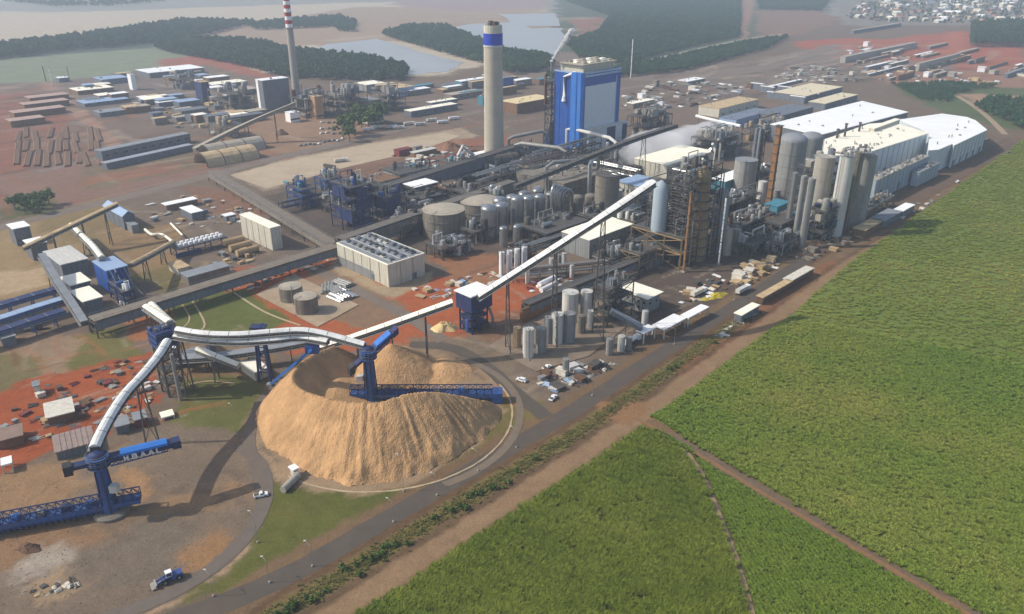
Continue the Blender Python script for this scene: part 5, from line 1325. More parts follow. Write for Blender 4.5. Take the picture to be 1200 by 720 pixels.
bld('shed', 'small white flat roof beside the dark kiln drum', 'shed', (556, 196), (549,), (584,), 184, SLATE, WHITE, h=9)
heap('earth_heap', 'rounded red brown earth heap behind the kiln', 528, 176, 14, 10, 7, M('brown_heap', (134, 98, 76), .95, var=.3, scale=.4, bump=.5))
bld('shed', 'long white roofed shed on the red ground by kiln', 'shed', (486, 186), (481,), (512,), 180, BROWNW, TANKW, h=4.5)
bld('shed', 'maroon sheet shed at the edge of red ground', 'shed', (468, 184), (462,), (484,), 178, MAROON, MAROON, h=5)
bld('process_hall', 'grey walled hall with cream roof below digester tower', 'hall', (690, 304), (658,), (742,), 282, GREYW, CREAMR, over=.3, wins=(('R', 5, 2.2, 1.6, 6),))
bld('process_hall', 'white trimmed hall beside the dark silo', 'hall', (748, 236), (722,), (772,), 219, CREAMW, BLUEGREY, over=.6, wins=(('L', 5, 2, 2.4, 4),))
bld('process_hall', 'large cream roofed hall behind the digester tower', 'hall', (780, 219), (742,), (834,), 194, CREAMW, CREAMR, over=.4, wins=(('R', 6, 2.4, 1.8, 8),))
tt_ = tree('bush', 'small bright green bush beside the cream hall', S(746, 214).x, S(746, 214).y, .9, KTREE, cat='bush')
rack('concrete wall like rack in front of the grey hall', (600, 330), (722, 318), 5, 6, 2, 4, CONCD, 14)
rack('short dark rack behind the tall white tank farm', (616, 372), (760, 312), 5, 6, 2, 5, SLATE, 14, top=DARK)
bld('wall', 'low rusty brown retaining wall by the tank farm', 'wall', (612, 378), (609,), (655, 350), 372, RUST, RUSTD, over=.05, h=6)

# ------------------------------------------------------------------ digester tower
def digester():
    near = (796, 316); o, lv, lu = dims(near, (738,), (842,)); H_ = Z(near[0], near[1], 206); hl = Z(near[0], near[1], 282)
    t = thing('digester_tower', 'dark digester tower of crowded steel floors and vessels', 'tower', (o.x, o.y, 0))
    frame(t, o, lu, lv, 0, hl, 2, 3, 4, M('tan_steel', (150, 124, 88), .8, var=.25, scale=.4), DARK, .7)
    o2 = Vector((o.x, o.y, 0)) + U * lu * .12 + V * lv * .05
    frame(t, o2, lu * .8, lv * .42, hl, H_, 8, 3, 3, DARK, STEEL, .5, fl=False)
    o3 = Vector((o.x, o.y, 0)) + U * lu * .1 + V * lv * .5
    frame(t, o3, lu * .6, lv * .3, hl, H_ * .86, 6, 2, 2, DARK, STEEL, .5, fl=False)
    for k in range(8): gear(t, o2, lu * .8, lv * .42, hl + (H_ - hl) * k / 8 + .5, 6, 100 + k, 8, [DARK, STEEL, RUSTD, TANKG, STEELBLUE, SILVER])
    for k in range(5): gear(t, o3, lu * .6, lv * .3, hl + (H_ * .86 - hl) * k / 5 + .5, 6, 120 + k, 9, [DARK, STEEL, BLUEGREY, DARKER])
    gear(t, o, lu, lv, .1, 26, 130, 9, [DARK, STEEL, DARKER, NAVY]); gear(t, o, lu, lv, hl + .5, 14, 131, 9, [DARK, STEEL, STEELBLUE])
    gear(t, o2, lu * .8, lv * .42, H_ + .5, 12, 132, 6, [DARK, STEEL, TANKG])
    c = Vector((o.x, o.y, 0)) + U * lu * .5 + V * 3.0
    MB().lathe(c.x, c.y, [(5.6, 0), (5.6, H_ * .42), (4.6, H_ * .5), (4.6, H_ * .9), (3.4, H_ * .97), (.8, H_ + 1)], 20).build('digester_vessel', M('brown_insulation', (140, 122, 92), .6, var=.3, scale=.3, streak=.25), t, True)
    for k in range(9): MB().lathe(c.x, c.y, [(5.7, H_ * .06 + k * H_ * .1), (6.4, H_ * .06 + k * H_ * .1 + .1), (6.4, H_ * .06 + k * H_ * .1 + .3), (5.7, H_ * .06 + k * H_ * .1 + .4)], 20).build('ring_platform', DARK, t)
    c = Vector((o.x, o.y, 0)) + U * lu * 1.02 + V * 2.0
    MB().lathe(c.x, c.y, [(4.4, 0), (4.4, H_ * .6), (3.4, H_ * .68), (.5, H_ * .72)], 18).build('blow_tank', M('slate_tank', (136, 140, 146), .5, var=.2, scale=.3, streak=.2), t, True)
    c = Vector((o.x, o.y, 0)) + U * lu * .1 + V * lv * .55
    MB().lathe(c.x, c.y, [(4.2, hl), (4.2, H_ * .78), (3, H_ * .84), (.5, H_ * .87)], 18).build('chip_bin', STEELBLUE, t, True)
    for k in range(5):
        c = Vector((o.x, o.y, 0)) + U * lu * (.2 + .17 * k) + V * (-.8)
        MB().tube([c, c + Vector((0, 0, H_ * (.5 + .1 * k))), c + V * 4 + Vector((0, 0, H_ * (.52 + .1 * k)))], .35, 6).build('riser', [STEEL, RUSTD, SILVER][k % 3], t, True)
    for k in range(5):
        c = Vector((o.x, o.y, 0)) + U * lu * (.8 + .09 * k) + V * (lv * .3 + 1.2 * (k % 2))
        MB().tube([c + Vector((0, 0, H_ * .3)), c + Vector((0, 0, H_ * (1.0 + .04 * k))), c - U * 3 + Vector((0, 0, H_ * (1.04 + .04 * k)))], .75, 8).build('pale_duct', [TANKW, TANKG, SILVER][k % 3], t, True)
    return o, lu, lv, H_
DO, DLU, DLV, DH = digester()
def mast(name, label, base, top, w, mat, cat, flat=False, joints=0):
    b = S(*base); h = Z(base[0], base[1], top); t = thing(name, label, cat, (b.x, b.y, 0))
    MB().gbox(b, -w / 2, w / 2, -w / 2, w / 2, 0, h).build('post', mat, t)
    MB().gbox(b, -w, w, -w, w, 0, .8).build('footing', CONC, t)
    for k in range(joints):
        z = h * (k + 1) / (joints + 1); MB().gbox(b, -w * .6, w * .6, -w * .6, w * .6, z, z + .5).build('flange', DARK, t)
    MB().gbox(b, -w * .7, w * .7, -w * .7, w * .7, h, h + .5).build('cap', DARK, t)
    return t
mast('crane_mast', 'tan square crane mast in front of digester tower', (801, 319), 226, 1.1, RUST, 'mast', joints=6)
mast('crane_mast', 'tall rust orange mast between the grey silos', (899, 252), 148, 3.0, RUST, 'mast', joints=9)
mast('vent_pipe_post', 'thin white pipe post on the dark yard by digester', (842, 310), 232, .7, CARW, 'pipe', joints=2)
bld('pump_house', 'small dark pump house at the foot of digester tower', 'hut', (760, 316), (748,), (775,), 308, SLATE, DARK, h=5)
plant_frame('tan pipe deck in front of digester tower', (748, 322), (724,), (768,), 300, 2, 31, M('tan_steel2', (142, 122, 92), .8, var=.25, scale=.4), [STEEL, DARK, SILVER], 8, 6)

# ------------------------------------------------------------------ bleach plant and paper hall
plant_frame('low tangled pipe frame linking digester and bleach plant', (864, 290), (842,), (905,), 268, 2, 41, DARK, [STEEL, CONCD, TANKG, RUSTD, SILVER], 16, 6, topgear=30)
plant_frame('small frame with teal covered tank at the bleach plant', (912, 284), (893,), (934,), 265, 2, 42, DARK, [DARK, STEEL, TEAL], 5, 5, topgear=3)
bld('tank_cover', 'teal sheet cover on the small bleach frame', 'cover', (908, 266), (893,), (922,), 256, TEAL, TEAL, h=Z(908, 282, 258), z0=Z(908, 282, 266))
tank('silo', 'pale grey silo standing under dark tubes', 873, 232, 190, 26, mat=TANKG, rmat=GREYR, roof='flat', rings=2, cat='silo')
def tube_bank():
    b = S(885, 226); t = thing('tube_bank', 'dark bank of tall vertical tubes above the pale silo', 'tubes', (b.x, b.y, 0)); h = Z(885, 226, 152)
    for k in range(6):
        p = b + U * (2.2 * (k % 3)) + V * (3.0 * (k // 3) + 2); MB().lathe(p.x, p.y, [(1.25, 0), (1.25, h - 1), (.6, h), (.3, h + .4)], 12).build('tube', [SLATE, DARK, STEEL][k % 3], t, True)
    frame(t, b - U * 1 + V * .5, 7, 7, 0, h * .9, 6, 2, 2, DARK, DARK, .4)
tube_bank()
bld('process_hall', 'teal walled hall with bright white roof strip', 'hall', (848, 232), (832,), (902,), 213, TEAL, WHITE, over=.8)
tank('silo', 'big grey storage tower with domed top beside orange mast', 924, 238, 168, 33, mat=TANKG, rmat=GREYR, roof='dome', rings=4, cat='silo')
tank('silo', 'second grey storage tower partly behind the first', 946, 226, 164, 26, mat=TANKG, rmat=GREYR, roof='dome', rings=4, cat='silo')
SL = [(922, 276, 204, 6.5, 'slender pale bleach column nearest the orange mast'), (932, 282, 208, 6.5, 'middle slender pale bleach column with ringed joints'), (940, 292, 211, 8, 'slender pale bleach column nearest the haul road')]
for (px, py, ty, wp, lb) in SL: tank('bleach_column', lb, px, py, ty, wp, mat=TANKG, roof='dome', rings=9, cat='column', n=14)
tank('bleach_tower', 'rough grey bleach tower hung with pipes', 957, 272, 186, 22, mat=CONC, roof='flat', rings=6, cat='tower')
tank('bleach_tower', 'tall bluish white bleach tower at the cane side', 980, 278, 186, 17, mat=TANKW, roof='flat', rings=0, cat='tower')
tank('bleach_tower', 'narrow pale bleach tower between the two wide ones', 993, 270, 180, 11, mat=CONCD, roof='flat', rings=1, cat='tower')
tank('bleach_tower', 'wide pale bleach tower nearest the paper hall', 1006, 266, 183, 20, mat=TANKG, roof='flat', rings=0, cat='tower')
def crown_gear():
    for i, (px, py, ty, lb) in enumerate([(980, 278, 184, 'pipework crown on top of bluish white bleach tower'), (1000, 268, 181, 'pipework crown on top of the wide bleach tower')]):
        b = S(px, py) + Vector((0, 5, 0)); h = Z(px, py, ty) + .5; t = thing('pipework', lb, 'pipes', (b.x, b.y, h)); gear(t, b - U * 5 - V * 3, 10, 7, h, 22, 200 + i, 4.5, [STEEL, TANKG, CONCD, TANKW])
crown_gear()
plant_frame('pipe filled bleach plant frame among the tall towers', (962, 286), (940,), (984,), 250, 3, 43, DARK, [STEEL, TANKG, NAVY, TEAL, CONC], 10, 8)
plant_frame('hanging pipe frame behind the slender bleach columns', (950, 262), (926,), (972,), 200, 5, 44, DARK, [TANKG, CONC, STEEL, SLATE], 8, 10)
tank('tank', 'small low white tank at the bleach plant foot', 959, 272, 262, 12, mat=TANKW, rings=0)
def outline_hall(name, label, cat, pts, h, wall, roof, doors=0, vents=0, seed=1):
    """a hall whose ground plan follows its own surveyed roof outline"""
    P = [S(x, y, h) for x, y in pts]; b = P[0]; t = thing(name, label, cat, (b.x, b.y, 0)); n = len(P)
    w_ = MB(); w_.add([Vector((p.x, p.y, 0)) for p in P] + [Vector((p.x, p.y, h - .05)) for p in P], [(i, (i + 1) % n, n + (i + 1) % n, n + i) for i in range(n)]); w_.build('wall', wall, t)
    c = sum(P, Vector()) / n; Q_ = [p + (p - c).normalized() * .6 for p in P]
    r_ = MB(); r_.add([Vector((p.x, p.y, h - .1)) for p in Q_] + [Vector((p.x, p.y, h + .5)) for p in Q_], [tuple(range(n)), tuple(range(n, 2 * n))] + [(i, (i + 1) % n, n + (i + 1) % n, n + i) for i in range(n)]); ro = r_.build('roof', roof, t)
    rr = random.Random(seed); xy = np.array([(p.x, p.y) for p in P])
    for (x, y, _) in pts_in(c_shrink(xy, .85), vents) if vents else []:
        if rr.random() < .6: MB().gbox((x, y), -1, 1, -.7, .7, h + .4, h + 1.6).build('roof_vent', rr.choice([STEEL, TANKW]), ro)
        else: MB().cyl(x, y, h + .4, h + 2.6, .45, n=10).build('roof_vent', STEEL, ro)
    i = max(range(n), key=lambda k: ((P[(k + 1) % n] - P[k]).length if (P[(k + 1) % n] - P[k]).dot(U) > 0 and P[k].y < c.y else 0)); a, d = P[i], P[(i + 1) % n] - P[i]; d.z = 0; ln = d.length; d.normalize(); nn = Vector((d.y, -d.x, 0))
    for k in range(doors):
        q = Vector((a.x, a.y, .02)) + d * ln * (k + .5) / doors; dr = MB().obox(q - d * 2.2 + nn * .02, d * 4.4, nn * .12, (0, 0, 5)).build('door', SLATE, t); MB().obox(q - d * 2.6 + nn * .1 + Vector((0, 0, 5)), d * 5.2, nn * .5, (0, 0, .3)).build('lintel', STEEL, dr)
    for k in range(int(ln / 9)):
        q = Vector((a.x, a.y, 0)) + d * (9 * k + 4.5); MB().obox(q - d * .15 + nn * .0, d * .3, nn * .22, (0, 0, h - .2)).build('pilaster', GREYW, t)
    return t
def c_shrink(xy, k): m_ = xy.mean(0); return (xy - m_) * k + m_
outline_hall('paper_hall', 'long cream roofed paper machine hall', 'hall', [(936, 175), (968, 184), (1012, 181), (1087, 157), (1046, 144), (1018, 146)], 22, PANEL, CREAMR, 4, 30)
outline_hall('warehouse', 'bright white roofed warehouse at the end of the halls', 'warehouse', [(1088, 177), (1100, 176), (1116, 169), (1118, 171), (1156, 153), (1143, 142), (1133, 138), (1104, 134), (1054, 141), (1076, 150), (1089, 157)], 18, PANEL, WHITE, 5, 8, 2)
outline_hall('warehouse', 'pure white roofed warehouse behind the paper hall', 'warehouse', [(903, 146), (960, 159), (1064, 132), (1010, 119)], 15, SLATE, WHITE, 0, 6, 3)
bld('roof_house', 'raised ventilator house on the cream paper hall roof', 'roof house', (1018, 186), (1012,), (1048,), 178, CREAMW, CREAMR, h=25, z0=22.4)
for i, (px, py) in enumerate([(981, 160), (990, 158), (1007, 152)]):
    b = S(px, py, 24); t = thing('roof_stack', ['short dark roof stack nearest the cream storage towers', 'taller dark roof stack of the close pair', 'lone dark roof stack near the white warehouse'][i], 'chimney', (b.x, b.y, 24), 'roof stacks on the halls')
    MB().cyl(b.x, b.y, 18, 29 + 3 * (i == 1), .9, n=10).build('pipe', DARK, t); MB().cyl(b.x, b.y, 29 + 3 * (i == 1), 30 + 3 * (i == 1), 1.3, n=10).build('rain_cap', DARK, t)
bld('annex', 'pale blocky annex with cluttered roof by paper hall', 'annex', (1022, 238), (1012,), (1084,), 212, STEELBLUE, CONC, over=.2, vents=60, doors=(('R', .12, 5, 7), ('R', .45, 4, 6), ('R', .7, 4, 6)))
bld('annex', 'low pale annex leaning on the paper hall end', 'annex', (1074, 219), (1066,), (1098,), 203, STEELBLUE, GREYR, vents=18)
plant_frame('rubbly pipe yard frame beside the blocky annex', (1010, 262), (996,), (1046,), 250, 1, 45, CONCD, [CONC, TIMBER, STEEL, TANKG], 26, 5, topgear=22)
bld('shed', 'low tan roofed shed by the cane field road', 'shed', (1012, 279), (998,), (1033,), 274, BROWNW, TANR, h=4.5)
bld('shed', 'low grey roofed shed by the cane field road', 'shed', (1034, 268), (1018,), (1055,), 262, SLATE, GREYR, h=4.5)
bld('shed', 'small white roofed shed nearest the haul road bend', 'shed', (1056, 256), (1046,), (1070,), 250, SLATE, WHITE, h=4.5)
bld('shed', 'long tan roof over parked loads by the road', 'shed', (893, 358), (886,), (926, 337), 352, RUSTD, TANR, h=4, z0=1.5)
bld('shed', 'tan roof with rusty patch near the road bend', 'shed', (926, 338), (917,), (951, 321), 332, RUSTD, PALEBOX, h=4, z0=1.5)
bld('shed', 'short pale green topped load shed along the road', 'shed', (868, 379), (860,), (888, 366), 372, SLATE, CREAMR, h=4)

# ------------------------------------------------------------------ tank farm by the road
TF = [(619, 421, 388, 13, TANKW, 'front white tank at the corner of the tank farm'), (606, 409, 386, 9, TIMBER, 'slim tan tank beside the front white tank'), (634, 415, 388, 13, TANKG, 'grey tank right behind the front white one'), (643, 404, 374, 10, TANKG, 'slim grey tank in the middle of tank farm'), (653, 405, 371, 14, TANKW, 'tall white tank in the middle of tank farm'), (667, 403, 370, 14, TANKG, 'tall grey tank beside the middle white tank'),
      (668, 380, 346, 19, TANKW, 'big white tank below the rusty retaining wall'), (687, 378, 344, 14, TANKW, 'tall white tank next to the framed building'), (681, 392, 372, 10, CONCD, 'short dull tank in front of tall white pair'), (692, 386, 366, 8, TANKW, 'slim white tank near the framed building legs'),
      (714, 417, 399, 8, TANKG, 'small grey tank on the strip by the road'), (728, 413, 396, 9, TANKW, 'small white tank on the strip by the road'), (737, 411, 397, 7, TANKG, 'small tank nearest the canopy on the strip'), (663, 442, 423, 8, TANKG, 'lone small tank among scrap by the road'), (755, 386, 366, 7, TANKW, 'slim white standpipe tank beside the small canopy'),
      (588, 323, 297, 6.5, CARW, 'first of four slim white gas cylinders'), (597, 321, 295, 6.5, CARW, 'second of four slim white gas cylinders'), (606, 319, 293, 6.5, CARW, 'third of four slim white gas cylinders'), (614.5, 317, 291, 6.5, CARW, 'last of four slim white gas cylinders'),
      (618, 333, 314, 5, TANKW, 'thin white vessel under the long conveyor'), (646, 322, 304, 6, TANKW, 'white vessel beside the conveyor trestle'), (655, 318, 300, 6, TANKG, 'grey vessel beside the conveyor trestle'), (661, 312, 298, 6, TANKW, 'white vessel nearest the grey hall'), (670, 327, 312, 5, TANKW, 'small white vessel below the grey hall')]
for (px, py, ty, wp, m_, lb) in TF: tank('tank', lb, px, py, ty, wp, mat=m_, roof='flat' if wp > 11 else 'cone', rings=2, n=18 if wp > 9 else 14)
_, _o, _lu, _lv, _h = plant_frame('dark framed building with tank pipes beside white tanks', (712, 384), (694,), (740,), 342, 3, 51, DARK, [DARK, STEEL, SLATE], 5, 6, topgear=8)
bld('office_block', 'pale building with overhanging cream roof near the tank farm', 'building', (757, 368), (722, 350), (772,), 350, GREYW, CREAMR, over=1.2, wins=(('L', 6, 1.6, 1.4, 1.6), ('L', 6, 1.6, 1.4, 4.6), ('R', 2, 1.6, 1.4, 4)))
for i, (a, b, c_, lb) in enumerate([((650, 330), (632,), 4, 'upper'), ((652, 337), (634,), 3, 'lower')]):
    p, q = S(*a), S(b[0], a[1] + 9); t = thing('pressure_vessel', 'long white horizontal vessel under the conveyor, %s of two' % lb, 'vessel', (p.x, p.y, 0))
    MB().tube([p + Vector((0, 0, 2.6)), q + Vector((0, 0, 2.6))], 1.3, 12).build('shell', CARW, t, True)
    for f in (.2, .8): c = p.lerp(q, f); MB().obox(c - Vector((.8, .8, 0)), (1.6, 0, 0), (0, 1.6, 0), (0, 0, 1.6)).build('saddle', CONC, t)
conveyor('belt_conveyor', 'grey sloping gallery down from the framed building', Q((716, 368, 12), (735, 378, 8), (752, 388, 5)), 3, 2.2, GREYR, SLATE, trestles=(.5,), flat=True)
def canopy(label, near, left, right, h, roofm=WHITE):
    o, lv, lu = dims(near, left, right); t = thing('canopy', label, 'canopy', (o.x, o.y, 0))
    MB().gbox(o, 0, lu, 0, lv, h, h + .5).build('roof', roofm, t)
    for a in (.3, lu - .3):
        for b in (.3, lv - .3): MB().gbox(o, a - .2, a + .2, b - .2, b + .2, 0, h + .02).build('post', TANKW, t)
    return t
canopy('small white canopy on posts at the weighbridge', (754, 404), (744,), (768,), 5)
canopy('long white truck canopy by the road, nearer one', (778, 398), (763,), (803, 384), 4.5)
canopy('long white truck canopy by the road, farther one', (806, 384), (796,), (829, 369), 4.5)
# ------------------------------------------------------------------ more of the crowded middle
MID = [((470, 282), (448,), (500,), 268, 1, 81, DARK, 'low pump frame beside the wide tan roofed tank'), ((556, 288), (540,), (580,), 274, 1, 82, DARK, 'pump frame at the foot of big front evaporator'), ((640, 292), (604,), (690,), 276, 1, 83, DARKER, 'long dark pipe frame in front of evaporators'), ((700, 276), (676,), (724,), 258, 2, 84, DARK, 'dark valve frame between silo and grey hall'), ((546, 246), (524,), (560,), 228, 2, 85, DARK, 'grey pipe frame between the two wide tanks'), ((586, 226), (566,), (606,), 208, 2, 86, DARK, 'dark frame beside the squat brown silo'),
       ((430, 240), (412,), (452,), 222, 2, 87, NAVY, 'small blue frame behind the tall filter frame'), ((400, 256), (378,), (410,), 240, 2, 88, DARK, 'dull frame in front of the filter frame'), ((610, 196), (596,), (640,), 182, 2, 89, DARK, 'steel pipe frame at the concrete stack foot'), ((664, 200), (640,), (690,), 186, 2, 90, DARK, 'pipe frame in front of the blue boiler house'), ((726, 196), (706,), (748,), 178, 2, 91, DARKER, 'dark frame beside boiler house annex'), ((770, 256), (744,), (796,), 240, 2, 92, DARK, 'pipe frame between white trimmed hall and digester'),
       ((848, 262), (828,), (880,), 244, 2, 93, DARK, 'tangled frame behind the thin white pipe post'), ((900, 224), (884,), (926,), 204, 2, 94, SLATE, 'frame between orange mast and pale silo'), ((600, 312), (584,), (626,), 304, 1, 95, DARK, 'low valve frame behind four gas cylinders'), ((506, 216), (486,), (526,), 204, 1, 96, DARK, 'low frame with tanks near the maroon shed')]
for (near, lf, rt, tp, fl_, sd_, cm_, lb) in MID: plant_frame(lb, near, lf, rt, tp, fl_, sd_, cm_, [STEEL, DARK, TANKG, SLATE, SILVER, DARKER], 9, 7, topgear=12)
for i, (a, b, lb) in enumerate([((606, 306), (734, 262), 'dark ground level rack in front of the evaporators'), ((724, 262), (790, 236), 'short rack between dark silo and digester'), ((480, 252), (560, 226), 'grey rack skirting the wide tan tanks'), ((596, 210), (650, 190), 'dark rack between the stack and boiler house'), ((690, 206), (760, 182), 'silver rack skirting the boiler house annex')]):
    rack(lb, a, b, 6, 7, 2, 6, SLATE, 12, mats=[SILVER, STEEL, DARK, TANKG])
bld('process_hall', 'dark flat roofed hall between racks and boiler house', 'hall', (584, 208), (560,), (612,), 196, SLATE, DARK, vents=12)
bld('process_hall', 'brown flat roofed hall beside the navy frames', 'hall', (520, 238), (500,), (548,), 224, CONCD, BROWNW, vents=12)
bld('substation', 'dark grey substation hall behind the filter frame', 'hall', (446, 228), (424,), (480,), 214, SLATE, BROWNW, vents=8)
bld('process_hall', 'small slate hall in front of the white trimmed hall', 'hall', (722, 262), (706,), (744,), 250, SLATE, GREYR, vents=8)

for i, (a, b, lb) in enumerate([((618, 206), (700, 182), 'pale pipe rack crossing the long hall roof'), ((600, 220), (676, 200), 'dark pipe rack before the long hall'), ((556, 232), (610, 214), 'brown pipe rack behind the flat tank')]):
    rack(lb, a, b, 7, 16, 3, 7, SLATE, 12, mats=[SILVER, STEEL, DARK, TANKG, RUSTD])
for i, (px, py, tx, ty_) in enumerate([(596, 186, 640, 184), (604, 196, 662, 206), (720, 196, 664, 176), (640, 232, 700, 214), (690, 232, 716, 196)]):
    a, b = S(px, py), S(tx, ty_); t = thing('flue_duct', ['pale flue duct from the stack to boiler house', 'bent grey duct across the long hall', 'wide duct at the boiler house foot', 'grey duct over the low grimy hall', 'steep duct beside the dark silo'][i], 'duct', (a.x, a.y, 0))
    z1, z2 = 16 + 2 * i, 20 - i
    MB().tube([a, a + Vector((0, 0, z1)), a.lerp(b, .12) + Vector((0, 0, z1 + 2)), a.lerp(b, .88) + Vector((0, 0, z2 + 2)), b + Vector((0, 0, z2)), b], 1.5, 10).build('duct_run', [TANKG, STEEL, TANKW, STEEL, SILVER][i], t, True)
    for f in (.3, .6):
        c = a.lerp(b, f); MB().beam(c, c + Vector((0, 0, 16)), .6).build('support', DARK, t)

MORE = [((520, 306), (500,), (548,), 294, 1, 301, DARK, 'low pipe frame on the earth beside cooling building'), ((712, 320), (694,), (736,), 306, 2, 302, STEEL, 'pale pipe frame left of the digester foot'), ((880, 304), (860,), (908,), 290, 1, 303, DARK, 'low pump frame on the dark yard by bleach plant'), ((812, 226), (790,), (836,), 208, 2, 304, STEEL, 'grey frame in front of the cream roofed hall'), ((664, 222), (646,), (686,), 208, 2, 305, STEEL, 'grey duct frame over the grimy hall'), ((742, 284), (722,), (762,), 262, 3, 306, DARK, 'tall pipe frame beside the digester tower'), ((866, 254), (850,), (890,), 236, 2, 307, STEEL, 'pale pipe frame below the pale silo'), ((916, 300), (900,), (936,), 288, 1, 308, STEEL, 'low pale frame at the road bend'),
        ((384, 226), (370,), (402,), 212, 2, 309, MBLUE, 'blue frame between pale yard and filter frame'), ((578, 250), (560,), (592,), 232, 2, 310, STEEL, 'grey frame behind the wide tan tank'), ((494, 262), (478,), (512,), 248, 1, 311, STEEL, 'low grey frame behind the first wide tank')]
for (near, lf, rt, tp, fl_, sd_, cm_, lb) in MORE: plant_frame(lb, near, lf, rt, tp, fl_, sd_, cm_, [STEEL, TANKW, TANKG, SILVER, SILVER, DARK], 10, 7, topgear=14)
for (px, py, ty, wp, m_, lb) in [(536, 300, 288, 9, TANKW, 'small white tank right of the wide tan tank'), (548, 296, 284, 8, TANKG, 'small grey tank by evaporator pump frame'), (680, 286, 270, 10, TANKW, 'white tank at the grey hall back wall'), (694, 280, 264, 9, TANKG, 'grey tank at the grey hall back wall'), (760, 232, 214, 10, TANKW, 'white tank between trimmed hall and cream hall'), (852, 300, 270, 11, CONC, 'pale concrete post tank near thin white pipe'), (862, 296, 270, 9, CONC, 'second pale concrete post tank near white pipe'), (800, 240, 214, 9, TANKG, 'grey tank tucked behind the digester'), (892, 240, 214, 10, TANKW, 'white tank at the orange mast foot'), (908, 246, 224, 9, TANKG, 'grey tank just past the orange mast'), (430, 262, 244, 8, TANKW, 'white drum tank inside the navy frames'), (462, 258, 242, 8, TANKG, 'grey drum tank inside the navy frames'), (630, 236, 220, 9, TANKG, 'grey tank on the grimy hall side'), (724, 244, 224, 10, TANKW, 'white tank beside the dark silo')]:
    tank('tank', lb, px, py, ty, wp, mat=m_, rings=2, n=14)
# ------------------------------------------------------------------ wood yard sheds and conveyors
bld('chipper_shed', 'large pale roofed chipper shed in the wood yard', 'shed', (76, 329), (62, 305), (106, 320), 311, SLATE, TANKW, over=.5, seams=4)
bld('control_house', 'grey box house at the head of wood yard', 'house', (21, 289), (16, 281), (39, 283), 269, SLATE, WHITE, over=.5, wins=(('R', 3, 1.4, 1.2, 3),))
bld('control_house', 'white roofed grey house beside the chipper shed', 'house', (40, 306), (34, 298), (58, 299), 288, SLATE, WHITE, over=.5)
bld('screen_house', 'upper cream roofed screen house by grey gallery', 'house', (87, 350), (78, 337), (108, 342), 335, SLATE, CREAMR, over=.6)
bld('screen_house', 'lower cream roofed screen house by grey gallery', 'house', (102, 371), (90, 355), (122, 363), 354, SLATE, CREAMR, over=.6)
b_ = bld('drum_house', 'blue debarking house with pale blue roof', 'house', (131, 346), (119, 329), (154, 337), 318, BLUE, BLUEGREY, over=.4)
def blue_pipes():
    t, o, lu, lv, H_ = b_; r = random.Random(8)
    for k in range(4):
        a = lu * (.15 + .22 * k); MB().tube([Vector((o.x, o.y, H_ + .3)) + U * a - V * .3, Vector((o.x, o.y, H_ * .4)) + U * (a + 1) - V * 5, Vector((o.x, o.y, .3)) + U * (a + 3) - V * 12], .3, 6).build('chute_pipe', [BLUEGREY, CARW, MBLUE, STEEL][k], t, True)
blue_pipes()
plant_frame('navy chute frame in front of the blue debarking house', (148, 362), (130, 350), (160, 354), 344, 2, 61, NAVY, [NAVY, MBLUE, DARK, CARW], 8, 5)
conveyor('belt_conveyor', 'long grey gallery sloping past the screen houses', Q((50, 302, 16), (70, 336, 10), (86, 360, 6), (100, 382, 3)), 2.8, 2.2, GREYR, DARK, trestles=(.2, .45, .7), flat=True)
conveyor('belt_conveyor', 'pale conveyor climbing to the blue white tower house', Q((28, 294, 8), (62, 278, 12), (100, 260, 17), (138, 242, 22)), 2.6, 2.2, TANR, DARK, trestles=(.3, .6, .85))
conveyor('belt_conveyor', 'cream bent conveyor dropping to the debarking house', Q((84, 266, 8), (98, 280, 10), (110, 292, 12), (120, 305, 14)), 2.4, 2, CREAMR, STEEL, trestles=(.4,))
conveyor('belt_conveyor', 'cream conveyor from the debarking house to log deck', Q((153, 314, 14), (176, 302, 10), (204, 286, 6)), 2.4, 2, TANR, DARK, trestles=(.3, .7))
for i, (y0, y1, lb) in enumerate([(362, 340, 'upper blue log conveyor reaching into the wood yard'), (378, 354, 'middle blue log conveyor with pale cover strip'), (392, 368, 'lower blue log conveyor near the white hut')]):
    conveyor('log_conveyor', lb, Q((-60, y0 + 18, 5), (0, y0, 5), (40, (y0 + y1) / 2 - 1, 5), (76, y1, 5)), 4.5, 2.2, [NAVY, BLUEGREY, NAVY][i], MBLUE, trestles=(.3, .5, .7, .9), legm=MBLUE, flat=True)
bld('hut', 'white roofed hut beside the blue log conveyors', 'hut', (6, 408), (-2, 402), (20, 400), 399, SLATE, TANKW, h=4.5)
bld('tower_house', 'slate tower house with pale blue ridge roof', 'house', (147, 270), (127, 252), (160, 262), 254, SLATE, BLUEGREY, 'gable_v', over=.5, ridge=.4)
bld('hut', 'small grey kiosk at the foot of tower house', 'hut', (156, 274), (150, 270), (163, 270), 266, GREYW, GREYR, h=5)
def log_deck():
    near = (208, 303); o, lv, lu = dims(near, (201, 298), (266, 281)); t = thing('log_deck', 'log washing deck with two rows of white panels', 'deck', (o.x, o.y, 0))
    frame(t, o, lu, lv, 0, 5, 1, 4, 2, NAVY, SLATE, .5)
    for j in range(2):
        for i in range(9):
            a = lu * (.08 + .1 * i); MB().gbox(o, a, a + lu * .06, lv * (.15 + .5 * j), lv * (.15 + .5 * j) + lv * .22, 5.5, 7.2).build('panel', CARW, t)
    MB().gbox(o, -1, lu * .45, -1.5, -.5, .5, 3).build('guard', NAVY, t)
    return t
log_deck()
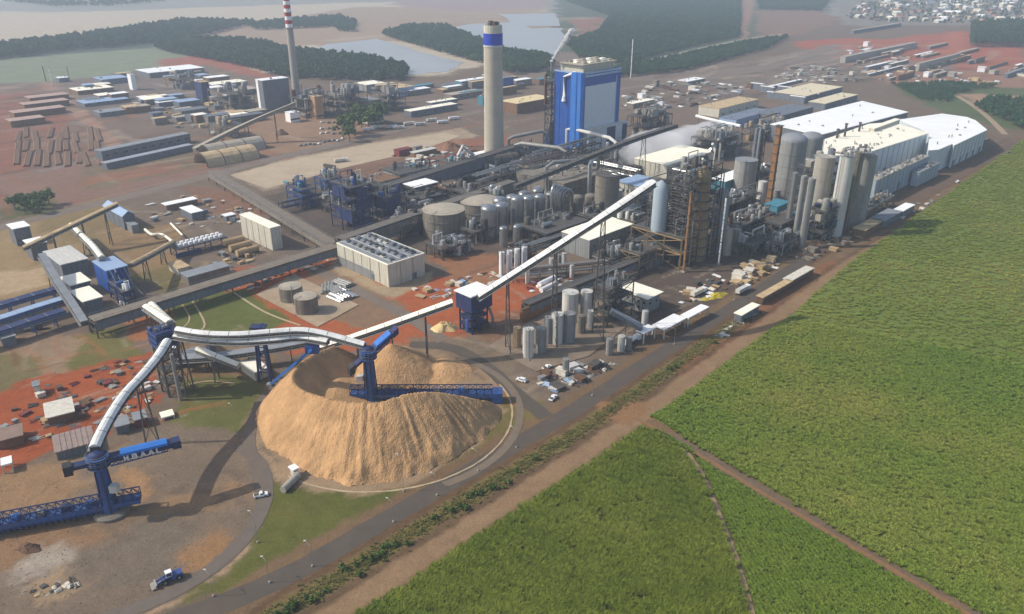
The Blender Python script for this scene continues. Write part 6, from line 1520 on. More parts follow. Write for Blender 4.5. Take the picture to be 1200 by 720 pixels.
def pipe_thing(label, pts, r, mat=CREAMR, name='pipe', cat='pipe'):
    p = smooth_line(Q(*pts), 5); t = thing(name, label, cat, (p[0].x, p[0].y, 0)); MB().tube(p, r, 8).build('run', mat, t, True)
    for f in (0.15, .5, .85):
        c = p[int(f * (len(p) - 1))]
        if c.z > 1.2: MB().beam((c.x, c.y, 0), c, .3).build('support', DARK, t)
pipe_thing('bent white pipe beside the log washing deck', [(170, 269, 3), (178, 275, 3), (190, 275, 3), (203, 284, 3)], .8)
pipe_thing('straight cream pipe behind the log washing deck', [(200, 262, 2), (214, 276, 2)], .6)
bld('shed', 'white roofed shed on the dark yard behind log deck', 'shed', (226, 259), (214, 250), (238, 251), 252, SLATE, WHITE, h=5)
bld('shed', 'long narrow white roof behind the log deck', 'shed', (196, 248), (191, 245), (231, 236), 243, BROWNW, WHITE, h=4)
bld('shed', 'small white shed by wide pipe bridge', 'shed', (266, 261), (262, 258), (276, 256), 256, SLATE, WHITE, h=4)
for i, (px, py) in enumerate([(262, 290), (270, 296), (278, 302)]):
    p = S(px, py); q = p + U * 13; t = thing('storage_tank', ['cream lying tank behind the low rack, farthest', 'cream lying tank behind the low rack, middle', 'cream lying tank behind the low rack, closest to it'][i], 'tank', (p.x, p.y, 0), 'lying tanks by the low rack')
    MB().tube([p + Vector((0, 0, 2.4)), q + Vector((0, 0, 2.4))], 2.0, 12).build('shell', TIMBER, t, True)
    for f in (.2, .8): c = p.lerp(q, f); MB().obox(c - Vector((1, 1, 0)), (2, 0, 0), (0, 2, 0), (0, 0, 1.2)).build('saddle', CONCD, t)
bld('shed', 'tan roof shed standing on the dry grass by racks', 'shed', (210, 324), (200, 315), (222, 315), 318, CREAMW, TANR, h=4)
bld('shed', 'long low grey shed hard behind the low rack', 'shed', (222, 336), (214, 330), (268, 316), 330, CONCD, GREYR, h=5)
rack('low rack of cream pipes behind the wood yard grass', (170, 372), (232, 352), 4, 4, 1, 5, CONCD, 10, mats=[CREAMR, TANKW, STEEL])
# grey roofed long halls far behind the wood yard
face_grid(56)
bld('storage_hall', 'long grey storage hall beyond the wood yard', 'hall', (121, 189), (113,), (224,), 178, SLATE, GREYR, over=.3, wins=(('R', 10, 4, 2, 3),))
bld('storage_hall', 'second grey storage hall in front of the first', 'hall', (126, 199), (120,), (227,), 192, SLATE, M('pale_roof', (152, 158, 166), .6, var=.12, scale=.1, dirt=.15), over=.3)
face_grid(45)
# log stacks and stored timber
LOGM = None
def log_stack(label, px, py, L_, yaw, group, rows=3, n=7):
    global LOGM
    if LOGM is None:
        LOGM = []
        for s in range(3):
            mb = MB(); r = random.Random(s)
            for k in range(3):
                for j in range(7 - k): y_ = (j + .5 * k) * 1.0 - 3.2; mb.tube([(r.uniform(-.02, .02), y_, .5 + k * .85), (1 + r.uniform(-.02, .02), y_ + r.uniform(-.2, .2), .5 + k * .85)], .46, 6)
            LOGM.append([raw_mesh('logs', [tuple(v) for v in mb.v], mb.f, LOG)])
    p = S(px, py); o = bpy.data.objects.new('log_stack', LOGM[rng.randrange(3)][0]); COL.objects.link(o); o.location = (p.x, p.y, 0); o.scale = (L_, .8, .45); o.rotation_euler = (0, 0, yaw)
    return tag(o, label, 'log stack', group, 'thing')
for i in range(27):
    px = 20 + (i % 9) * 12 + rng.uniform(-3, 3); py = 164 + (i // 9) * 15 + rng.uniform(-3, 3)
    log_stack('long low stack of brown logs in the red log yard', px, py, rng.uniform(40, 62), R(118 + rng.uniform(-3, 3)), 'log stacks in the red log yard')
for i, (px, py, w_) in enumerate([(18, 140, 60), (30, 130, 52), (36, 122, 46), (14, 150, 40)]):
    bld('open_shed', ['longest pale open roof in the log yard', 'middle pale open roof in the log yard', 'farthest pale open roof in the log yard', 'nearest pale open roof in the log yard'][i], 'shed', (px, py), (px - 6,), (px + w_,), py - 5, BROWNW, M('pinkish_roof', (176, 150, 136), .8, var=.2, scale=.2), h=6)
# red laydown yard by the empty chip circle
face_grid(32)
bld('storage_shed', 'low shed with patched tan sheet roof on red earth', 'shed', (58, 500), (40, 486), (88, 492), 492, BROWNW, PALEBOX, h=3.6, over=.6)
bld('storage_shed', 'long ribbed grey lean-to beside the yard kerb', 'shed', (68, 540), (57, 522), (110, 516), 533, SLATE, M('ribbed_roof', (150, 132, 122), .7, var=.2, scale=.5, dirt=.3), h=3.2, seams=6)
bld('storage_shed', 'narrow long dark shed at the frame edge', 'shed', (0, 528), (-20, 515), (26, 508), 520, BROWNW, M('brown_roof', (138, 116, 102), .8, var=.25, scale=.4), h=3.5)
bld('storage_shed', 'small red walled shed beside curved conveyor', 'shed', (160, 502), (150, 496), (172, 494), 496, MAROON, GREYR, h=3.2)
bld('storage_shed', 'grey roofed shed in front of red walled shed', 'shed', (138, 510), (128, 502), (152, 500), 504, SLATE, GREYR, h=3.2)
bld('hut', 'tiny hut at the corner of the red yard', 'hut', (42, 464), (36, 459), (48, 459), 455, CREAMW, GREYW, h=4)
canopy('white sheet canopy near the red yard kerb', (4, 556), (-8, 548), (16, 546), 3)
canopy('pale flat panel standing by junction tower base', (190, 494), (185, 488), (200, 470), 1.0, CREAMR)
face_grid(45)
ITEMS = {}
def item_mesh(kind, mat):
    k = (kind, mat.name)
    if k in ITEMS: return ITEMS[k]
    mb = MB(); r = random.Random(len(ITEMS))
    if kind == 'crate':
        mb.obox((-.5, -.5, .08), (1, 0, 0), (0, 1, 0), (0, 0, .84)); mb.obox((-.54, -.54, .92), (1.08, 0, 0), (0, 1.08, 0), (0, 0, .08))
        for a in (-.45, 0, .35): mb.obox((a, -.5, 0), (.1, 0, 0), (0, 1, 0), (0, 0, .08))
    elif kind == 'pipe_bundle':
        for j in range(5): mb.tube([(-.5, -.4 + .2 * j, .1), (.5, -.4 + .2 * j + r.uniform(-.05, .05), .1)], .1, 6)
        for j in range(3): mb.tube([(-.48, -.2 + .2 * j, .27), (.5, -.2 + .2 * j, .27)], .1, 6)
    elif kind == 'plate_stack':
        for j in range(4): a = r.uniform(-.1, .1); mb.obox((-.5 + a, -.4 - a, .06 + .1 * j), (1, .05 * j, 0), (-.05 * j, .8, 0), (0, 0, .07))
        for a in (-.4, .35): mb.obox((a, -.4, 0), (.08, 0, 0), (0, .8, 0), (0, 0, .06))
    elif kind == 'beam_pile':
        for j in range(5):
            a = r.uniform(-.5, .5); c = Vector((r.uniform(-.2, .2), -.4 + .2 * j, .1 + .05 * (j % 2))); d = Vector((math.cos(a), math.sin(a), 0)) * .55
            mb.beam(c - d, c + d, .07, .14)
    elif kind == 'container':
        mb.obox((-.5, -.2, .02), (1, 0, 0), (0, .4, 0), (0, 0, .4))
        for j in range(9): mb.obox((-.48 + .115 * j, -.212, .04), (.05, 0, 0), (0, .424, 0), (0, 0, .36))
        mb.obox((-.51, -.21, .41), (1.02, 0, 0), (0, .42, 0), (0, 0, .02))
    me_ = raw_mesh(kind, [tuple(v) for v in mb.v], mb.f, mat); ITEMS[k] = me_; return me_
CNAME = {'pale_crate': 'pale', 'dark_steel': 'dark', 'galvanised_steel': 'grey steel', 'dark_rust': 'brown rusty', 'tank_white': 'off-white', 'pale_blue_sheet': 'pale blue', 'tan_timber': 'tan', 'car_white': 'bright white', 'tan_roof': 'sandy', 'grimy_concrete': 'dull grey', 'maroon_sheet': 'maroon', 'insulation_cladding': 'shiny silver', 'slate_panel': 'slate grey', 'rusty_steel': 'orange rusty', 'concrete': 'concrete grey'}
def clutter(where, group, poly, n, kinds, mats, s0, s1, yaw=None, cat=None):
    """loose things, each named by its colour, its kind and where it lies"""
    P = pts_in(W(poly), int(n * 1.35))
    for (x, y, _) in P:
        k = rng.choice(kinds); m_ = rng.choice(mats); o = bpy.data.objects.new(k, item_mesh(k, m_)); COL.objects.link(o); s = rng.uniform(s0, s1) * .78
        o.location = (x, y, 0); o.rotation_euler = (0, 0, (YAW + rng.choice([0, R(90)]) + rng.gauss(0, .15)) if yaw is None else yaw + rng.gauss(0, .2))
        o.scale = (s * rng.uniform(.8, 1.6), s * rng.uniform(.7, 1.2), s * rng.uniform(.4, .9)); big = 'large ' if s > (s0 + s1) / 2 else 'small '
        tag(o, big + CNAME[m_.name] + ' ' + k.replace('_', ' ') + ' ' + where, cat or k.replace('_', ' '), group)
SCR = ['crate', 'pipe_bundle', 'plate_stack', 'beam_pile', 'beam_pile', 'plate_stack']
clutter('by the lone small tank', 'scrap by the lone small tank', [(628, 442), (660, 428), (705, 426), (728, 416), (722, 426), (680, 452), (650, 458), (632, 452)], 46, SCR, [PALEBOX, DARK, STEEL, RUSTD, TANKW, BLUEGREY], 2, 4.5)
clutter('on the dark yard by the road', 'stored parts on the dark yard', [(790, 345), (850, 318), (905, 300), (915, 312), (870, 335), (830, 352), (800, 358)], 44, SCR, [PALEBOX, TIMBER, DARK, RUSTD, CARW], 2, 5)
clutter('in the row of loads by road', 'crated loads by the road', [(856, 322), (880, 308), (908, 303), (896, 322), (868, 336)], 26, ['crate', 'plate_stack'], [TIMBER, PALEBOX, TANR], 3, 6)
clutter('between road and cane field', 'junk between road and cane', [(832, 396), (870, 374), (890, 362), (885, 370), (848, 396)], 24, SCR, [PALEBOX, DARK, STEEL, TANKW], 2, 3.5)
clutter('in the bend by bleach plant', 'offcuts by the bleach plant bend', [(925, 300), (960, 288), (1000, 268), (1010, 278), (960, 302), (935, 306)], 34, SCR, [TIMBER, RUSTD, TANR, CONCD], 2, 5)
clutter('on the red laydown yard', 'stored parts on the red laydown yard', [(20, 470), (60, 450), (150, 420), (180, 425), (165, 460), (120, 500), (60, 520), (0, 530), (0, 500)], 60, SCR, [PALEBOX, RUSTD, TIMBER, STEEL, DARK, MAROON], 2, 4)
clutter('under the curved white conveyor', 'scaffold pieces under the curved conveyor', [(120, 480), (165, 440), (185, 445), (175, 480), (150, 500)], 34, SCR, [TIMBER, STEEL, RUSTD, TANKW], 1.6, 3.4)
clutter('between low rack and cooling building', 'spare parts by the cooling building', [(270, 330), (380, 300), (400, 316), (330, 322), (290, 345)], 26, SCR, [PALEBOX, STEEL, RUSTD, TANKW], 1.8, 3.5)
clutter('near the twin flat tanks', 'silver pipe lengths by the twin tanks', [(385, 340), (400, 330), (412, 345), (400, 352)], 7, ['pipe_bundle'], [SILVER, STEEL], 8, 11, R(-50))
clutter('by the blue transfer house', 'spares by the transfer house', [(480, 340), (520, 332), (580, 318), (600, 330), (560, 345), (500, 352)], 34, SCR, [PALEBOX, RUSTD, TANKW, BLUEGREY, TIMBER], 2, 4.5)
clutter('under the long climbing conveyor', 'white parts under the long conveyor', [(615, 335), (660, 316), (680, 322), (650, 345), (625, 350)], 30, SCR, [CARW, TANKW, PALEBOX, MAROON], 1.5, 3.4)
clutter('on red ground by the kiln', 'scrap on the red ground by the kiln', [(460, 180), (520, 172), (560, 170), (550, 184), (500, 192), (465, 190)], 46, SCR, [MAROON, RUST, TANKW, STEEL, PALEBOX], 3, 7)
clutter('on the yard behind log deck', 'stored parts behind the log deck', [(165, 240), (240, 225), (300, 245), (290, 262), (230, 268), (180, 262)], 46, SCR, [STEEL, TIMBER, RUSTD, TANKW, SLATE], 2, 5)
clutter('by the cream lying tanks', 'loose parts by the lying tanks', [(240, 300), (290, 285), (310, 300), (270, 318), (240, 320)], 30, SCR, [TIMBER, TANR, DARK, STEEL], 2, 4.5)
clutter('on the ground beyond boiler house', 'construction loads beyond the boiler house', [(724, 112), (780, 98), (860, 96), (890, 106), (820, 122), (760, 138), (732, 132)], 90, SCR + ['container'], [CARW, TANKW, PALEBOX, STEEL, CONCD, RUSTD], 4, 11)
clutter('near the tan roofed warehouses', 'material loads near the tan sheds', [(900, 92), (940, 76), (1000, 84), (1010, 96), (960, 98)], 60, SCR, [CONC, TANKW, STEEL, CONCD], 4, 10)
clutter('on the far red ground', 'blocks on the far red ground', [(985, 56), (1010, 50), (1120, 86), (1200, 82), (1200, 98), (1040, 98), (1010, 88)], 60, SCR + ['container'], [CARW, PALEBOX, CONC, TANR], 5, 14)
clutter('below the old far plant', 'scrap below far process plant', [(160, 120), (260, 120), (330, 128), (250, 150), (190, 150)], 60, SCR, [STEEL, TIMBER, CONCD, TANR, SLATE], 4, 10)
clutter('on the empty chip yard', 'stray timber on the empty yard', [(30, 690), (90, 672), (92, 690), (50, 704)], 16, ['beam_pile', 'plate_stack', 'pipe_bundle'], [PALEBOX, TIMBER, DARK], 1.2, 2.4)
clutter('along the haul road sheds', 'junk along the haul road', [(1040, 258), (1090, 228), (1110, 226), (1060, 262)], 18, SCR, [PALEBOX, STEEL, TANKW], 2, 4)
def yellow_cover():
    heap('tarp_heap', 'yellow tarpaulin heap on the dark yard', 840, 347, 6.5, 3.4, 1.8, YEL, 'heap', ang=R(30)); heap('tarp_heap', 'small flat yellow tarpaulin beside the larger heap', 826, 351, 4, 1.8, .8, YEL, 'heap', ang=R(20))
yellow_cover()
heap('soil_heap', 'small brown soil heap on the dusty square', 330, 158, 7, 4, 5, BROWNW)
heap('soil_heap', 'brown soil spill with blade marks near empty yard', 34, 643, 4, 2.4, 1.6, RUSTD)



# ------------------------------------------------------------------ vehicles, poles, shrubs
def wheel(t, x, y, r_=.36):
    w_ = MB().tube([(x, y - .13, r_), (x, y + .13, r_)], r_, 12).build('wheel', RUBBER, t); MB().tube([(x, y - .15, r_), (x, y + .15, r_)], r_ * .55, 8).build('rim', STEEL, w_)
def car(label, px, py, yaw, mat=CARW, pickup=False, group=None):
    t = thing('pickup_truck' if pickup else 'car', label, 'pickup' if pickup else 'car', (0, 0, 0), group)
    b = MB(); pr = [(-2.2, .35), (2.2, .35), (2.3, .75), (2.1, 1.0), (-2.2, 1.05), (-2.3, .7)]
    b.add([Vector((x, y, z)) for y in (-.85, .85) for x, z in pr], [tuple(range(6)), tuple(range(6, 12))] + [(i, (i + 1) % 6, 6 + (i + 1) % 6, 6 + i) for i in range(6)]); b.build('body', mat, t)
    c = MB(); x0 = -.4 if pickup else -1.9; pr = [(x0, 1.0), (1.2, 1.0), (.6, 1.62), (x0 + .2, 1.65)]
    c.add([Vector((x, y, z)) for y in (-.72, .72) for x, z in pr], [tuple(range(4)), tuple(range(4, 8))] + [(i, (i + 1) % 4, 4 + (i + 1) % 4, 4 + i) for i in range(4)]); c.build('cabin', mat, t)
    g = MB(); g.add([Vector(v) for v in ((1.22, -.66, 1.04), (1.22, .66, 1.04), (.66, .62, 1.58), (.66, -.62, 1.58))], [(0, 1, 2, 3)]); g.build('windscreen', GLASS, t)
    for sg in (-1, 1): MB().obox((x0 + .25, sg * .74 - .01, 1.1), (1.15 - x0 - .55, 0, 0), (0, .02, 0), (0, 0, .42)).build('side_window', GLASS, t)
    if pickup: MB().obox((-2.1, -.72, 1.05), (1.6, 0, 0), (0, 1.44, 0), (0, 0, .04)).build('load_bed', DARK, t)
    for x in (-1.4, 1.4):
        for y in (-.8, .8): wheel(t, x, y)
    for sg in (-1, 1): MB().obox((2.24, sg * .6 - .15, .7), (.06, 0, 0), (0, .3, 0), (0, 0, .16)).build('headlight', GLASS, t)
    p = S(px, py); t.location = (p.x, p.y, .06); t.rotation_euler = (0, 0, yaw); return t
def truck(label, px, py, yaw, cabm=CARW, loadm=PALEBOX, L_=9.0, tank_=False, group=None):
    t = thing('truck', label, 'truck', (0, 0, 0), group)
    MB().obox((2.2, -1.2, .7), (2.2, 0, 0), (0, 2.4, 0), (0, 0, 2.2)).build('cab', cabm, t)
    MB().obox((4.38, -1.05, 1.7), (.05, 0, 0), (0, 2.1, 0), (0, 0, .9)).build('windscreen', GLASS, t)
    MB().obox((-L_ + 2, -1.1, .8), (L_ + 1.5, 0, 0), (0, 2.2, 0), (0, 0, .3)).build('chassis', DARK, t)
    if tank_: MB().tube([(-L_ + 2.1, 0, 2.3), (1.9, 0, 2.3)], 1.2, 12).build('tank_body', loadm, t, True)
    else: MB().obox((-L_ + 2, -1.2, 1.12), (L_ - .3, 0, 0), (0, 2.4, 0), (0, 0, 2.0)).build('load_box', loadm, t)
    for x in (3.2, -L_ + 3, -L_ + 4.3, 0):
        for y in (-1.1, 1.1): wheel(t, x, y, .5)
    p = S(px, py); t.location = (p.x, p.y, .06); t.rotation_euler = (0, 0, yaw); return t
car('white car turning on the service road by scrap', 611, 447, R(150)); car('white car nearest the road junction', 648, 468, R(60), pickup=True)
car('white pickup parked on the lawn path by the chip pile', 306, 582, R(20), pickup=True)
car('white car parked beyond the white warehouse', 1156, 164, R(40)); car('white pickup on haul road beside the cane', 1122, 214, R(42), pickup=True); car('dark car near the scrub corner', 1181, 180, R(30), mat=SLATE)
car('white pickup on the strip between road and grass', 641, 432, R(45), pickup=True)
truck('white truck parked in the row on the dark yard', 820, 345, R(45)); truck('pale truck parked near the yellow tarpaulin', 872, 342, R(45), loadm=TANKW)
truck('white tanker truck by the weighbridge canopy', 742, 402, R(45), tank_=True, loadm=CARW)
def loader(label, px, py, yaw):
    t = thing('wheel_loader', label, 'loader', (0, 0, 0))
    b = MB(); pr = [(-3.6, .9), (-.6, .9), (-.4, 1.9), (-1.0, 2.3), (-3.5, 2.1)]
    b.add([Vector((x, y, z)) for y in (-1.1, 1.1) for x, z in pr], [tuple(range(5)), tuple(range(5, 10))] + [(i, (i + 1) % 5, 5 + (i + 1) % 5, 5 + i) for i in range(5)]); b.build('engine_cover', MBLUE, t)
    MB().obox((-.5, -1, .9), (2.6, 0, 0), (0, 2, 0), (0, 0, .8)).build('front_frame', NAVY, t)
    c = MB().obox((-.9, -.8, 1.9), (1.7, 0, 0), (0, 1.6, 0), (0, 0, 1.5)).build('cab', CARW, t); MB().obox((.82, -.7, 2.2), (.04, 0, 0), (0, 1.4, 0), (0, 0, .95)).build('windscreen', GLASS, c)
    for sg in (-1, 1):
        MB().obox((-.7, sg * .82 - .02, 2.2), (1.3, 0, 0), (0, .04, 0), (0, 0, .95)).build('side_window', GLASS, c)
        MB().beam((.8, sg * .7, 1.8), (3.6, sg * .7, .9), .3, .45).build('lift_arm', MBLUE, t)
    k = MB(); pr = [(3.5, .2), (4.9, .15), (4.7, .45), (3.9, .6), (3.8, 1.3), (3.4, 1.4)]
    k.add([Vector((x, y, z)) for y in (-1.5, 1.5) for x, z in pr], [tuple(range(6)), tuple(range(6, 12))] + [(i, (i + 1) % 6, 6 + (i + 1) % 6, 6 + i) for i in range(6)]); k.build('bucket', STEEL, t)
    for x in (-2.4, 1.3):
        for y in (-1.15, 1.15): wheel(t, x, y, .8)
    p = S(px, py); t.location = (p.x, p.y, .05); t.rotation_euler = (0, 0, yaw)
loader('blue wheel loader parked on the empty chip yard', 199, 681, R(215))
truck('white box truck on the pale concrete yard', 402, 190, R(30)); truck('dark flat truck on the pale concrete yard', 388, 198, R(-30), cabm=DARK, loadm=DARK)
truck('dark tractor unit by the dusty hut near blue conveyors', 38, 387, R(20), cabm=DARK, loadm=PALEBOX, L_=5)
for i in range(9): truck('white truck in the parking row beyond the dusty road', 432 + i * 13 + rng.uniform(-3, 3), 156 - i * 1.8 + rng.uniform(-4, 2), R(30 + rng.uniform(-10, 10)), loadm=rng.choice([CARW, TANKW, PALEBOX]), group='trucks in the parking row')
for i in range(16): car('parked pale car beside the green trees', 378 + (i % 6) * 6.5 + rng.uniform(-1, 1), 145 + (i // 6) * 6 + rng.uniform(-1, 1), R(45 + rng.uniform(-6, 6)), rng.choice([CARW, CARW, TANKG, SLATE]), group='cars parked by the green trees')
for i in range(10): car('small parked car along the dusty square', 352 + i * 5.5, 172 - i * .9 + rng.uniform(-1, 1), R(80), rng.choice([CARW, TANKG, SLATE]), group='cars along the dusty square')
def lamp_post(label, px, py, h=7.5, group=None):
    p = S(px, py); t = thing('lamp_post', label, 'lamp post', (p.x, p.y, 0), group); x, y = p.x, p.y
    MB().cyl(x, y, 0, h, .09, .05, n=8).build('pole', STEEL, t); MB().tube([(x, y, h), (x - .7, y + .7, h + .4), (x - 1.5, y + 1.5, h + .4)], .06, 5).build('arm', STEEL, t)
    MB().obox((x - 2.1, y + 1.5, h + .3), (.7, 0, 0), (0, .4, 0), (0, 0, .14)).build('lamp_head', TANKW, t); MB().cyl(x, y, 0, .5, .35, n=8).build('footing', CONC, t)
for px, py in ((250, 699), (316, 683), (366, 664), (461, 612), (512, 581), (560, 552), (605, 525), (694, 464), (790, 404), (860, 352)):
    lamp_post('slim grey lamp post along the long road', px, py, group='lamp posts along the long road')
lamp_post('tall lamp post standing at the chip pile front edge', 473, 576, 13); lamp_post('lamp post on the ring path beside the dry lawn', 278, 510, 12); lamp_post('lamp post by the lawn corner at the empty yard path', 302, 636, 10); lamp_post('lamp post beside the wood yard grass', 78, 297, 14)
mast('radio_mast', 'thin tall radio mast beyond the boiler house', (739, 92), 46, .8, CARW, 'mast', joints=4)
for i, (px, py, ty) in enumerate([(54, 96, 78), (62, 101, 80), (82, 96, 79)]): mast('crane_mast', ['pale crane mast at the far yard corner', 'leaning white crane mast near far white roofs', 'thin crane mast beside the far white roofs'][i], (px, py), ty, .9, [RUSTD, CARW, TANKG][i], 'mast', joints=3)
# shrubs in the ditch strip by the road and others
k = 0
gn_scatter('weeds', 'rough weeds and grass in the ditch strip', np.array([(*un(u, n_ + RSH(u)), 0) for u, n_ in zip(nrg.uniform(20, 330, 5200), nrg.normal(-153.5, 1.7, 5200))]), [cane_tuft('weed_tuft', leaf_mat('weed_leaf', [(92, 98, 50), (116, 112, 62), (140, 124, 76)], scale=.2), s, .7, 12, .7, .07) for s in (31, 32, 33)], .5, 1.3, cat='weeds')
for i in range(96):
    u = rng.uniform(36, 330) if i % 2 else rng.uniform(36, 150); n_ = -152.5 + RSH(u) + rng.gauss(0, 1.2)
    if vnoise(np.array([u]), np.array([0.0]), 14, 55)[0] < (.3 if u < 150 else .5): continue
    x, y = un(u, n_); tree('shrub', 'small green shrub in the ditch strip along the road', x, y, rng.uniform(.4, 1.0), KSHRUB, 'shrubs along the ditch strip', 'shrub')
for px, py in ((18, 246), (26, 242), (34, 246), (42, 240), (50, 244), (58, 240), (30, 250), (46, 250)):
    p = S(px, py); tree('bush', 'dark green bush in the thicket by the dusty road', p.x, p.y, rng.uniform(1.0, 1.5), KTREE, 'bushes in the thicket', 'bush')
for px, py in ((402, 162), (408, 156), (416, 160), (424, 150), (432, 152), (440, 150), (446, 146), (436, 144), (420, 146), (410, 166)):
    p = S(px, py); tree('tree', 'dense green tree in the clump beside parked cars', p.x, p.y, rng.uniform(2.0, 2.7), KTREE, 'trees beside the parked cars')
def culvert():
    a, b = S(332, 578), S(348, 562); t = thing('concrete_pipe', 'short concrete pipe lying on the lawn edge', 'pipe', (a.x, a.y, 0)); MB().tube([a + Vector((0, 0, 1.2)), b + Vector((0, 0, 1.2))], 1.2, 14).build('barrel', CONC, t, True); MB().tube([b + Vector((0, 0, 1.2)), b + (b - a).normalized() * .8 + Vector((0, 0, 1.2))], 1.5, 14).build('collar', CONC, t)
culvert()
def hut_on(label, px, py, px2): bld('hut', label, 'hut', (px, py), (px - 4,), (px2,), py - 5, TANKW, WHITE, h=3)
hut_on('tiny white hut at the chip pile rim path', 345, 560, 350)

# loose stones and weeds that speckle every yard
ROCK = []
for s in range(4):
    r = random.Random(s); mb = MB(); mb.lathe(0, 0, [(.5 * r.uniform(.8, 1.2), -.1), (.55, .15), (.35, .4), (.1, .5)], 6)
    ROCK.append(raw_mesh('stone', [(v.x * r.uniform(.7, 1.3), v.y * r.uniform(.7, 1.3), v.z) for v in mb.v], mb.f, [CONCD, M('red_stone', (150, 100, 70), .95), M('dark_stone', (84, 74, 64), .95), BROWNW][s]))
yards = [([(-40, 560), (120, 540), (290, 560), (290, 640), (200, 700), (-40, 730)], 1500), ([(0, 450), (190, 405), (200, 440), (120, 530), (0, 550)], 1500), ([(180, 400), (320, 400), (300, 440), (210, 450)], 500), ([(460, 400), (560, 395), (640, 400), (700, 440), (640, 470), (600, 450), (540, 430)], 900), ([(690, 345), (870, 300), (930, 288), (800, 385), (740, 400)], 1300), ([(250, 340), (400, 300), (600, 320), (560, 390), (330, 400)], 1600), ([(560, 330), (700, 300), (720, 340), (600, 400)], 900), ([(330, 240), (560, 170), (740, 195), (720, 260), (560, 300), (400, 280)], 2200), ([(0, 300), (120, 250), (300, 230), (300, 320), (100, 380), (0, 400)], 1600), ([(-40, 640), (0, 630)] + [(60, 610), (60, 700), (-40, 700)], 200)]
gn_scatter('gravel', 'loose stones and grit speckling the mill yards', np.concatenate([pts_in(W(p), int(n * .6)) for p, n in yards]), ROCK, .1, .34, cat='gravel')
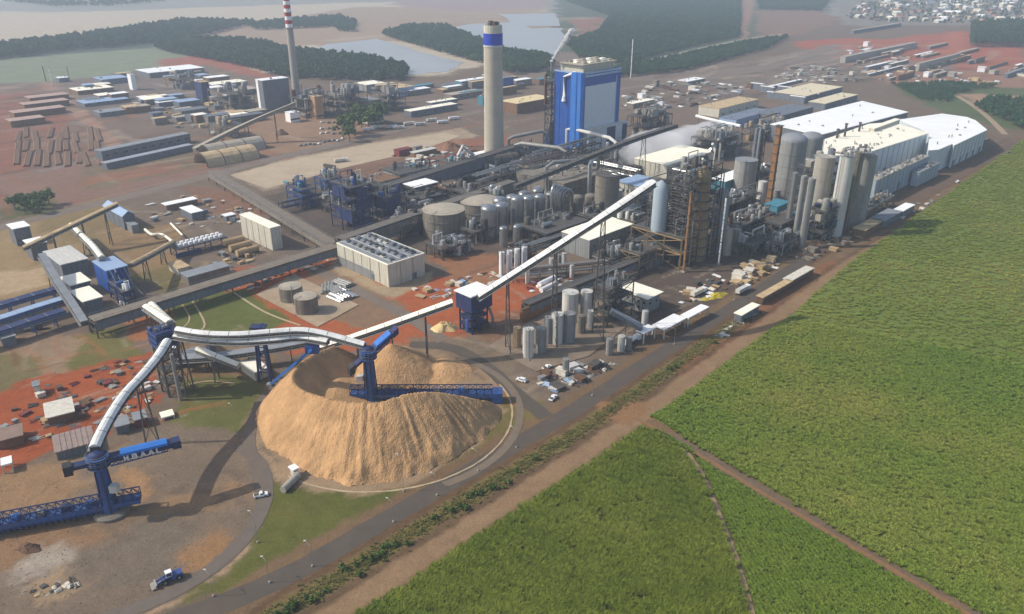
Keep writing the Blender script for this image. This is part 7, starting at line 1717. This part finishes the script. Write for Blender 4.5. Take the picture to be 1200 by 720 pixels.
# ------------------------------------------------------------------ far buildings
FAR = [('old_boiler_house', 'tall dark old boiler house with white roof', (312, 133), (304,), (342,), 95, SLATE, WHITE), ('brown_tower', 'plain orange brown block behind the dusty square', (371, 140), (364,), (380,), 114, M('orange_wall', (176, 138, 100), .8, var=.15), TANR), ('white_box', 'small white cube building on the dusty square', (341, 144), (335,), (352,), 133, WHITE, WHITE),
 ('hall', 'hall with blue wall and tan roof near woods', (466, 114), (440,), (486,), 104, BLUEGREY, TANR), ('hall', 'pale silver hall below the dark woods', (430, 110), (416,), (452,), 100, TANKG, CREAMR), ('hall', 'long cream roofed hall beyond the parked trucks', (482, 138), (474,), (536,), 131, SLATE, CREAMR), ('hall', 'second cream roofed hall behind the long one', (506, 128), (500,), (536,), 121, SLATE, CREAMR),
 ('hall', 'long blue walled hall beside the concrete stack', (541, 104), (534,), (572,), 96, TEAL, WHITE), ('hall', 'deep blue box hall peeking behind concrete stack', (590, 106), (584,), (602,), 92, BLUE, GREYR), ('hall', 'wide tan roofed hall left of the boiler house', (606, 134), (586,), (648,), 122, BROWNW, M('straw_roof', (220, 200, 152), .75, var=.1, scale=.05)), ('hall', 'small teal box beside the wide tan hall', (566, 124), (560,), (574,), 114, TEAL, TEAL),
 ('hall', 'grey brown flat hall behind parked trucks', (530, 118), (520,), (566,), 112, CONCD, TANKRF), ('tower', 'navy blue block tower in the old plant', (239, 121), (231,), (248,), 97, NAVY, TANR), ('tower', 'white slim tower in the old plant', (156, 106), (152,), (161,), 88, WHITE, WHITE), ('hall', 'low blue roofed hall at the far field edge', (120, 100), (110,), (152,), 94, SLATE, BLUEGREY), ('hall', 'white long hall at the far field edge', (176, 92), (160,), (240,), 86, SLATE, WHITE),
 ('hall', 'cream ragged roof hall in the far yard', (92, 112), (82,), (134,), 107, BROWNW, CREAMR), ('hall', 'wide pale blue roof in the far yard', (100, 126), (90,), (152,), 122, SLATE, BLUEGREY), ('hall', 'narrow slate hall behind the storage halls', (118, 138), (110,), (168,), 133, SLATE, GREYR), ('shed', 'white roof shed near the far cranes', (70, 97), (66,), (82,), 92, SLATE, WHITE), ('hall', 'dark low hall before the navy tower', (262, 148), (256,), (310,), 140, DARK, SLATE),
 ('hall', 'grey sloping shed beside old boiler house', (286, 112), (276,), (304,), 106, CONCD, TANKRF), ('hall', 'pale shed on red ground near woods', (250, 104), (240,), (290,), 100, CONCD, CREAMR), ('hall', 'grimy process hall under the striped chimney', (352, 130), (344,), (366,), 112, CONCD, BROWNW), ('hall', 'dull concrete hall between chimney and silver hall', (398, 128), (384,), (416,), 112, CONCD, GREYR), ('hall', 'mixed grey hall in front of the silver hall', (424, 134), (410,), (448,), 120, CONCD, STEEL), ('hall', 'small white house before the green trees', (432, 146), (424,), (450,), 138, CREAMW, WHITE),
 ('warehouse', 'tan roofed warehouse behind the steam cloud', (842, 138), (818,), (888,), 128, CREAMW, TANR), ('warehouse', 'blue grey roofed warehouse below the tan one', (862, 150), (842,), (904,), 141, BLUEGREY, M('bluegrey_roof', (118, 126, 142), .7, var=.2, scale=.1)), ('warehouse', 'wide tan roofed warehouse with skylight strips', (944, 121), (906,), (986,), 113, SLATE, M('sand_roof', (214, 202, 170), .8, var=.08)), ('warehouse', 'rounded tan roof near the pure white warehouse', (966, 130), (946,), (1004,), 122, SLATE, M('sand_roof', (214, 202, 170))), ('warehouse', 'dark slope roofed warehouse beside skylights', (912, 146), (884,), (952,), 137, SLATE, SLATE), ('shed', 'thin white long roof on the far yard', (898, 106), (894,), (940,), 103, SLATE, WHITE),
 ('wall', 'long grey concrete slab on far red ground', (990, 74), (984,), (1082,), 67, CONC, CONC), ('hall', 'grey block hall on far red ground', (1076, 84), (1072,), (1124,), 75, CONC, CONC), ('shed', 'white long roof on far red ground', (1018, 90), (1016,), (1058,), 87, SLATE, WHITE), ('shed', 'cream long roof above the far red ground', (1000, 40), (996,), (1056,), 36, SLATE, TANKRF), ('shed', 'grey roof shed near the eucalyptus stand', (1180, 92), (1176,), (1230,), 87, SLATE, GREYR), ('shed', 'white shed by the red strip beside eucalyptus', (1080, 68), (1078,), (1092,), 65, SLATE, WHITE), ('hall', 'curved white roof on the construction ground', (806, 100), (794,), (826,), 96, CONCD, WHITE), ('hall', 'pale shed on the construction ground', (742, 128), (734,), (766,), 122, CONCD, CREAMR)]
for (nm, lb, near, lf, rt, top, wm_, rm_) in FAR:
    bld(nm, lb, 'building', near, lf, rt, top, wm_, rm_, over=.3, vents=4, wins=(('R', 5, 2.4, 1.8, 2),) if near[1] > 110 else ())
def arched_shed(label, px, py, L_, w_, h_, mat):
    a = S(px, py); t = thing('arched_shed', label, 'shed', (a.x, a.y, 0)); prof = [(w_ / 2 * math.cos(R(k)), h_ * math.sin(R(k))) for k in range(0, 181, 20)]
    prof += [(x * .94, z * .9) for x, z in reversed(prof)]
    MB().sweep([a, a + U * L_ * .5, a + U * L_], prof).build('roof', mat, t)
    for k in range(4): MB().sweep([a + U * (L_ * k / 3 - .3), a + U * (L_ * k / 3 + .3)], [(x * 1.02, z * 1.02) for x, z in prof]).build('rib', DARK, t)
arched_shed('front arched tan roof beside the far conveyor foot', 236, 194, 46, 24, 10, TANR); arched_shed('rear arched tan roof beside the far conveyor foot', 240, 184, 52, 20, 10, TANKRF)
for i, (px, py) in enumerate(pts_in(np.array([(100, 92), (240, 84), (330, 126), (260, 150), (190, 150), (100, 132)]), 46)[:, :2]):
    k = i % 6; cn = ['white', 'pale blue', 'sandy', 'slate', 'dull grey', 'cream'][k]; rm_ = [WHITE, BLUEGREY, TANR, SLATE, TANKRF, CREAMR][k]; sz = rng.uniform(6, 26)
    bld('low_shed', 'low %s roofed shed in the old plant yard' % cn, 'shed', (px, py), (px - rng.uniform(3, 9),), (px + sz,), py - 3, rng.choice([SLATE, BROWNW, CONCD]), rm_, h=rng.uniform(3, 8), over=.2, group='low sheds of the old plant yard')
for i, (px, py) in enumerate(pts_in(np.array([(470, 100), (560, 90), (640, 100), (600, 118), (480, 122)]), 14)[:, :2]):
    k = i % 4; cn = ['white', 'sandy', 'slate', 'teal'][k]; rm_ = [WHITE, TANR, SLATE, TEAL][k]
    bld('low_shed', 'low %s roofed shed behind the concrete stack' % cn, 'shed', (px, py), (px - rng.uniform(3, 8),), (px + rng.uniform(8, 26),), py - 3, rng.choice([SLATE, BROWNW, CONCD]), rm_, h=rng.uniform(4, 9), over=.2, group='low sheds behind the concrete stack')
for i, (px, py) in enumerate(pts_in(np.array([(990, 50), (1100, 58), (1200, 84), (1200, 98), (1030, 96), (1000, 78)]), 26)[:, :2]):
    k = i % 4; cn = ['white', 'sandy', 'grey', 'rust'][k]; rm_ = [WHITE, TANR, TANKRF, RUST][k]
    bld('low_shed', 'low %s roofed shed on the far red terraces' % cn, 'shed', (px, py), (px - rng.uniform(2, 5),), (px + rng.uniform(6, 24),), py - 2, rng.choice([SLATE, BROWNW, CONCD]), rm_, h=rng.uniform(3, 7), over=.2, group='low sheds on the far red terraces')
t_ = [o for o in COL.objects if o.name.startswith('old_boiler_house')][0]
_p = S(308, 131); _h = Z(312, 133, 95); MB().gbox(_p, -2.5, 2, -2, 2.5, 0, _h - .2).build('white_pier', WHITE, t_)
plant_frame('tangled old process frame under the striped chimney', (360, 140), (340,), (392,), 118, 2, 71, DARK, [STEEL, CONCD, TANKG, SLATE, RUSTD], 10, 12, topgear=16)
plant_frame('old evaporator frame beside the orange brown block', (406, 138), (386,), (432,), 112, 3, 72, CONCD, [STEEL, TANKG, CONC, SLATE], 9, 12, topgear=16)
plant_frame('old bleach frame between silver hall and parked trucks', (456, 132), (436,), (476,), 112, 3, 73, CONCD, [STEEL, TANKG, TIMBER, SLATE], 8, 12, topgear=14)
plant_frame('old plant frame beside the navy tower', (272, 132), (246,), (300,), 112, 2, 74, CONCD, [SLATE, TANKG, CONC, STEEL], 10, 12, topgear=14)
plant_frame('far frame with pale tanks behind storage halls', (212, 106), (196,), (236,), 94, 1, 75, CONCD, [TANKW, TANKG, SLATE], 14, 12, topgear=8)
plant_frame('dusty conveyor frame near the far conveyor foot', (262, 164), (246,), (288,), 150, 1, 76, CONCD, [TIMBER, STEEL, CONC], 14, 9, topgear=10)
plant_frame('pipe and steel frame beyond the boiler house', (758, 164), (734,), (786,), 140, 2, 77, RUSTD, [STEEL, CONC, TANKG, RUSTD], 12, 12, topgear=18)
plant_frame('dark pipe frame between steam and tube bank', (838, 190), (808,), (868,), 166, 2, 78, DARK, [STEEL, TANKW, SLATE, CONC], 12, 10, topgear=16)
plant_frame('ragged pipe frame beside the blue grey warehouse', (888, 168), (868,), (926,), 154, 1, 79, DARK, [STEEL, DARK, TANKG, TIMBER], 20, 9, topgear=18)
conveyor('belt_conveyor', 'far grey conveyor rising to the old boiler house', Q((228, 178, 2), (268, 158, 10), (305, 141, 20), (346, 124, 32)), 4, 3, TANKRF, CONCD, trestles=(.3, .55, .8), flat=True)
pipe_thing('bright white duct lying across the far yard', [(816, 136, 9), (840, 142, 9), (868, 148, 9)], 1.5, CARW, 'duct', 'duct')
for i, (px, py) in enumerate([(894, 106), (906, 110), (914, 117), (926, 110), (936, 116), (942, 122), (950, 112), (958, 118)]):
    o_ = S(px, py); t = thing('skylight_strip', 'slim white strip roof on the dark warehouse slope', 'strip roof', (o_.x, o_.y, 0), 'white strips near the tan warehouses'); MB().gbox(o_, 0, 3, 0, 18, 7, 7.6).build('sheet', WHITE, t); MB().gbox(o_, .3, 2.7, .3, 17.7, 0, 7.02).build('wall', SLATE, t)
# far town
HOUSE = []
for s in range(5):
    mb = MB(); w_, d_, h_ = [(9, 7, 3.2), (12, 8, 3.4), (8, 8, 6), (14, 9, 4), (10, 6, 3)][s]
    mb.obox((-w_ / 2, -d_ / 2, 0), (w_, 0, 0), (0, d_, 0), (0, 0, h_)); wallm = [TANKW, CREAMW, PALEBOX, CARW, TANKG][s]
    rb = MB(); e = .5; v_ = [Vector(q) for q in ((-w_ / 2 - e, -d_ / 2 - e, h_), (w_ / 2 + e, -d_ / 2 - e, h_), (w_ / 2 + e, 0, h_ + 1.8), (-w_ / 2 - e, 0, h_ + 1.8), (w_ / 2 + e, d_ / 2 + e, h_), (-w_ / 2 - e, d_ / 2 + e, h_))]
    rb.add(v_, [(0, 1, 2, 3), (3, 2, 4, 5), (0, 3, 5), (1, 4, 2)])
    HOUSE.append((raw_mesh('wall', [tuple(v) for v in mb.v], mb.f, wallm), raw_mesh('roof', [tuple(v) for v in rb.v], rb.f, [TANR, WHITE, CREAMR, GREYR, M('tile_roof', (168, 112, 84), .8)][s])))
for (x, y, _) in pts_in(W([(985, 22), (1010, 6), (1040, -2), (1210, -2), (1210, 30), (1130, 26), (1060, 28)]), 150):
    hk = rng.randrange(5); t = thing('house', ['small white far town house with tan roof', 'cream far town house with white roof', 'two storey pale far town house', 'wide white far town house with grey roof', 'grey far town house with red tile roof'][hk], 'house', (x, y, 0), 'houses of the far town'); a, b = HOUSE[hk]
    for nm, m_ in (('wall', a), ('roof', b)): o = bpy.data.objects.new(nm, m_); COL.objects.link(o); o.parent = t
    s = rng.uniform(1.1, 2.0); t.scale = (s, s, s * .9); t.rotation_euler = (0, 0, rng.choice([0, R(90)]) + R(20) + rng.gauss(0, .1))
gn_scatter('woods', 'scattered trees among the far town houses', pts_in(W([(985, 24), (1010, 4), (1210, -3), (1210, 30), (1060, 28)]), 900), KW, .4, .8, cat='trees')
# ------------------------------------------------------------------ steam
def steam(label, blobs, dens, seed):
    r = random.Random(seed); bm = bmesh.new()
    for (p, rad) in blobs:
        q = bmesh.ops.create_icosphere(bm, subdivisions=3, radius=1.0)
        for v in q['verts']:
            k = 1 + .22 * math.sin(v.co.x * 5 + seed + p.x) * math.sin(v.co.y * 4 + p.y) + .12 * math.sin(v.co.z * 9)
            v.co = Vector((v.co.x * rad * 1.25 * k + p.x, v.co.y * rad * k + p.y, v.co.z * rad * .8 * k + p.z))
    me_ = bpy.data.meshes.new('steam'); bm.to_mesh(me_); bm.free()
    m = bpy.data.materials.new('steam'); m.use_nodes = True; n = m.node_tree; n.nodes.remove(n.nodes['Principled BSDF']); v = n.nodes.new('ShaderNodeVolumePrincipled')
    v.inputs['Color'].default_value = (.97, .97, .97, 1); v.inputs['Density'].default_value = dens; n.links.new(v.outputs[0], n.nodes['Material Output'].inputs['Volume'])
    me_.materials.append(m); o = bpy.data.objects.new('steam', me_); COL.objects.link(o); tag(o, label, 'steam', kind='stuff')
    o2 = o.modifiers.new('merge', 'REMESH'); o2.mode = 'VOXEL'; o2.voxel_size = max(.6, blobs[0][1] / 7)
steam('pale steam cloud drifting over pipes behind the cream hall', [(S(790 + 9 * i + rng.uniform(-3, 3), 168 - 2.2 * i + rng.uniform(-3, 3), 10 + rng.uniform(0, 5)), rng.uniform(9, 16)) for i in range(-5, 6)], .06, 1)
_v = Vector((BO.x, BO.y, 0)) + U * -2 + V * (BLV + 2)
steam('white steam plume blown from the boiler vent pipe', [(_v + Vector((1.9 * i, .8 * i, BH * 1.10 + 1.5 + 2.6 * i)), 1.3 + .16 * i) for i in range(10)], 2.5, 2)
# ------------------------------------------------------------------ the air: even pale haze round the whole place
def haze():
    mb = MB(); mb.obox((-7400, -1700, -1.5), (14800, 0, 0), (0, 11200, 0), (0, 0, 190))
    m = bpy.data.materials.new('haze_air'); m.use_nodes = True; n = m.node_tree
    n.nodes.remove(n.nodes['Principled BSDF'])
    v = n.nodes.new('ShaderNodeVolumePrincipled')
    v.inputs['Color'].default_value = (0.70, 0.82, 0.97, 1); v.inputs['Density'].default_value = HAZE_D; v.inputs['Anisotropy'].default_value = 0.15
    n.links.new(v.outputs[0], n.nodes['Material Output'].inputs['Volume'])
    tag(mb.build('haze', m), 'pale blue haze lying over the country', kind='stuff')
HAZE_D = 0.00021
haze()
